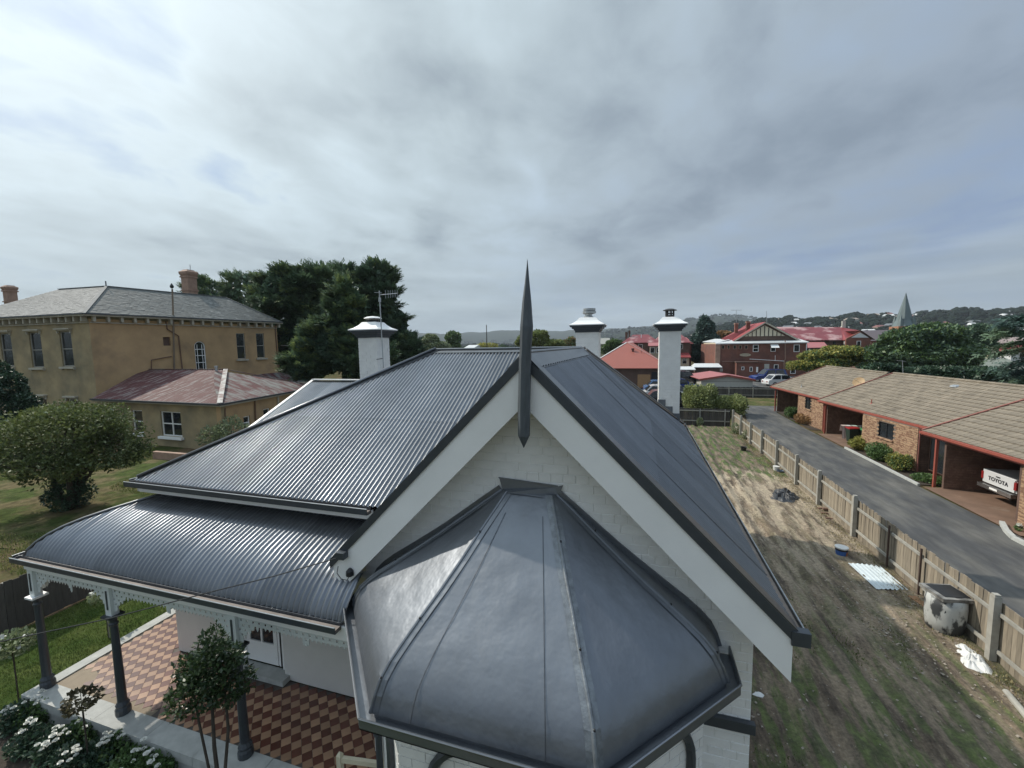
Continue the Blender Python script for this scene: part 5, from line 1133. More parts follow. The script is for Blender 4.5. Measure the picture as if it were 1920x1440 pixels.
# wheelie bins and draped washing in the middle carport
bq = Zp(1604, 823)
BN = thing('wheelie_bin', 'dark green wheelie bin with red lid in the middle carport', 'bin', (14.0, 33.6, .06))
def wbin(t_, x, y, lid): m = MB(); m.prism([(x-.22, y-.25, .08), (x+.22, y-.25, .08), (x+.22, y+.25, .08), (x-.22, y+.25, .08)], (0, 0, .02)); P0 = [(x+a*.21, y+b*.23, .08) for a, b in ((-1, -1), (1, -1), (1, 1), (-1, 1))]; P1 = [(x+a*.28, y+b*.32, .98) for a, b in ((-1, -1), (1, -1), (1, 1), (-1, 1))]; m.add(P0+P1, [(0, 1, 5, 4), (1, 2, 6, 5), (2, 3, 7, 6), (3, 0, 4, 7)]); m.build('body', mat('bin_green', (.012, .03, .02), rough=.5), t_); MB().obox((x, y, 1.01), (.30, 0, .02), (0, .34, 0), (0, 0, .03)).build('lid', lid, t_)
wbin(BN, 14.05, 33.55, mat('bin_lid_red', (.35, .03, .03), rough=.5)); B2 = thing('wheelie_bin', 'wheelie bin with green lid behind the red-lidded one', 'bin', (14.6, 33.3, .06)); wbin(B2, 14.65, 33.25, mat('bin_lid_green', (.06, .30, .12), rough=.5))
WS = thing('clothes_airer', 'clothes airer draped with white and pale pink washing in the middle carport', 'airer', (14.0, 34.4, .06))
for k, (x0, cl, zz) in enumerate(((13.72, (.62, .50, .46), .12), (13.98, (.66, .68, .68), .35), (14.35, (.50, .66, .60), .6), (14.75, (.66, .67, .66), .7))):
    m = MB(); n = 10
    for i in range(n+1):
        f = i/n; xx = x0+f*.30; w = .02*math.sin(f*12+k); m.v += [(xx, 34.15+w, zz), (xx, 34.2+w*.4, 1.02), (xx, 34.5, 1.04), (xx, 34.6+w, .6)]
    m.f = [(4*i+j, 4*i+4+j, 4*i+5+j, 4*i+1+j) for i in range(n) for j in range(3)]; m.build('cloth', mat('washing', cl, rough=.9), WS)
MB().tube([(13.7, 34.35, 1.02), (15.1, 34.35, 1.02)], .012, 5).build('airer_frame', STEEL, WS)
# shrubs in the bed
def shrub(label, x, y, rx, ry, h, mt, n, size, seed, name='shrub', group='shrubs along the brick units', **k):
    lobes = [(x, y, h*.5, rx*.8, ry*.8, h*.5)]; rr = random.Random(seed)
    for q in range(6): a = rr.uniform(0, 6.28); lobes.append((x+rx*.5*math.cos(a), y+ry*.5*math.sin(a), h*rr.uniform(.35, .7), rx*.45, ry*.45, h*.33))
    return tree(name, label, (x, y, .04), lobes, n, size, mt, r=.04, th=h*.4, depth=1, seed=seed, cat='shrub', group=group, gap=.12, gs=3, **k)
shrub('bright yellow-green loose shrub beside the washing in the middle carport', 13.55, 31.1, .75, .8, .95, YLEAF, 2600, .13, 1)
shrub('dark green clipped shrub under the brick wall window', 13.45, 29.0, .65, 1.2, 1.0, GLEAF, 3600, .11, 2)
shrub('rounded yellow-tinged shrub nearest the glass door', 13.4, 26.8, .62, .8, .95, YLEAF, 2800, .10, 3, mat2=GLEAF, f2=.5)
shrub('low bright green ground shrub at the foot of the red carport post', 13.6, 24.9, .6, .8, .42, GLEAF, 2000, .09, 4)
shrub('dark green rounded shrub at the front of the far unit', 13.4, 43.3, .7, .9, 1.05, GLEAF, 2200, .13, 5)
shrub('russet leaved low shrub beside the far unit wall', 13.45, 40.2, .8, 1.3, .85, RLEAF, 2600, .13, 6)
q = Zp(1902, 997); fl = thing('flowering_plant', 'small plant with one white bloom in the kerbed bed at the right edge', 'plant', (q.x+.1, q.y, .05)); P, D = crown_points([(q.x+.1, q.y, .15, .12, .12, .12)], 120, .3, 0, 1, 3); leaves('crown', P, D, .07, GLEAF, fl); P, D = crown_points([(q.x+.1, q.y, .28, .07, .07, .05)], 60, .3, 0, 1, 3); leaves('bloom', P, D, .06, PETAL, fl)
# big olive bushes by the car park
def dome(label, cx, cy, rx, ry, h, n, seed, mt, size=.22): 
    lobes = [(cx, cy, h*.45, rx*.85, ry*.85, h*.5)]; rr = random.Random(seed)
    for k in range(12): a = rr.uniform(0, 6.28); f = rr.uniform(.3, .62); lobes.append((cx+rx*f*math.cos(a), cy+ry*f*math.sin(a), h*rr.uniform(.25, .68), rx*.42, ry*.42, h*.32))
    return tree('bush', label, (cx, cy, .03), lobes, n, size, mt, r=.12, th=h*.4, depth=1, seed=seed, cat='bush', group='big rounded bushes', gap=.08, gs=2.5, up=.5, jit=.8)
a = Zp(1350, 785); dome('tall domed olive green bush standing by the car park behind the rear fence', 5.65, 43.2, 1.75, 1.9, 3.15, 16000, 11, BUSH, .17); dome('lower spreading olive bush beside the driveway, joined to the taller dome', 8.35, 43.6, 1.75, 2.2, 2.05, 14000, 12, BUSH, .17)
# ================================================================== OCHRE BUILDINGS ON THE LEFT
def roof_face(m, pts): m.poly([Vector(p) for p in pts])
OM = thing('ochre_building', 'large two-storey ochre rendered building with hipped slate roof and bracketed eaves', 'building', (-48, 30, 0))
ZE = 10.2; C0 = Zp(157, 588.3, ZE); CR = Zp(530, 605, ZE); CL = C0+(Zp(0, 596.5, ZE)-C0)*2.1
dR = (CR-C0).normalized(); dL = (CL-C0).normalized(); nF = Vector((dL.y, -dL.x, 0)); nF = nF if nF.y < 0 else -nF; nS = Vector((dR.y, -dR.x, 0)); nS = nS if nS.x > 0 else -nS
W0 = C0-(dR*0)+dL*.55+dR*.55; W0.z = 0       # wall corner, inset under the eaves
WR = CR+dL*.55-dR*.35; WR.z = 0; WL = CL+dR*.55; WL.z = 0; zw = ZE-.35
def slabwall(a, b_, z0, z1, mt, name, par, holes=(), th=.35, inn=None):
    a, b_ = Vector((a[0], a[1], 0)), Vector((b_[0], b_[1], 0)); d_ = b_-a; L_ = d_.length; d_.normalize(); nr = Vector((-d_.y, d_.x, 0)); nr = nr if nr.dot(-a) > 0 else -nr; m = MB()
    xs_ = sorted(set([0, L_]+[h_ for ho in holes for h_ in ho[:2]]))
    for x0, x1 in zip(xs_, xs_[1:]):
        hs = sorted([ho for ho in holes if ho[0] <= x0+1e-4 and ho[1] >= x1-1e-4], key=lambda h_: h_[2]); z = z0
        for ho in hs+[(0, 0, z1, z1)]:
            if ho[2]-z > .01: m.obox(a+d_*(x0+x1)/2-nr*th/2+Vector((0, 0, (z+ho[2])/2)), d_*(x1-x0)/2, nr*th/2, (0, 0, (ho[2]-z)/2))
            z = ho[3]
    m.build(name, mt, par); return a, d_, nr
def hit(a, nr, px, py):  # pixel -> (distance along d, height) on a vertical wall plane
    r = ray(px, py); return EYE+r*((a-EYE).dot(nr)/r.dot(nr))
aS = W0.copy(); d_ = (WR-W0).normalized(); nSw = Vector((-d_.y, d_.x, 0)); nSw = nSw if nSw.dot(-aS) > 0 else -nSw
def wallrect(a, d, nr, x0, y0, x1, y1):
    p = hit(a, nr, x0, (y0+y1)/2); q = hit(a, nr, x1, (y0+y1)/2); t0 = (p-a).dot(d); t1 = (q-a).dot(d); zt_ = hit(a, nr, (x0+x1)/2, y0).z; zb = hit(a, nr, (x0+x1)/2, y1).z; return (min(t0, t1), max(t0, t1), zb, zt_)
side_w = [wallrect(aS, d_, nSw, *r_) for r_ in ((444, 625, 460, 673), (481, 625, 496, 671))]; arch_w = wallrect(aS, d_, nSw, 366, 640, 386, 693); hatch = wallrect(aS, d_, nSw, 306, 632, 320, 648)
slabwall(W0, WR, 0, zw, ORANGEW, 'side_wall', OM, side_w+[arch_w, hatch])
aF = W0.copy(); dF = (WL-W0).normalized(); nFw = Vector((-dF.y, dF.x, 0)); nFw = nFw if nFw.dot(-aF) > 0 else -nFw
front_w = [wallrect(aF, dF, nFw, *r_) for r_ in ((114, 621, 136, 687), (57, 623, 79, 689), (2, 625, 23, 687))]; low_w = [wallrect(aF, dF, nFw, *r_) for r_ in ((130, 748, 147, 800), (75, 745, 90, 800))]
w0 = front_w[0][1]-front_w[0][0]; stepx = front_w[1][0]-front_w[0][0]
for k in range(1, 3): front_w.append((front_w[2][0]+stepx*k, front_w[2][1]+stepx*k, front_w[2][2], front_w[2][3]))
slabwall(W0, WL, 0, zw, OLIVEW, 'front_wall', OM, front_w+low_w)
FRM = mat('weathered_window_frame', (.33, .32, .28), rough=.6, var=.1)
def sash(a, d, nr, h, par, frame=FRM, sill=TRIMC, hood=False, mid=True, vert=False, back=.14, arch=False):
    t0, t1, z0, z1 = h; c_ = a+d*(t0+t1)/2-nr*back; w = (t1-t0)/2; m = MB()
    for s_ in (-1, 1): m.obox(c_+d*s_*(w-.04)+Vector((0, 0, (z0+z1)/2)), d*.04, nr*.04, (0, 0, (z1-z0)/2)); m.obox(c_+Vector((0, 0, (z0+z1)/2+s_*((z1-z0)/2-.04))), d*(w-.08), nr*.04, (0, 0, .04))
    if mid: m.obox(c_+Vector((0, 0, (z0+z1)/2)), d*(w-.08), nr*.045, (0, 0, .035))
    if vert: m.obox(c_+Vector((0, 0, (z0+z1)/2)), d*.035, nr*.042, (0, 0, (z1-z0)/2-.08))
    w_ = m.build('window', frame, par); MB().obox(c_-nr*.015+Vector((0, 0, (z0+z1)/2)), d*(w-.08), nr*.004, (0, 0, (z1-z0)/2-.08)).build('pane', GLASS, w_)
    if sill: MB().obox(a+d*(t0+t1)/2+nr*.07+Vector((0, 0, z0-.11)), d*(w+.16), nr*.14, (0, 0, .085)).build('sill', sill, w_)
    if hood:
        m = MB(); m.obox(a+d*(t0+t1)/2+nr*.11+Vector((0, 0, z1+.20)), d*(w+.22), nr*.16, (0, 0, .055)); m.obox(a+d*(t0+t1)/2+nr*.05+Vector((0, 0, z1+.10)), d*(w+.12), nr*.07, (0, 0, .05))
        for s_ in (-1, 1): m.obox(a+d*((t0+t1)/2+s_*(w+.08))+nr*.05+Vector((0, 0, z1-.02)), d*.05, nr*.07, (0, 0, .14)); m.obox(a+d*((t0+t1)/2+s_*(w+.06))+nr*.05+Vector((0, 0, z0-.22)), d*.05, nr*.06, (0, 0, .06))
        m.build('hood', TRIMC, w_)
    return w_
for h in side_w: sash(aS, d_, nSw, h, OM)
for h in front_w: sash(aF, dF, nFw, h, OM, hood=True)
for h in low_w: sash(aF, dF, nFw, h, OM, hood=True)
# arched stair window
t0, t1, z0, z1 = arch_w; wA = (t1-t0)/2; cA = aS+d_*(t0+t1)/2-nSw*.10; m = MB(); m.tube([cA+d_*-wA*.93+Vector((0, 0, z0))]+[cA+d_*wA*.93*-math.cos(t_)+Vector((0, 0, z1-wA+wA*.93*math.sin(t_))) for t_ in np.linspace(0, PI, 9)]+[cA+d_*wA*.93+Vector((0, 0, z0))], .05, 5)
for f in (.25, .5, .72): m.obox(cA+Vector((0, 0, z0+(z1-z0)*f)), d_*wA*.9, nSw*.03, (0, 0, .03))
for s_ in (-.45, .45): m.obox(cA+d_*wA*s_+Vector((0, 0, (z0+z1-wA*.5)/2)), d_*.02, nSw*.03, (0, 0, (z1-z0)/2-.2))
w_ = m.build('arched_window', WHITE, OM); MB().obox(cA-nSw*.03+Vector((0, 0, (z0+z1)/2)), d_*wA, nSw*.004, (0, 0, (z1-z0)/2)).build('pane', GLASS, w_)
m = MB()
for s_ in (-1, 1): # spandrels filling the arch corners
    pts = [aS+d_*((t0+t1)/2+s_*wA)+Vector((0, 0, z1))+nSw*-.01]+[aS+d_*((t0+t1)/2+s_*wA*math.cos(t_))+Vector((0, 0, z1-wA+wA*math.sin(t_)))-nSw*.01 for t_ in np.linspace(0, PI/2, 7)]
    m.prism(pts, -nSw*.2)
m.build('arch_spandrel', ORANGEW, OM)
MB().obox(aS+d_*(hatch[0]+hatch[1])/2-nSw*.25+Vector((0, 0, (hatch[2]+hatch[3])/2)), d_*(hatch[1]-hatch[0])/2, nSw*.02, (0, 0, (hatch[3]-hatch[2])/2)).build('vent_recess', BBRICK, OM)
# eaves, brackets, gutter
for (a, b_, wn, nm2) in ((C0, CR, nSw, 's'), (C0, CL, nFw, 'f')):
    d2 = (b_-a).normalized(); inw = -wn; m = MB(); m.obox((a+b_)/2+inw*.32+Vector((0, 0, -.10)), (b_-a)/2, inw*.32, (0, 0, .03)); m.obox((a+b_)/2+inw*.02+Vector((0, 0, -.05)), (b_-a)/2, inw*.03, (0, 0, .10)); m.build('eaves_soffit', TRIMC, OM)
    MB().obox((a+b_)/2-inw*.05+Vector((0, 0, .03)), (b_-a)/2, inw*.06, (0, 0, .05)).build('gutter', ROOFD, OM)
    MB().obox((a+b_)/2+inw*.50+Vector((0, 0, -.66)), (b_-a)/2-d2*.5, inw*.09, (0, 0, .04)).build('string_course', TRIMC, OM)
    L2 = (b_-a).length; k = .7
    while k < L2-.3: MB().obox(a+d2*k+inw*.34+Vector((0, 0, -.36)), d2*.09, inw*.20, (0, 0, .22)).build('eaves_bracket', TRIMC, OM); k += .93
# roof
cRW = 4.35; nIn = None
PK = Vector((-48.3, 27.5, 13.2)); r = ray(200, 537); 
PK = EYE+r*(PK.y/r.y); zr_ = PK.z
def onplane(px, py, P_, Q_, R_): n_ = (Q_-P_).cross(R_-P_); r_ = ray(px, py); return EYE+r_*((P_-EYE).dot(n_)/r_.dot(n_))
RB = onplane(423, 558, C0, CR, PK); LB = onplane(110, 543, C0, CL, PK); HL = Yp(0, 581, 26.0); HL.z = 0
endL = C0+(CL-C0)*1.0
EL = LB+(LB-PK).normalized()*0
SR = part('slate_roof', None, OM)
def slates(P00, P10, P11, P01, rows, name, mt, cols=None):
    """rows of slates as thin overlapping strips between eave (P00-P10) and ridge (P01-P11)"""
    m = MB(); P00, P10, P11, P01 = map(Vector, (P00, P10, P11, P01)); n_ = (P10-P00).cross(P01-P00).normalized(); n_ = n_ if n_.z > 0 else -n_
    for j in range(rows):
        v0, v1 = j/rows, (j+1)/rows; a, b_ = P00.lerp(P01, v0), P10.lerp(P11, v0); c_, d2 = P10.lerp(P11, v1), P00.lerp(P01, v1); k = max(1, int((b_-a).length/.32))
        for i in range(k):
            u0, u1 = i/k, (i+1)/k-.03/k; h = random.uniform(.018, .040)
            q = [a.lerp(b_, u0)+n_*h, a.lerp(b_, u1)+n_*(h+random.uniform(-.004, .004)), d2.lerp(c_, u1)+n_*.012, d2.lerp(c_, u0)+n_*.012]; m.poly(q); m.poly([q[0], a.lerp(b_, u0), a.lerp(b_, u1), q[1]])
    m.poly([P00, P10, P11, P01] if (P11-P01).length > .01 else [P00, P10, P11]); o = m.build(name, mt, SR, kind='stuff'); return o
MID = 1.0
slates(C0, CR, RB, PK, 24, 'slates', SLATED)
CLe = C0+(CL-C0)*.62
dd_ = (CLe-C0); hipL = LB
slates(C0, CLe+Vector((-6, 0, 0)), LB, PK, 24, 'slates', SLATEL)
m = MB(); back = CR+Vector((-11, 3, 0)); m.poly([CR, back, RB]); m.poly([back, CLe+Vector((-3, 12, 0)), LB, PK, RB]); m.poly([CLe+Vector((-6, 0, 0)), CLe+Vector((-3, 12, 0)), LB]); m.build('rear_slopes', SLATED, SR)
m = MB()
for a, b_ in ((C0, PK), (PK, LB), (PK, RB), (RB, CR)): m.bar(a+Vector((0, 0, .04)), b_+Vector((0, 0, .05)), .22, .05)
m.build('ridge_lead', SLATEL, SR)
# walls behind so that it is closed
m = MB(); m.poly([(WR.x, WR.y, 0), (WR.x-10, WR.y+2, 0), (WR.x-10, WR.y+2, zw), (WR.x, WR.y, zw)]); m.build('rear_wall', ORANGEW, OM)
def stack(p, w, h, par, mt=PINKCH):
    m = MB(); x, y, z = p; m.box(x-w, x+w, y-w, y+w, z-2.5, z+h*.72); m.box(x-w-.09, x+w+.09, y-w-.09, y+w+.09, z+h*.70, z+h*.76); m.lathe(x, y, [(w*1.42, z+h*.76), (w*1.75, z+h*.84), (w*1.8, z+h*.92), (w*1.2, z+h*.97), (w*1.0, z+h)], 4, ph=PI/4); m.lathe(x, y, [(w*1.42+.12, z+h*.2), (w*1.42+.12, z+h*.25)], 4, ph=PI/4); m.build('chimney', mt, par)
q = Yp(357, 556, 36.5); hh = Yp(356, 506, 36.5).z-q.z; stack(q, .52, hh, OM); q2 = Yp(357, 506, 36.5); MB().tube([q2, q2+Vector((0, 0, .6))], .03, 4).build('flue_rod', STEEL, OM)
q = Yp(22, 575, 29.0); hh = Yp(20, 535, 29.0).z-q.z; stack(q, .40, hh, OM)
m = MB(); q = Yp(199, 537, PK.y); m.tube([q, q+Vector((0, 0, .5))], .05, 5); m.build('ridge_finial', ROOFD, OM)
# pipes on the side wall
def wp(px, py): return hit(aS, nSw, px, py)+nSw*.09
m = MB(); m.tube([wp(322, 542), wp(324, 600), wp(326, 692)], .075, 6); m.build('vent_pipe', mat('old_pipe', (.22, .17, .12), rough=.7), OM); m = MB(); q = wp(321.5, 541); m.lathe(q.x, q.y, [(.05, q.z), (.16, q.z+.1), (.16, q.z+.25), (.02, q.z+.5)], 8); m.build('pipe_cowl', BLACK, OM)
PIPE = mat('brown_pipe', (.17, .10, .06), rough=.6)
MB().tube([wp(310, 603), wp(313, 617), wp(334, 630), wp(341, 692)], .06, 6).build('downpipe', PIPE, OM); MB().tube([wp(518, 606), wp(515, 612), wp(522, 702)], .06, 6).build('downpipe', PIPE, OM); MB().tube([wp(283, 692), wp(283, 675), wp(321, 668)], .05, 6).build('waste_pipe', PIPE, OM)
q = Yp(529, 648, 40.2); MB().tube([Yp(527, 648, 40.2), Yp(541, 648, 40.2), Yp(545, 643, 40.2), Yp(550, 643, 40.2), Yp(553, 649, 40.2)], .04, 6).build('bracket_lamp', STEEL, OM)
# low skillion behind the annex
m = MB(); a, b_, c_, e_ = Yp(478, 702, 34), Yp(530, 697, 38), Yp(586, 712, 38), Yp(520, 718, 34); m.poly([Yp(470, 703, 37), Yp(535, 697, 41), Yp(560, 716, 41), Yp(505, 722, 35)]); m.build('lean_to_roof', RUSTG, OM); m = MB(); m.poly([Yp(535, 697, 41), Yp(560, 716, 41), Yp(600, 714, 41), Yp(590, 706, 43)]); m.build('lean_to_roof', SLATED, OM); m = MB(); m.prism([Yp(505, 722, 35), Yp(560, 716, 41), Yp(600, 714.5, 41), Yp(600, 745, 41), Yp(505, 760, 35)], (-.2, .3, 0)); m.build('lean_to_wall', TRIMC, OM)
# ---- annex
AN = thing('ochre_annex', 'single-storey ochre annex with faded red corrugated hip roof in front of the large ochre building', 'building', (-34, 24, 0))
za = 3.40; fx0, fy, fx1 = -41.6, 21.5, -27.15; ex, ey = -28.3, 33.0
A0, A1, A2 = Vector((fx0, fy, za)), Zp(412, 757, za), Vector((-29.3, 32.5, za)); R0_, R1_ = Yp(270, 693, 27.6), Yp(423, 693, 27.6); R0_.z = R1_.z = (R0_.z+R1_.z)/2; A0 = Zp(172, 747, za)
def corrface(name, pts, mt, par, U, V, pitch=.30, amp=.018):
    """planar polygon (convex, 3-4 pts) rebuilt as fine corrugated strips: pts = eave0, eave1, ridge1, ridge0"""
    e0, e1, r1, r0 = map(Vector, pts); n_ = (e1-e0).cross(r0-e0).normalized(); n_ = n_ if n_.z > 0 else -n_; L_ = (e1-e0).length; d2 = (e1-e0).normalized(); up = (n_.cross(d2)); up = up if up.z > 0 else -up; m = MB(); N_ = int(L_/pitch*4); prev = None
    t_r0, t_r1 = (r0-e0).dot(d2), (r1-e0).dot(d2); Hh = (r0-e0).dot(up)
    for i in range(N_+1):
        t_ = L_*i/N_
        f = 1.0
        if t_ < t_r0 and t_r0 > 1e-3: f = t_/t_r0
        if t_ > t_r1 and L_-t_r1 > 1e-3: f = (L_-t_)/(L_-t_r1)
        h = amp*math.cos(2*PI*t_/pitch); b0 = len(m.v); m.v += [tuple(e0+d2*t_+n_*h), tuple(e0+d2*t_+up*Hh*max(0, min(1, f))+n_*h)]
        if prev is not None: m.f.append((prev, b0, b0+1, prev+1))
        prev = b0
    return m.build(name, mt, par, smooth=True)
m = MB(); m.poly([A0, A1, R1_, R0_]); 
# front slope (its left verge runs up the big building's wall)
e0, e1 = A0, A1; Nn = 190; m = MB(); n_ = (A1-A0).cross(R0_-A0).normalized()
for i in range(Nn+1):
    f = i/Nn; lo = A0.lerp(A1, f); x_ = lo.x; run = (R0_.y-A0.y); tl_ = (x_-A0.x)/(A1.x-A0.x)
    # hip limit at right
    top = R0_.lerp(R1_, min(1, max(0, (x_-R0_.x)/(R1_.x-R0_.x)))); g = 1.0
    if x_ > R1_.x: g = (A1.x-x_)/(A1.x-R1_.x)
    up_ = Vector((x_, lo.y+(R1_.y-lo.y)*g, za+(R1_.z-za)*g)); h = .02*math.cos(f*Nn*PI/2); m.v += [(lo.x, lo.y, lo.z+h), (up_.x, up_.y, up_.z+h)]
m.f = [(2*i, 2*i+2, 2*i+3, 2*i+1) for i in range(Nn)]; m.build('roof', RUST, AN, smooth=True)
m = MB(); m.poly([A0, (A0.x, R0_.y, R0_.z-.01), R0_]); m.poly([(A0.x, R0_.y, R0_.z), R0_, (R0_.x, R0_.y+.3, R0_.z-.1), (A0.x, R0_.y+.3, R0_.z-.1)]); m.build('roof', RUST, AN)
rb = Vector((R1_.x, R1_.y+.2, R1_.z)); m = MB(); Nn = 150
for i in range(Nn+1):
    f = i/Nn; lo = A1.lerp(A2, f); g = min(f/.49, (1-f)/.51); up_ = lo.lerp(Vector((R1_.x, lo.y*.5+R1_.y*.5, R1_.z)), 1); g = max(0, min(1, g)); P_ = Vector((lo.x+(R1_.x-lo.x)*g, lo.y, za+(R1_.z-za)*g)); h = .02*math.cos(f*Nn*PI/2); m.v += [(lo.x, lo.y, lo.z+h), (P_.x, P_.y, P_.z+h)]
m.f = [(2*i, 2*i+2, 2*i+3, 2*i+1) for i in range(Nn)]; m.build('roof', RUSTG, AN, smooth=True)
m = MB(); m.bar(A1+Vector((0, 0, .05)), R1_+Vector((0, 0, .05)), .32, .05); m.build('hip_capping', mat('flaking_capping', (.42, .41, .38), rough=.6, var=.3, vscale=3, col2=(.18, .10, .09), c2scale=2), AN); m = MB(); m.bar(R0_+Vector((0, 0, .04)), R1_+Vector((0, 0, .04)), .2, .05); m.bar(R1_+Vector((0, 0, .04)), A2+Vector((0, 0, .03)), .16, .05); m.build('ridge_capping', RUSTG, AN)
MB().bar(A0+Vector((0, -.08, -.06)), A1+Vector((.06, -.08, -.06)), .14, .12).bar(A1+Vector((.08, -.08, -.06)), A2+Vector((.08, 0, -.06)), .14, .12).build('gutter', ROOFD, AN); MB().bar(A1+Vector((-.02, 0, -.16)), A2+Vector((-.02, 0, -.16)), .05, .16).bar(A0+Vector((0, .02, -.16)), A1+Vector((0, .02, -.16)), .05, .12).build('fascia', TRIMC, AN)
aA = Vector((A1.x-.4, A1.y+.35, 0)); bA = Vector((A0.x, A0.y+.3, 0)); dA = (bA-aA).normalized(); nA = Vector((-dA.y, dA.x, 0)); nA = nA if nA.dot(-aA) > 0 else -nA
fw = [wallrect(aA, dA, nA, *r_) for r_ in ((302, 772, 340, 818), (248, 769, 268, 812), (199, 767, 222, 810))]; slabwall(aA, bA, 0, za-.1, OLIVEW, 'front_wall', AN, fw)
for h, v_ in zip(fw, (True, False, True)): sash(aA, dA, nA, h, AN, frame=WHITE, sill=WHITE, vert=v_)
bB = Vector((A2.x-.4, A2.y, 0)); dB = (bB-aA).normalized(); nB = Vector((-dB.y, dB.x, 0)); nB = nB if nB.dot(-aA) > 0 else -nB
sw = [wallrect(aA, dB, nB, *r_) for r_ in ((457, 780, 470, 805), (494, 766, 507, 790))]; slabwall(aA, bB, 0, za-.1, ORANGEW, 'side_wall', AN, sw)
for h in sw: sash(aA, dB, nB, h, AN, frame=WHITE)
def wb(px, py): return hit(aA, nB, px, py)+nB*.08
MB().tube([wb(420, 765), wb(420, 838)], .05, 6).build('downpipe', PIPE, AN); MB().tube([wb(476, 748), wb(478, 795)], .05, 6).build('downpipe', PIPE, AN); MB().tube([wb(519, 742), wb(521, 775)], .09, 4).build('pilaster', TRIMC, AN)
q = Yp(406, 697, 26.6); MB().lathe(q.x, q.y, [(.18, q.z-.3), (.1, q.z), (.1, q.z+.35), (.14, q.z+.36), (.14, q.z+.5)], 8).build('vent_pipe', STEEL, AN); q = Yp(475.5, 738, 29); MB().lathe(q.x, q.y, [(.2, q.z-.3), (.06, q.z), (.06, q.z+.9)], 7).build('vent_pipe', STEEL, AN)
m = MB(); m.bar(Zp(290, 853, .25), Zp(400, 862, .25), .25, .5); tag(m.build('garden_wall', PINKCH), 'very low reddish garden edging wall below the annex windows', 'wall')
# ---- garden trees at left
tree('garden_tree', 'spreading multi-stemmed garden tree with shiny leaves in front of the ochre annex', (-24.4, 11.6, 0), [(-24.6, 11.6, 3.35, 2.4, 2.2, 1.45), (-26.4, 11.0, 2.8, 1.6, 1.6, 1.1), (-22.6, 12.2, 2.9, 1.7, 1.7, 1.2), (-22.2, 12.6, 2.7, 1.0, 1.2, .9), (-25.4, 12.2, 4.0, 1.5, 1.4, .8), (-27.3, 11.5, 3.2, 1.2, 1.2, .9), (-23.5, 10.6, 2.3, 1.7, 1.2, .8), (-23.6, 12.5, 3.9, 1.5, 1.4, .8)], 24000, .14, OLEAF, r=.28, th=1.9, depth=3, seed=21, stems=5, gap=.40, gs=1.5, shell=.35, aspect=1.9, mat2=PALEL, f2=-.02)
P, D = crown_points([(-24.4, 11.6, .7, .9, .9, .8)], 2500, .4, .1, 2, 5); lo = leaves('suckers', P, D, .12, DLEAF, COL.objects[[o.name for o in COL.objects].index('garden_tree')])
m = None
DARKSHRUB = None
tree('climbing_shrub', 'wispy shrub against the annex side wall behind the main roof edge', tuple(Zp(428, 862)), [(lambda q: (q.x, q.y, 1.4, 1.3, 1.0, 1.2))(Zp(440, 850)), (lambda q: (q.x, q.y, 1.0, 1.3, .8, 1.0))(Zp(405, 850))], 2600, .16, PALEL, r=.04, th=1.5, depth=2, seed=23, gap=.35, gs=1.4, cat='shrub')
# ---- great cypresses
def cyp(label, px_list, Y, n, seed, size=.55, mt=FLEAF, mt2=FLEAF2, f2=.12, group='big dark cypresses behind the house'):
    """px_list: (px, py, halfwidth_px, halfheight_px) lobes measured in the photograph at depth Y"""
    L_ = []; rr = random.Random(seed); core = []
    for (px, py, hw, hh_) in px_list:
        c_ = Yp(px, py, Y); s_ = Y/ray(px, py).y/FPX; rx = hw*s_*.92; rz = hh_*s_*.90; ry = min(rx, 5.5); c_.y = Y+rr.uniform(-1, 1); core.append((c_.x, c_.y, c_.z, rx*.78, ry*.78, rz*.78))
        for k in range(26):   # boughs: flattened tiers standing off the crown
            a = rr.uniform(PI*.9, 2.1*PI); b2 = rr.uniform(-.85, .95); cr = math.sqrt(1-b2*b2)
            L_.append((c_.x+rx*.86*math.cos(a)*cr, c_.y+ry*.86*math.sin(a)*cr, c_.z+rz*.88*b2, rx*rr.uniform(.20, .34), ry*.3, rz*rr.uniform(.07, .12)))
    bx = sum(l[0] for l in core)/len(core); t_ = thing('cypress_tree', label, 'tree', (bx, Y, 0), group)
    MB().lathe(bx, Y, [(.9, 0), (.6, 4), (.45, 9)], 8).build('trunk', BARK, t_)
    P, D = crown_points(core, n//5, .8, 0, .5, seed); leaves('inner_foliage', P, D, size*1.5, mt, t_, 1.6, .2, .9, seed)
    P, D = crown_points(L_, n//14, .35, .0, .5, seed+1)
    cen = np.array([(c[0], c[1], c[2]) for c in core]); k = np.argmin(((P[:, None]-cen[None])**2).sum(2), 1); out_ = P-cen[k]; out_ /= np.linalg.norm(out_, axis=1)[:, None]
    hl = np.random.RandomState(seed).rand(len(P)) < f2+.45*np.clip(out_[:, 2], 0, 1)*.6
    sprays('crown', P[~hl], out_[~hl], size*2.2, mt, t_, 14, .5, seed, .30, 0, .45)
    if hl.sum(): sprays('sunny_tips', P[hl], out_[hl], size*2.3, mt2, t_, 14, .5, seed+3, .45, 0, .5)  # sunlight on the upper sprays is put in as a brighter leaf colour
    return t_
cyp('broad dark cypress with a domed top, largest of the trees behind the annex', [(560, 545, 75, 62), (585, 600, 62, 72), (520, 590, 60, 70), (560, 660, 62, 60), (610, 530, 30, 30)], 46, 70000, 41)
cyp('dark cypress at the left of the clump beside the ochre chimney', [(385, 545, 40, 30), (455, 545, 42, 45), (420, 580, 60, 40), (470, 620, 55, 50)], 60, 30000, 42)
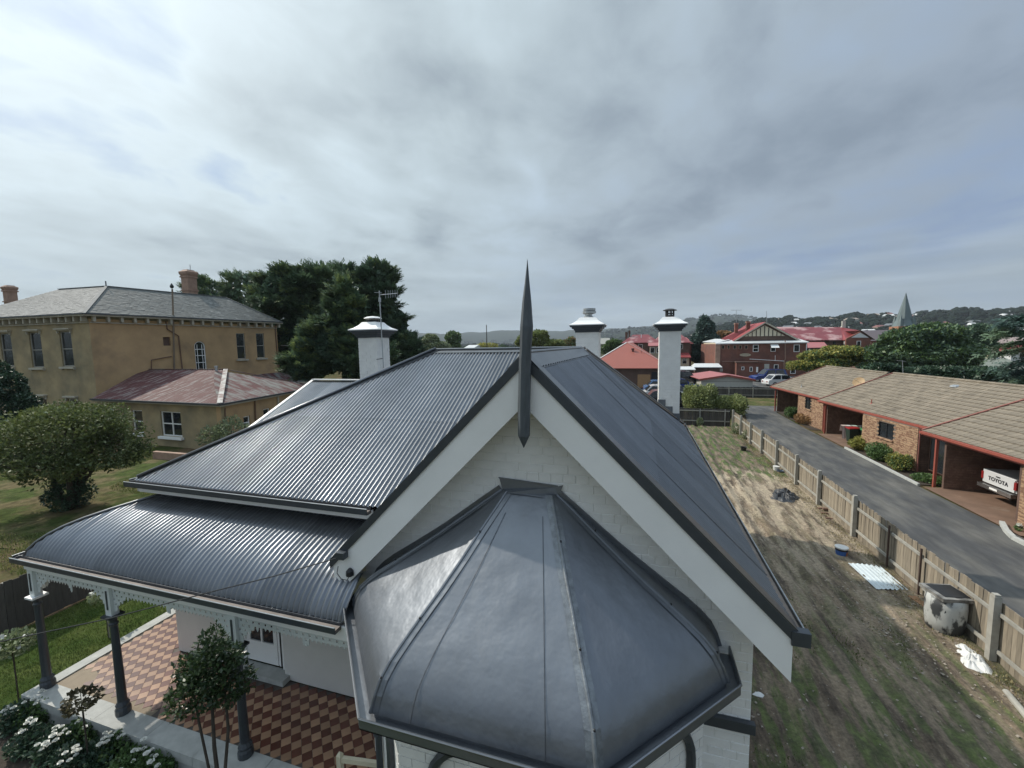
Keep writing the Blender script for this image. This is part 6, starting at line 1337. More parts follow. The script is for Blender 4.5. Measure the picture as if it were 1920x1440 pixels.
cyp('tall dark narrow cypress with a rounded top, right of the clump', [(715, 545, 44, 58), (722, 615, 50, 62), (745, 665, 46, 45), (655, 515, 24, 18), (765, 655, 26, 30)], 52, 52000, 43, f2=-.1)
cyp('brighter green cypress standing before the darker ones, behind the left chimney', [(655, 585, 42, 62), (640, 645, 72, 62), (600, 680, 55, 40), (695, 670, 55, 60), (655, 545, 16, 30)], 36, 52000, 44, size=.45, f2=.32)

# ================================================================== FAR RIGHT GROUND: buildings beyond the yard
def pt(px, py, Y): return Yp(px, py, Y)
def gbox(name, x0, x1, y0, y1, z0, z1, mt, par): return MB().box(x0, x1, y0, y1, z0, z1).build(name, mt, par)
def fwin(par, px0, py0, px1, py1, Y, frame=WHITE, name='window', split=False, proud=.06):
    a, b_ = Yp(px0, py0, Y), Yp(px1, py1, Y); x0, x1 = min(a.x, b_.x), max(a.x, b_.x); z1, z0 = max(a.z, b_.z), min(a.z, b_.z); m = MB(); t_ = .09
    m.box(x0, x1, Y-proud, Y, z0, z0+t_).box(x0, x1, Y-proud, Y, z1-t_, z1).box(x0, x0+t_, Y-proud, Y, z0+t_, z1-t_).box(x1-t_, x1, Y-proud, Y, z0+t_, z1-t_)
    if split: m.box(x0+t_, x1-t_, Y-proud, Y, (z0+z1)/2-.04, (z0+z1)/2+.04)
    w_ = m.build(name, frame, par); MB().box(x0+t_, x1-t_, Y-.03, Y-.01, z0+t_, z1-t_).build('pane', GLASS, w_); return w_
c2 = lambda x, y: (1270+x/7.385, 570+y/7.385)
HB = thing('red_brick_hall', 'big two-storey red brick building with a half-timbered gable and an oval sign', 'building', (24, 100, 0)); Yh = 95.0
a = Yp(*c2(545, 535), Yh); b_ = Yp(*c2(1792, 545), Yh); zt_ = a.z-.3; hx0, hx1 = a.x, b_.x
gbox('front_wall', hx0, hx1, Yh, Yh+24, -1, zt_, RBRICK, HB); 
MB().box(hx0-.2, hx1+.3, Yh-.35, Yh-.02, zt_-.02, zt_+.16).build('white_gutter', WHITE, HB); m = MB(); m.poly([(hx0-.2, Yh-.3, zt_+.17), (hx1+.3, Yh-.3, zt_+.17), (hx1+.3, Yh+6, zt_+.9), (hx0-.2, Yh+6, zt_+.9)]); m.build('skillion_roof', WROOF, HB)
gA, gB, gC = Yp(*c2(790, 515), Yh+3), Yp(*c2(1680, 515), Yh+3), Yp(*c2(1210, 268), Yh+3)
m = MB(); m.prism([gA, gB, gC], (0, .4, 0)); m.build('gable_wall', BBRICK, HB)
p1, p2, p3 = Yp(*c2(930, 448), Yh+2.9), Yp(*c2(1488, 440), Yh+2.9), Yp(*c2(1212, 295), Yh+2.9); MB().prism([p1, p2, p3], (0, .08, 0)).build('gable_panel', CREAMW, HB)
for k in range(9):
    f = .09+k*.102; lo = p1.lerp(p2, f); fa = (p3.x-p1.x)/(p2.x-p1.x); g = f/fa if f < fa else (1-f)/(1-fa); MB().box(lo.x-.07, lo.x+.07, Yh+2.82, Yh+2.9, lo.z, lo.z+(p3.z-p1.z)*g*.97).build('gable_batten', BLACK, HB)
for s_, q in ((0, gA), (1, gB)):
    m = MB(); m.bar(q+Vector((0, -.5, .1)), gC+Vector((0, -.5, .15)), .35, .22); m.build('barge_board', TRIMC, HB)
bk = Vector((0, 16, 0)); m = MB(); m.poly([gA+Vector((-.3, -.7, .1)), gC+Vector((0, -.7, .3)), gC+bk+Vector((0, 0, .3)), gA+bk]); m.poly([gB+Vector((.3, -.7, .1)), gC+Vector((0, -.7, .3)), gC+bk+Vector((0, 0, .3)), gB+bk]); m.build('gable_roof', REDROOF, HB)
l1, l2 = Yp(*c2(600, 488), Yh+5), Yp(*c2(965, 290), Yh+12); m = MB(); m.poly([l1, gA+Vector((.5, 2, 0)), gC+Vector((0, 6, .3)), l2]); m.build('side_roof', REDROOF, HB)
for px0, px1, pt_, pb in ((795, 832, 262, 470), (955, 998, 240, 460)):
    a, b_ = Yp(*c2(px0, pt_), Yh+7), Yp(*c2(px1, pb), Yh+7); gbox('chimney', a.x, b_.x, Yh+6.6, Yh+7.4, b_.z-1, a.z, RBRICK, HB); gbox('chimney_band', a.x-.1, b_.x+.1, Yh+6.5, Yh+7.5, a.z-.3, a.z-.1, PINKCH, HB)
for x0, x1 in ((612, 655), (692, 727), (773, 815), (852, 890), (932, 975)): fwin(HB, *c2(x0, 570), *c2(x1, 625), Yh, frame=PINKCH)
fwin(HB, *c2(1048, 565), *c2(1122, 662), Yh, split=True); fwin(HB, *c2(1292, 600), *c2(1360, 658), Yh); fwin(HB, *c2(1613, 563), *c2(1690, 662), Yh); fwin(HB, *c2(1565, 880), *c2(1635, 965), Yh); fwin(HB, *c2(1338, 838), *c2(1396, 950), Yh, name='door_frame')
a, b_ = Yp(*c2(1287, 562), Yh), Yp(*c2(1395, 605), Yh); m = MB(); m.prism([(a.x, Yh-.9, b_.z), (b_.x, Yh-.9, b_.z), (b_.x, Yh, a.z), (a.x, Yh, a.z)], (0, 0, .05)); m.build('awning', WHITE, HB)
a = Yp(*c2(940, 705), Yh); m = MB(); m.prism([(a.x+1.02*math.cos(t_), Yh-.1, a.z+.30*math.sin(t_)) for t_ in np.linspace(0, 2*PI, 21)[:-1]], (0, .08, 0)); m.build('oval_sign', mat('sign_cream', (.50, .44, .32), rough=.6), HB)
m = MB()
for k in range(9): x = a.x-.7+k*.16; m.box(x, x+.09, Yh-.108, Yh-.1, a.z-.06-.02*(k % 2), a.z+.08+.01*(k % 3))
m.build('sign_lettering', mat('sign_ink', (.16, .13, .10)), HB, kind='stuff')
px_ = thing
a, b_ = Yp(*c2(822, 812), Yh-2.5), Yp(*c2(1105, 1025), Yh-2.5); gbox('porch_block', a.x, b_.x, Yh-2.5, Yh-.02, 0, a.z, RBRICK, HB); MB().box(a.x-.15, b_.x+.2, Yh-2.7, Yh-.02, a.z, a.z+.18).build('porch_roof', BBRICK, HB)
fwin(HB, *c2(888, 868), *c2(925, 915), Yh-2.5); fwin(HB, *c2(1002, 870), *c2(1040, 935), Yh-2.5); a, b_ = Yp(*c2(1092, 872), Yh-2.5), Yp(*c2(1108, 945), Yh-2.5); MB().box(a.x, b_.x+.1, Yh-2.6, Yh-2.5, b_.z, a.z).build('white_panel', WHITE, HB)
a, b_ = Yp(*c2(1205, 830), Yh), Yp(*c2(1268, 950), Yh); MB().box(a.x, b_.x, Yh-.08, Yh, b_.z, a.z).build('grey_door', PALEG, HB); a, b_ = Yp(*c2(582, 893), Yh), Yp(*c2(628, 935), Yh); MB().box(a.x, b_.x, Yh-.1, Yh, b_.z, a.z).build('notice_board', PALEG, HB)
wq = lambda x, y: Yp(*c2(x, y), Yh-.1)
MB().tube([wq(1493, 500), wq(1495, 760), wq(1478, 800), wq(1472, 990)], .09, 5).build('downpipe', PINKCH, HB); MB().tube([wq(1790, 545), wq(1782, 825)], .08, 5).build('downpipe', WHITE, HB); MB().tube([wq(620, 795), wq(1300, 805)], .06, 5).build('pipe', PINKCH, HB); MB().tube([wq(1000, 762), wq(1475, 790)], .06, 5).build('pipe', WHITE, HB); MB().tube([wq(1355, 712), wq(1355, 780)], .05, 5).build('pipe', WHITE, HB)
gbox('corner_pier', hx0-.25, hx0+.7, Yh-.25, Yh-.01, 0, zt_-.03, PINKCH, HB)
# cream side wing at its left
a = Yp(*c2(365, 535), Yh+18); b_ = Yp(*c2(545, 535), Yh+2); m = MB(); m.prism([(a.x, a.y, 0), (b_.x, b_.y, 0), (b_.x, b_.y, b_.z), (a.x, a.y, a.z)], (.3, .3, 0)); m.build('cream_side_wall', CREAMW, HB)
m = MB(); m.prism([Yp(*c2(350, 528), Yh+18), Yp(*c2(560, 540), Yh+1), Yp(*c2(725, 497), Yh+4), Yp(*c2(520, 488), Yh+20)], (0, 0, .12)); m.build('white_side_roof', WROOF, HB)
for k, (x0, x1) in enumerate(((400, 418), (435, 460), (470, 495), (500, 522))):
    A_, B_ = Vector((a.x, a.y, 0)), Vector((b_.x, b_.y, 0)); dd2 = (B_-A_).normalized(); nn2 = Vector((-dd2.y, dd2.x, 0)); nn2 = nn2 if nn2.dot(-A_) > 0 else -nn2; h_ = wallrect(A_, dd2, nn2, *c2(x0, 590), *c2(x1, 660)); sash(A_, dd2, nn2, h_, HB, frame=BLACK, sill=None, back=-.05)
an = thing('television_aerial', 'thin roof aerial above the left end of the red brick building', 'aerial', tuple(Yp(*c2(815, 280), Yh+8))); MB().tube([Yp(*c2(818, 300), Yh+8), Yp(*c2(816, 85), Yh+8)], .05, 4).build('mast', STEEL, an); MB().tube([Yp(*c2(745, 85), Yh+8), Yp(*c2(890, 85), Yh+8)], .05, 4).build('antenna_head', STEEL, an)
an = thing('radio_mast', 'thin radio mast above the gable of the red brick building', 'mast', tuple(Yp(*c2(1237, 280), Yh+14))); MB().tube([Yp(*c2(1237, 280), Yh+14), Yp(*c2(1237, 95), Yh+14)], .06, 4).build('mast', STEEL, an)
# long patchy red roof behind it
c4 = lambda x, y: (1430+x/6, 560+y/6)
RW = thing('red_roofed_wing', 'long brick wing with patchy red iron roof and a small white gable', 'building', (45, 115, 0)); Yr = 112.0
e0, e1, r1, r0 = Yp(*c4(330, 465), Yr), Yp(*c4(895, 462), Yr), Yp(*c4(880, 320), Yr+9), Yp(*c4(150, 318), Yr+9); m = MB(); m.prism([Yp(*c4(240, 468), Yr), e1, r1, r0], (0, 0, -.15)); m.build('roof', REDFADE, RW)
m = MB(); a, b_, c_, d2 = e1, Yp(*c4(945, 460), Yr-1), Yp(*c4(1105, 366), Yr+2), Yp(*c4(985, 358), Yr+9); m.prism([a, b_, c_, Yp(*c4(1085, 356), Yr+8), r1], (0, 0, -.15)); m.build('roof', REDROOF, RW)
gbox('brick_wall', Yp(*c4(500, 500), Yr).x, Yp(*c4(925, 500), Yr).x, Yr+.6, Yr+16, 0, e1.z-.1, BBRICK, RW)
g0, g1, g2 = Yp(*c4(940, 450), Yr-1), Yp(*c4(1215, 452), Yr-1), Yp(*c4(1100, 372), Yr-1); m = MB(); m.prism([(g0.x, g0.y, 0), (g1.x, g1.y, 0), g1, g2, g0], (0, .5, 0)); m.build('gable_wall', RBRICK, RW); MB().prism([Yp(*c4(1000, 438), Yr-1.1), Yp(*c4(1195, 438), Yr-1.1), Yp(*c4(1100, 382), Yr-1.1)], (0, .08, 0)).build('gable_panel', WROOF, RW)
m = MB(); m.poly([g1+Vector((.7, -.3, -.2)), g2+Vector((0, -.3, .3)), g2+Vector((0, 14, .3)), g1+Vector((.7, 14, -.2))]); m.build('roof', BBRICK, RW)
fwin(RW, *c4(1058, 475), *c4(1102, 540), Yr-1); fwin(RW, *c4(785, 478), *c4(822, 550), Yr+.6, frame=BBRICK); a, b_ = Yp(*c4(905, 250), Yr+9), Yp(*c4(917, 330), Yr+9); gbox('chimney', a.x-.2, b_.x+.2, Yr+8.8, Yr+9.3, b_.z, a.z, PALEG, RW)
m = MB(); m.prism([Yp(*c4(505, 552), Yr-6), Yp(*c4(745, 547), Yr-6), Yp(*c4(690, 487), Yr), Yp(*c4(500, 487), Yr)], (0, 0, -.12)); m.build('verandah_roof', PINKR, RW); a = Yp(*c4(505, 555), Yr-5.9); b_ = Yp(*c4(690, 640), Yr-5.9); gbox('verandah_shade', a.x, b_.x, Yr-2, Yr-1.8, 0, a.z, BLACK, RW)  # black panel stands in for the shade under this verandah roof
for k in range(4): x = a.x+.3+k*2.3; gbox('verandah_post', x, x+.15, Yr-5.9, Yr-5.75, 0, a.z, PALEG, RW)
# salmon roofed building and others in the middle distance
c1 = lambda x, y: (1120+x/9.6, 600+y/9.6)
SB = thing('salmon_roofed_building', 'brown brick outbuilding with a plain salmon hip roof and a wooden door panel', 'building', (0, 69, 0)); Ys = 66.0
L0, R0 = Yp(1094, 691.5, Ys), Yp(1262, 691.5, Ys); z0 = (L0.z+R0.z)/2; ap0 = Yp(*c1(530, 415), Ys+6); ap1 = Vector((ap0.x+1.0, ap0.y+1.5, ap0.z)); rbk = Vector((R0.x, Ys+13, z0)); lbk = Vector((L0.x, Ys+13, z0)); L0.z = R0.z = z0
m = MB(); m.prism([L0, R0, ap0], (0, 0, .1)); m.poly([R0, rbk, ap1, ap0]); m.poly([L0, ap0, ap1, lbk]); m.poly([lbk, ap1, rbk]); m.build('roof', SALMON, SB); MB().bar(L0+Vector((0, 0, .12)), ap0+Vector((0, 0, .12)), .16, .08).build('hip_capping', WHITE, SB); MB().bar(R0+Vector((0, 0, .12)), ap0+Vector((0, 0, .12)), .2, .08).build('hip_capping', mat('pink_cap', (.42, .22, .20)), SB); gbox('front_wall', L0.x+.5, R0.x-.5, Ys+.5, Ys+12.5, 0, z0, BBRICK, SB)
a, b_ = Yp(*c1(725, 980), Ys+.4), Yp(*c1(952, 1220), Ys+.4); gbox('door_panel', a.x, b_.x, Ys+.4, Ys+.49, max(.05, b_.z), a.z, mat('ply_panel', (.36, .21, .10), rough=.7, var=.1), SB); MB().box(R0.x-3, R0.x-1.8, Ys+.4, Ys+.49, .1, z0-.5).build('dark_door', BLACK, SB)
q = Yp(*c1(638, 600), Ys+3.8); MB().lathe(q.x, q.y, [(.24, q.z-.2), (.14, q.z+.02), (.14, q.z+.55), (.25, q.z+.6), (.25, q.z+.8)], 8).build('flue', mat('dark_red_flue', (.08, .02, .02)), SB); q = Yp(*c1(790, 630), Ys+3.4); MB().lathe(q.x, q.y, [(.05, q.z), (.05, q.z+.7)], 5).build('vent_pipe', mat('red_pipe', (.25, .08, .07)), SB)
def house(label, pxl, pxr, pye, pyr, Y, dep, wall, roof, group=None, hip=.25, cat='house', name='town_house', z0=None, win=2, frame=WHITE):
    """eave from pxl to pxr at row pye, ridge row pyr, at depth Y"""
    a, b_ = Yp(pxl, pye, Y), Yp(pxr, pye, Y); b_.z = a.z; r = Yp((pxl+pxr)/2, pyr, Y+dep/2).z; h = thing(name, label, cat, ((a.x+b_.x)/2, Y, 0), group); x0, x1 = a.x, b_.x; w = (x1-x0)*hip; zb = zland((x0+x1)/2, Y)-2
    m = MB(); m.box(x0+.4, x1-.4, Y+.4, Y+dep-.4, zb, a.z)
    if hip < .02: m.prism([(x0+.4, Y+.4, a.z), (x0+.4, Y+dep-.4, a.z), (x0+.4, Y+dep/2, r-.2)], (x1-x0-.8, 0, 0))
    m.build('wall', wall, h); m = MB(); P = [(x0, Y, a.z), (x1, Y, a.z), (x1, Y+dep, a.z), (x0, Y+dep, a.z), (x0+w, Y+dep/2, r), (x1-w, Y+dep/2, r)]; m.add(P, [(0, 1, 5, 4), (2, 3, 4, 5), (0, 4, 3), (1, 2, 5)]); m.box(x0, x1, Y-.03, Y, a.z-.12, a.z+.01); m.build('roof', roof, h)
    for k in range(win):
        xx = x0+(x1-x0)*(k+.6)/(win+.2); f_ = MB().box(xx-.5, xx+.5, Y+.34, Y+.40, a.z-1.6, a.z-.4).build('window', frame, h); MB().box(xx-.42, xx+.42, Y+.31, Y+.335, a.z-1.52, a.z-.48).build('pane', GLASS, f_)
    return h
h = house('brick building with a maroon roof and tall twin chimneys beyond the salmon roof', *[c1(430, 0)[0], c1(1130, 0)[0]], c1(0, 412)[1], c1(0, 262)[1], 104, 10, BBRICK, REDFADE, hip=.3, name='brick_building', cat='building', win=3)
for x0, x1, y0, y1 in ((503, 545, 215, 400), (562, 595, 190, 350)): a, b_ = Yp(*c1(x0, y0), 108), Yp(*c1(x1, y1), 108); gbox('chimney', a.x, b_.x, 107.6, 108.2, b_.z, a.z, BBRICK, h)
a, b_ = Yp(*c1(785, 255), 107), Yp(*c1(797, 390), 107); gbox('white_flue', a.x, b_.x, 106.9, 107, b_.z, a.z, WHITE, h)
house('maroon roofed brick house seen between the two right-hand chimneys', *[c1(1000, 0)[0], c1(1700, 0)[0]], c1(0, 415)[1], c1(0, 245)[1], 112, 12, BBRICK, REDFADE, hip=.25, name='brick_building', cat='building', win=2)
house('tan two-storey flat-fronted block behind the salmon roof', *[c1(925, 0)[0], c1(1180, 0)[0]], c1(0, 465)[1], c1(0, 405)[1], 96, 8, mat('tan_block', (.30, .25, .18), rough=.8), PINKR, hip=0, name='brick_building', cat='building', win=2)
house('brick house end with a pale pink roof left of the dark conifer', *[c1(1470, 0)[0], c1(1730, 0)[0]], c1(0, 425)[1], c1(0, 312)[1], 118, 14, RBRICK, PINKR, hip=.3, name='brick_building', cat='building', win=0)
house('small hall with a bright red roof left of the conifer', *[c1(1460, 0)[0], c1(1690, 0)[0]], c1(0, 672)[1], c1(0, 535)[1], 110, 8, CREAMW, REDROOF, hip=.2, name='brick_building', cat='building', win=1)
house('low white roofed carport beside the car park', *[c1(1490, 0)[0], c1(1770, 0)[0]], c1(0, 892)[1], c1(0, 835)[1], 88, 6, BBRICK, WROOF, hip=.02, name='carport', cat='carport', win=0)
house('white roofed open shelter in front of the cream wing', *[c1(1740, 0)[0], c1(2250, 0)[0]], c1(0, 848)[1], c1(0, 780)[1], 92, 5, BBRICK, WROOF, hip=.06, name='carport', cat='carport', win=0)
h = thing('garage', 'long pale garage with a low-pitched pink red roof behind the big bushes', 'garage', (13, 71, 0)); Yg = 70.0
a, b_, c_ = Yp(*c2(470, 1035), Yg), Yp(*c2(1045, 1060), Yg), Yp(*c2(690, 1000), Yg); a.z = Yp(*c2(300, 1060), Yg).z; lx = Yp(*c2(330, 1060), Yg).x
m = MB(); m.prism([(lx, Yg, 0), (b_.x, Yg, 0), (b_.x, Yg, b_.z), (c_.x, Yg, c_.z), (lx, Yg, b_.z)], (0, 9, 0)); m.build('wall', PALEG, h); m = MB(); ov = Vector((0, 9.6, 0)); o_ = Vector((0, -.3, .12)); m.prism([Vector((lx-.3, Yg, b_.z))+o_, c_+o_, c_+ov+o_+Vector((-1, 0, .0)), Vector((lx-1.3, Yg, b_.z))+ov+o_], (0, 0, .1)); m.prism([c_+o_, b_+o_+Vector((.3, 0, 0)), b_+ov+o_+Vector((-.7, 0, 0)), c_+ov+o_+Vector((-1, 0, 0))], (0, 0, .1)); m.build('roof', PINKR, h); m = MB(); m.bar(c_+Vector((0, -.35, .12)), b_+Vector((.3, -.35, .08)), .06, .28); m.bar(c_+Vector((0, -.35, .12)), (lx-.3, Yg-.35, b_.z+.08), .06, .28); m.build('barge_board', REDF, h)
a = Yp(*c2(700, 1072), Yg); MB().box(lx, b_.x, Yg-.03, Yg-.001, a.z-.03, a.z).build('sheet_joint', BBRICK, h)
# cars
def car(label, x, y, ang, paint, suv=False, group='cars in the car park'):
    t_ = thing('parked_car', label, 'car', (x, y, .04), group); ca, sa = math.cos(ang), math.sin(ang)
    def T(m): m.v = [(x+p_[0]*ca-p_[1]*sa, y+p_[0]*sa+p_[1]*ca, p_[2]+.04) for p_ in m.v]; return m
    L_, Wd, Hh = (5.6, 2.25, 2.1) if suv else (5.2, 2.1, 1.78); hb = 1.18 if suv else 1.05
    prof = [(-.5, .35), (-.5, .72*hb), (-.485, .95*hb), (-.40, hb), (.16, hb*1.02), (.42, hb*.88), (.49, .72*hb), (.5, .35)]; m = MB(); sec = []
    for s_ in (-1, -.88, .88, 1): sec.append([(px_*L_*(1 if abs(s_) < .95 else .985), s_*Wd/2, pz if abs(s_) < .95 else (pz*.96+.01)) for px_, pz in prof])
    for A_, B_ in zip(sec, sec[1:]):
        for k in range(len(prof)): k2 = (k+1) % len(prof); m.poly([A_[k], A_[k2], B_[k2], B_[k]])
    m.poly(sec[0][::-1]); m.poly(sec[-1]); T(m).build('body', paint, t_)
    cab = [(-.47 if suv else -.42, hb), (-.42 if suv else -.30, Hh-.06), (-.36 if suv else -.22, Hh), (.02, Hh), (.07, Hh-.04), (.23, hb)]; m = MB(); i0 = [(a*L_, -Wd*.46+(.10 if z > hb else 0), z) for a, z in cab]; i1 = [(a, -yy, z) for a, yy, z in i0]
    n_ = len(cab); m.add(i0+i1, [tuple(range(n_))[::-1], tuple(range(n_, 2*n_))]+[(k, (k+1) % n_, n_+(k+1) % n_, n_+k) for k in range(n_)]); T(m).build('cabin', paint, t_)
    for s_ in (-1, 1):
        yy0, yy1 = s_*(Wd*.46+.006), s_*(Wd*.46-.085)
        for f0, f1 in ((.06, .47), (.52, .93)):
            xa, xb = (-.43+.62*f0)*L_, (-.43+.62*f1)*L_; m = MB(); q = [(xa, yy0, hb+.04), (xb, yy0, hb+.04), (min(xb, .10*L_), yy1, Hh-.10), (max(xa, -.36*L_ if suv else -.27*L_), yy1, Hh-.10)]; m.prism(q, (0, s_*.012, 0)); T(m).build('side_window', GLASS, t_)
    m = MB(); m.prism([(.225*L_, -Wd*.38, hb+.05), (.225*L_, Wd*.38, hb+.05), (.085*L_, Wd*.34, Hh-.06), (.085*L_, -Wd*.34, Hh-.06)], (.02, 0, .012)); T(m).build('windscreen', GLASS, t_); m = MB(); xr, xt = (-.468, -.425) if suv else (-.412, -.31); m.prism([(xr*L_, -Wd*.38, hb+.06), (xr*L_, Wd*.38, hb+.06), (xt*L_, Wd*.34, Hh-.12), (xt*L_, -Wd*.34, Hh-.12)], (-.02, 0, .01)); T(m).build('rear_window', GLASS, t_)
    for sx in (-.31, .31):
        for s_ in (-1, 1): m = MB(); c_ = Vector((sx*L_, s_*(Wd/2-.2), .33)); m.tube([c_, c_+Vector((0, s_*.21, 0))], .33, 14); w_ = T(m).build('wheel', TYRE, t_); m = MB(); m.tube([c_+Vector((0, s_*.19, 0)), c_+Vector((0, s_*.225, 0))], .2, 10); T(m).build('rim', STEEL, w_)
    for s_ in (-1, 1): T(MB().box(-.505*L_, -.49*L_, s_*.62-.14, s_*.62+.14, .62, .80)).build('tail_light', TRED, t_); T(MB().box(.475*L_, .495*L_, s_*.62-.16, s_*.62+.16, .55, .68)).build('headlight', CHROME, t_)
    return t_
CB = mat('blue_car_paint', (.012, .035, .17), rough=.25, coat=.6, var=.02); CD = mat('dark_car_paint', (.015, .02, .03), rough=.25, coat=.6, var=.02); CK = mat('black_car_paint', (.008, .008, .009), rough=.2, coat=.6, var=.02); CLB = mat('light_blue_car_paint', (.10, .20, .38), rough=.25, coat=.6, var=.02); CSI = mat('silver_car_paint', (.35, .36, .37), rough=.3, coat=.4, var=.02)
def gp_(px, py): return Zp(px, py, 0)
q = gp_(1443, 716); car('bright blue four-wheel drive parked before the red brick wall', q.x, q.y+1, .25+PI, CB, True); q = gp_(1463, 724); car('white hatchback nosing in beside the blue four-wheel drive', q.x+.3, q.y+.4, .25, CARW)
q = gp_(1284, 718); car('dark navy car at the right of the tall chimney, farthest of that row', q.x, q.y-1, .15, CD, True); q = gp_(1281, 736); car('royal blue car half hidden between the right chimney and the olive bush', q.x-.2, q.y+2, .2, CB)
q = gp_(1279, 752); car('silver car between the blue and black cars beside the olive bush', q.x-.6, q.y+1.8, .2, CSI); q = gp_(1278, 762); car('black car nearest the dark rear fence', q.x-.9, q.y+.5, .2, CK)
q = gp_(1232, 738); car('blue and white hatchback left of the right chimney, behind the white car', q.x+.8, q.y+1, .1, CLB); q = gp_(1231, 748); car('white sedan seen over the roof edge left of the right chimney', q.x+.8, q.y-.2, .1, CARW); q = gp_(1240, 760); car('dark green car at the roof edge in front of the white sedan', q.x+.6, q.y-.6, .1, CD)
# church
CH = thing('church', 'brick church tower with a tall pale green copper spire beyond the trees', 'church', (0, 0, 0)); Yc = 190.0
bt_, tp = Yp(1692, 612, Yc), Yp(1700, 549, Yc); cx, cy = bt_.x+.4, Yc; rw = (Yp(1713, 612, Yc).x-Yp(1672, 612, Yc).x)/2
m = MB(); P = [(rw*1.0, bt_.z), (rw*.78, bt_.z+2.0), (rw*.52, bt_.z+5.2)]; 
sp_ = [(rw*1.0, bt_.z), (rw*.72, bt_.z+2.2), (rw*.50, bt_.z+5.5), (.05, tp.z)]; m.lathe(cx, cy, [(r_, z_) for r_, z_ in sp_], 8, ph=PI/8); m.build('spire', COPPER, CH)
m = MB(); 
for a in range(4):
    t_ = PI/4+a*PI/2; m.lathe(cx+rw*.82*math.cos(t_), cy+rw*.82*math.sin(t_), [(rw*.28, bt_.z), (rw*.2, bt_.z+1.8), (.02, bt_.z+4.5)], 6)
m.build('corner_broach', COPPER, CH, kind='stuff')
gbox('tower', cx-rw*.92, cx+rw*.92, cy-rw*.92, cy+rw*.92, -2, bt_.z+.02, mat('orange_brick', (.33, .16, .09), rough=.8, var=.1), CH)
a, b_ = Yp(1622, 622, Yc+6), Yp(1690, 622, Yc+6); m = MB(); m.prism([(a.x, Yc+2, a.z-3.5), (a.x, Yc+16, a.z-3.5), (a.x, Yc+9, a.z+.6)], (b_.x-a.x, 0, 0)); m.build('nave_roof', mat('purple_slate', (.12, .10, .11), rough=.7), CH); MB().box(a.x+.5, b_.x, Yc+2.5, Yc+15.5, -2, a.z-3.4).build('nave_wall', RBRICK, CH)
# ---- middle-distance trees
def ptree(label, lob, Y, n, size, mt, seed, cat='tree', name='tree', group=None, **k):
    L_ = []
    for (px, py, hw, hh_) in lob:
        c_ = Yp(px, py, Y); s_ = Y/ray(px, py).y/FPX; rx = hw*s_; L_.append((c_.x, Y+random.uniform(-.15, .15)*rx, c_.z, rx, rx*.85, hh_*s_))
    bx = sum(l[0] for l in L_)/len(L_); return tree(name, label, (bx, Y, 0), L_, n, size, mt, r=.25, th=max(1.5, (L_[0][2])*.45), depth=1, seed=seed, cat=cat, group=group, **k)
ptree('dark green shrub mass at the left edge in front of the ochre building', [(18, 725, 34, 30), (10, 770, 50, 40), (52, 762, 26, 26), (40, 800, 34, 28), (5, 820, 40, 30), (2, 700, 16, 24)], 17, 17000, .20, DLEAF, 22, cat='shrub', name='dark_shrub', gap=.2, gs=1.2)
ptree('dark blue-green conifer left of the red brick building', [(1322, 640, 26, 22), (1322, 618, 17, 18), (1321, 602, 9, 11), (1318, 662, 27, 18), (1325, 680, 20, 14)], 120, 16000, .75, BLEAF, 51, name='conifer_tree', shell=.6, aspect=2.2, gap=.1)
ptree('rust brown tree top behind the red brick building', [(1355, 628, 16, 8)], 150, 1500, .8, RLEAF, 52, gap=.1)
ptree('pale yellow-green tree behind the main ridge, left of the finial', [(985, 640, 20, 14), (1012, 634, 18, 16), (1040, 648, 22, 12)], 88, 9000, .5, leafmat('olive_tree_leaf', (0.131, 0.175, 0.061), (0.228, 0.263, 0.088), .3, .3, .6), 53)
ptree('round dark olive tree over the left part of the main ridge', [(850, 634, 16, 14), (848, 650, 18, 10)], 150, 3500, .8, GLEAF, 54)
ptree('light green tree at the left end of the main ridge', [(808, 638, 17, 12), (818, 650, 28, 10)], 120, 4500, .7, PALEL, 55)
ptree('low yellowish tree over the middle of the main ridge', [(915, 651, 22, 9), (900, 655, 16, 6)], 130, 2500, .6, YLEAF, 56)
ptree('brownish green tree at the left of the middle chimney', [(1070, 645, 16, 13), (1058, 650, 14, 9)], 130, 2500, .7, RLEAF, 57, mat2=GLEAF, f2=.6)
ptree('green tree beside the yellow building right of the middle chimney', [(1152, 645, 16, 10), (1140, 655, 16, 10)], 130, 2600, .7, GLEAF, 58)
ptree('yellow-green feathery tree behind the near tiled roof, before the red wing', [(1535, 668, 34, 12), (1575, 660, 40, 12), (1505, 685, 28, 10), (1610, 668, 30, 14), (1550, 680, 45, 12)], 66, 15000, .34, YLEAF, 59, mat2=GLEAF, f2=.35, gap=.25)
ptree('large dark green tree below the church spire', [(1700, 640, 48, 24), (1745, 628, 50, 22), (1730, 660, 70, 26), (1665, 662, 36, 22), (1780, 665, 55, 30), (1690, 690, 60, 18)], 62, 34000, .40, GLEAF, 60, gap=.16, mat2=FLEAF, f2=.5)
ptree('dark rounded tree right of the tree below the spire', [(1835, 628, 28, 20), (1825, 650, 34, 22), (1795, 645, 26, 20)], 84, 14000, .5, FLEAF, 61, gap=.1)
ptree('low dark shrubs along the far side of the tiled roof ridge', [(1760, 700, 60, 14), (1840, 702, 50, 14), (1700, 700, 40, 10), (1655, 690, 26, 9)], 52, 14000, .34, DLEAF, 62, cat='shrub', name='shrub')
ct = thing('cedar_tree', 'cedar with drooping dark layered branches at the right edge', 'tree', tuple(Yp(1985, 700, 34)-Vector((0, 0, Yp(1985, 700, 34).z))), None); Yc_ = 34
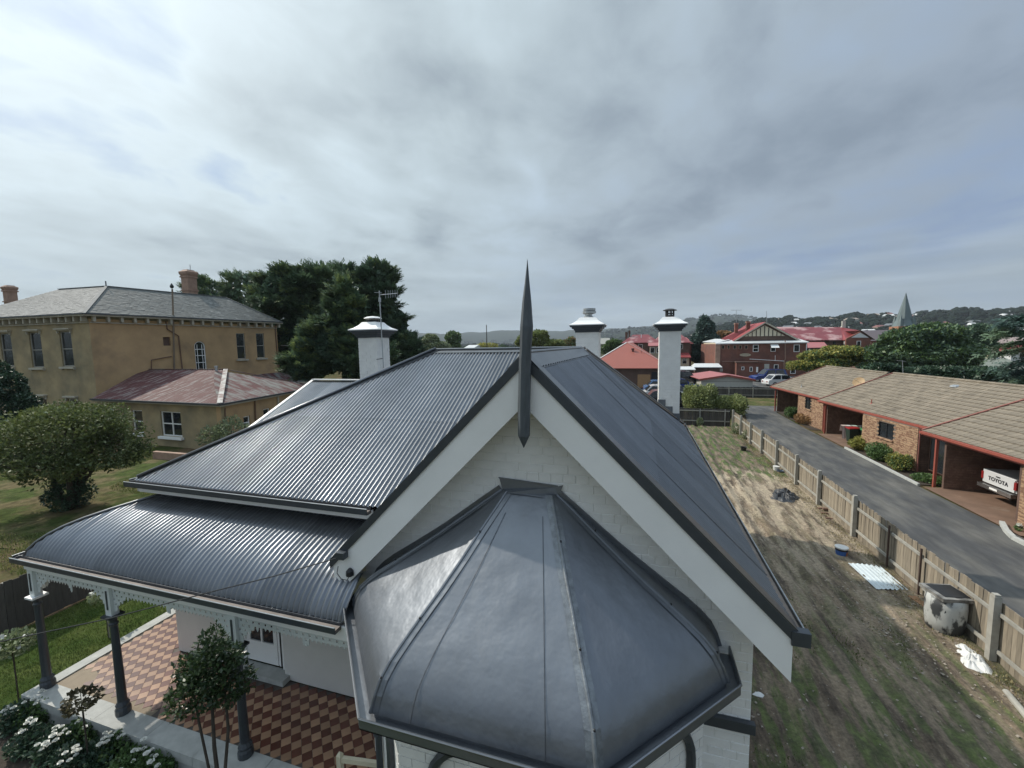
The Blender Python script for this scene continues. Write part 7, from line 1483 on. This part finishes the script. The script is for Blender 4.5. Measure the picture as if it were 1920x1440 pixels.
MB().tube([(Yp(1985, 700, Yc_).x, Yc_, 0), (Yp(1985, 600, Yc_).x, Yc_, 9.5)], [.4, .15], 8).build('trunk', BARK, ct); bm_ = MB(); rr = random.Random(3)
for (x1, y1, x0, y0) in ((1886, 598, 1985, 590), (1868, 616, 1985, 606), (1860, 628, 1985, 622), (1872, 652, 1985, 632), (1852, 668, 1985, 645), (1884, 690, 1985, 660), (1895, 706, 1985, 680), (1880, 610, 1985, 600), (1905, 720, 1985, 690)):
    p0_, p1_ = Yp(x0, y0, Yc_+rr.uniform(-.5, .5)), Yp(x1, y1, Yc_+rr.uniform(-2, 1)); bm_.tube([p0_, p0_.lerp(p1_, .5)+Vector((0, 0, .12)), p1_], [.09, .05, .015], 5); T_ = np.random.RandomState(int(x1)).rand(150)**.8
    P = np.array([tuple(p0_.lerp(p1_, f)+Vector((0, 0, .3*f*(1-f)))) for f in T_])+RNG.normal(0, 1, (150, 3))*np.array([.15, .35, .05]); dv = np.array(tuple((p1_-p0_).normalized())); D = np.tile(dv, (150, 1))+RNG.normal(0, .5, (150, 3))*np.array([1, 1.2, .15]); D /= np.linalg.norm(D, axis=1)[:, None]
    sprays('foliage_tier', P, D, .50, BLEAF if y1 % 4 else FLEAF, ct, 12, .5, int(x1), -.05, .55, .6)
bm_.build('branches', BARK, ct)
# nearer houses at the right behind the trees
house('green-grey roofed house with a cream chimney below the cedar', 1838, 1960, 706, 672, 70, 10, mat('dull_green_wall', (.24, .25, .20)), mat('green_grey_roof', (.22, .24, .20), rough=.7, var=.1), hip=.1, win=2)
a, b_ = Yp(1850, 651, 76), Yp(1862, 676, 76); tag(gbox('masonry_chimney', a.x, b_.x, 75.6, 76.8, b_.z-2, a.z, CREAMW, None), 'cream square chimney stack rising above the blue-grey roof at the right', 'chimney')
house('blue-grey roofed house behind the cream chimney', 1810, 1900, 682, 656, 82, 10, CREAMW, mat('blue_grey_roof', (.20, .25, .29), rough=.6, var=.1), hip=.2)
house('house with a pale pinkish roof and white trim near the right edge', 1852, 1960, 644, 632, 130, 14, WROOF, mat('pinkish_roof', (.32, .25, .23), rough=.7), hip=.05, win=3)
house('red roofed white house at the right edge', 1895, 1990, 659, 646, 110, 12, WROOF, REDROOF, hip=.15, win=2)
house('low house with white roof sheets glimpsed under the dark tree', 1708, 1830, 705, 694, 55, 8, BBRICK, WROOF, hip=.1, win=1)
house('small white roofed shed right of the yellow-green tree', 1622, 1655, 684, 676, 75, 8, BBRICK, WROOF, hip=.05, win=0)
house('pale yellow flat-topped building right of the middle chimney', 1124, 1142, 645, 634, 150, 10, mat('pale_yellow_wall', (.38, .35, .23)), mat('flat_roof', (.30, .30, .27)), hip=.02, win=3)
house('white gabled house over the middle of the main ridge', 865, 885, 655, 647, 120, 12, WROOF, WROOF, hip=.02, win=1)
# ---- telegraph pole, far town, woodland
a = Yp(913, 655, 100); b_ = Yp(912, 609, 100); pl = thing('telegraph_pole', 'single dark timber pole rising over the main ridge left of the finial', 'pole', (a.x, 100, 0)); MB().tube([(a.x, 100, 0), b_], [.14, .10], 6).build('pole', BARK, pl)
a = Yp(1852, 690, 90); b_ = Yp(1858, 620, 90); pl = thing('telegraph_pole', 'thin grey pole beside the dark rounded tree at the right', 'pole', (a.x, 90, 0)); MB().tube([(b_.x, 90, 0), b_], [.14, .10], 6).build('pole', POSTW, pl)
rr = random.Random(77)
tw = [mat('town_wall_%d' % k, c, rough=.8, var=.05) for k, c in enumerate(((.50, .49, .45), (.34, .30, .24), (.22, .13, .10), (.42, .40, .34)))]; tr_ = [mat('town_roof_%d' % k, c, rough=.6, var=.05) for k, c in enumerate(((.42, .43, .43), (.20, .08, .07), (.16, .17, .18), (.30, .24, .20), (.55, .56, .56)))]
cell = []
for k in range(170):
    if k < 60: az, r_ = rr.uniform(-12.5, -1.5), rr.uniform(330, 1500)
    elif k < 80: az, r_ = rr.uniform(-1.5, 8), rr.uniform(260, 900)
    else: az, r_ = rr.uniform(11, 34), rr.choice([rr.uniform(250, 420), rr.uniform(560, 1180)])
    x, y = r_*math.sin(math.radians(az)), r_*math.cos(math.radians(az)); z = zland(x, y); w, d2, h = rr.uniform(9, 17), rr.uniform(8, 12), rr.uniform(3, 4.2); an_ = rr.uniform(-.5, .5); ca, sa = math.cos(an_), math.sin(an_); zone = 0 if az < 5 else 1
    ri = rr.randrange(5); rn = ['light grey', 'dark red', 'charcoal', 'tan', 'white'][ri]
    lab = ('small '+rn+' roofed house among trees in the low town left of the finial') if zone == 0 else ('small '+rn+' roofed house among trees '+('low at the foot of the right hillside' if r_ < 450 else 'up on the wooded right hillside'))
    t_ = thing('distant_house', lab, 'house', (x, y, z), 'distant houses in the low town' if zone == 0 else 'distant houses on the right hillside')
    R_ = lambda p_: (x+p_[0]*ca-p_[1]*sa, y+p_[0]*sa+p_[1]*ca, z+p_[2]); m = MB().box(-w/2, w/2, -d2/2, d2/2, -6, h); m.v = [R_(p_) for p_ in m.v]; m.build('wall', rr.choice(tw), t_)
    m = MB(); m.add([(-w/2-.5, -d2/2-.5, h), (w/2+.5, -d2/2-.5, h), (w/2+.5, d2/2+.5, h), (-w/2-.5, d2/2+.5, h), (-w/2+2, 0, h+2.6), (w/2-2, 0, h+2.6)], [(0, 1, 5, 4), (2, 3, 4, 5), (0, 4, 3), (1, 2, 5)]); m.v = [R_(p_) for p_ in m.v]; m.build('roof', tr_[ri], t_)
# far woodland: crowns as low-poly lumps
def woodland(name, n, fn, mt, seed, lab=None):
    r_ = np.random.RandomState(seed); ico = MB(); ph = (1+5**.5)/2; base = np.array([(-1, ph, 0), (1, ph, 0), (-1, -ph, 0), (1, -ph, 0), (0, -1, ph), (0, 1, ph), (0, -1, -ph), (0, 1, -ph), (ph, 0, -1), (ph, 0, 1), (-ph, 0, -1), (-ph, 0, 1)])/1.9
    fc = np.array([(0,11,5),(0,5,1),(0,1,7),(0,7,10),(0,10,11),(1,5,9),(5,11,4),(11,10,2),(10,7,6),(7,1,8),(3,9,4),(3,4,2),(3,2,6),(3,6,8),(3,8,9),(4,9,5),(2,4,11),(6,2,10),(8,6,7),(9,8,1)])
    Vs = []; Fs = []; b0 = 0
    for k in range(n):
        x, y, s = fn(r_); z = zland(x, y)
        for q in range(3):
            sc = s*r_.uniform(.45, .8); o_ = np.array([x+r_.normal(0, s*.4), y+r_.normal(0, s*.4), z+s*r_.uniform(.35, .95)]); v = base*(1+r_.normal(0, .18, (12, 1)))*np.array([sc, sc, sc*.75]); Vs.append(v+o_); Fs.append(fc+b0); b0 += 12
    o = np_mesh(name, np.concatenate(Vs), np.concatenate(Fs), mt, None); o['kind'] = 'stuff'; return o
def azr(r_, a0, a1, r0, r1): az = math.radians(r_.uniform(a0, a1)); r = math.sqrt(r_.uniform(r0*r0, r1*r1)); return r*math.sin(az), r*math.cos(az)
FAR1 = mat('far_crowns', (.030, .045, .028), rough=1.0, spec=0.0, var=.35, vscale=.05); FAR2 = mat('hill_crowns', (.016, .024, .019), rough=1.0, spec=0.0, var=.25, vscale=.02)
woodland('woodland', 5200, lambda r_: azr(r_, -17, 40, 480, 1300)+(r_.uniform(3, 6.5),), FAR2, 3)
woodland('town_trees', 1500, lambda r_: azr(r_, -16, 38, 200, 620)+(r_.uniform(2.0, 4.0),), FAR1, 4)
woodland('far_woodland', 2600, lambda r_: azr(r_, -60, 50, 1300, 3300)+(r_.uniform(7, 14),), FAR2, 5)
woodland('left_trees', 700, lambda r_: azr(r_, -60, -17, 150, 600)+(r_.uniform(3, 6),), FAR1, 6)
# ================================================================== FRONT GARDEN
CT = tree('citrus_tree', 'small glossy dark leaved tree in front of the third verandah post', (-5.55, 3.75, 0), [(-5.62, 3.9, 2.60, .40, .38, .34), (-5.50, 3.9, 3.02, .20, .20, .26), (-5.80, 3.8, 2.30, .36, .34, .26), (-5.95, 3.9, 2.58, .22, .25, .24), (-5.34, 4.0, 2.42, .28, .3, .30), (-5.38, 4.0, 2.78, .24, .22, .20)], 3600, .075, LEMON, r=.055, th=1.5, depth=2, seed=71, stems=3, trunk=False, gap=.14, gs=5, shell=.35, aspect=2.4, spread=.28, limbL=1.75)
m = MB()
for pts, r_ in (([(-5.35, 3.55, 0), (-5.42, 3.62, .6), (-5.36, 3.72, 1.1), (-5.5, 3.8, 1.6), (-5.6, 3.9, 2.4)], .035), ([(-5.30, 3.6, 0), (-5.22, 3.7, .5), (-5.30, 3.75, 1.2), (-5.35, 3.9, 1.8), (-5.42, 3.95, 2.6)], .028), ([(-5.44, 3.5, 0), (-5.52, 3.6, .7), (-5.48, 3.7, 1.3), (-5.75, 3.8, 1.9), (-5.88, 3.85, 2.4)], .022)): m.tube(pts, [r_, r_*.9, r_*.8, r_*.7, r_*.4], 7)
m.build('stem', BARK, CT, smooth=True)
def rose(label, x, y, h, sz, seed, nl=300, nf=10, mt=PALEL, zc=None):
    t_ = thing('standard_rose', label, 'rose', (x, y, .03), 'standard roses'); m = MB(); rr = random.Random(seed); m.tube([(x, y, 0), (x+.01, y, h*.5), (x-.01, y+.01, h)], .013, 5)
    for k in range(7): a = k*.9; m.tube([(x, y, h-.05), (x+sz*.5*math.cos(a), y+sz*.5*math.sin(a), h+sz*.45), (x+sz*.85*math.cos(a), y+sz*.85*math.sin(a), h+sz*.6*rr.uniform(.6, 1.4))], .005, 4)
    m.build('stem', BARK, t_); P, D = crown_points([(x, y, h+sz*.5, sz, sz, sz*.6)], nl, .5, .1, 3, seed); leaves('crown', P, D, .085, mt, t_, 1.5)
    if nf: P, D = crown_points([(x, y, h+sz*.7, sz*.9, sz*.9, sz*.45)], nf*8, .8, 0, 3, seed+1); P = np.repeat(P[::8], 8, 0)+RNG.normal(0, .025, (len(P[::8])*8, 3)); leaves('blooms', P, np.repeat(D[::8], 8, 0), .06, PETAL, t_, 1.1)
q = Zp(108, 1345, 0); rose('standard rose at the left edge near the corner verandah post', -11.9, 4.55, 1.05, .38, 81, 520, 6); q = Zp(145, 1236, 0); rose('standard rose on the lawn beyond the corner post', -12.35, 6.3, 1.0, .30, 82, 260, 5); rose('bare-stemmed standard rose with purplish leaves before the first bay', -8.75, 4.02, 1.15, .27, 83, 230, 0, leafmat('purple_leaf', (0.070, 0.061, 0.038), (0.140, 0.123, 0.061), 2, .2, .5))
tag(MB().tube([(-12.31, 6.3, 0), (-12.31, 6.3, 1.0)], .012, 5).build('garden_stake', POSTW), 'thin pale stake beside the rose on the lawn', 'stake')
rr = random.Random(9); bl = [(70, 1335), (105, 1400), (150, 1375), (185, 1420), (225, 1400), (30, 1345), (250, 1435), (130, 1430), (290, 1445), (60, 1390)]
names_ = ['at the far left corner below the plinth', 'in the second clump from the left', 'just below the thin rose stem', 'in the middle of the bed', 'beside the plinth edge', 'at the left edge of the picture', 'near the bottom edge', 'low in the bed left of the middle', 'at the bottom right end of the bed', 'behind the leftmost clumps']
for k, (px, py) in enumerate(bl):
    q = Zp(px, py, .2); t_ = thing('rose_bush', 'white flowering rose bush '+names_[k], 'rose', (q.x, q.y, .04), 'white rose bushes in the bed'); P, D = crown_points([(q.x, q.y, .22, .36, .32, .22)], 1100, .3, .05, 3, k); leaves('crown', P, D, .065, DLEAF if k % 2 else GLEAF, t_)
    C_ = []; Dd = []
    ca_, cr_ = rr.uniform(0, 6.28), rr.uniform(.05, .2)
    for f in range(rr.choice([5, 7, 8])):
        a = rr.uniform(0, 6.28); r_ = rr.uniform(.03, .17 if f < 5 else .33); m = MB(); fx, fy_, fz = q.x+cr_*math.cos(ca_)+r_*math.cos(a), q.y+cr_*math.sin(ca_)+r_*math.sin(a), .40+rr.uniform(-.06, .10); ks = rr.uniform(.65, 1.15)
        for ring, (rd_, n2, up_) in enumerate(((.045*ks, 6, .004+rr.uniform(0, .02)), (.032*ks, 6, .022), (.017*ks, 5, .036))):
            for i in range(n2): t0 = 2*PI*i/n2+ring*.5; t1 = t0+2*PI/n2*1.05; m.poly([(fx, fy_, fz), (fx+rd_*math.cos(t0), fy_+rd_*math.sin(t0), fz+up_), (fx+rd_*1.18*math.cos((t0+t1)/2), fy_+rd_*1.18*math.sin((t0+t1)/2), fz+up_*.7), (fx+rd_*math.cos(t1), fy_+rd_*math.sin(t1), fz+up_)])
        m.build('bloom', PETAL, t_)
for o in list(bpy.data.objects):
    if o.name.startswith('skirting'): bpy.data.objects.remove(o)

# ------------------------------------------------------------------ air: one closed box of even haze
hz = MB().box(-8200, 8200, -8200, 8200, -12, 260).build('haze', None); hz['kind'] = 'stuff'; hm = bpy.data.materials.new('air'); hm.use_nodes = True; t = hm.node_tree; t.nodes.clear()
o_ = t.nodes.new('ShaderNodeOutputMaterial'); v_ = t.nodes.new('ShaderNodeVolumePrincipled'); v_.inputs['Color'].default_value = (0.78, 0.87, 0.96, 1); v_.inputs['Density'].default_value = 0.00013; t.links.new(v_.outputs[0], o_.inputs['Volume']); hz.data.materials.append(hm)
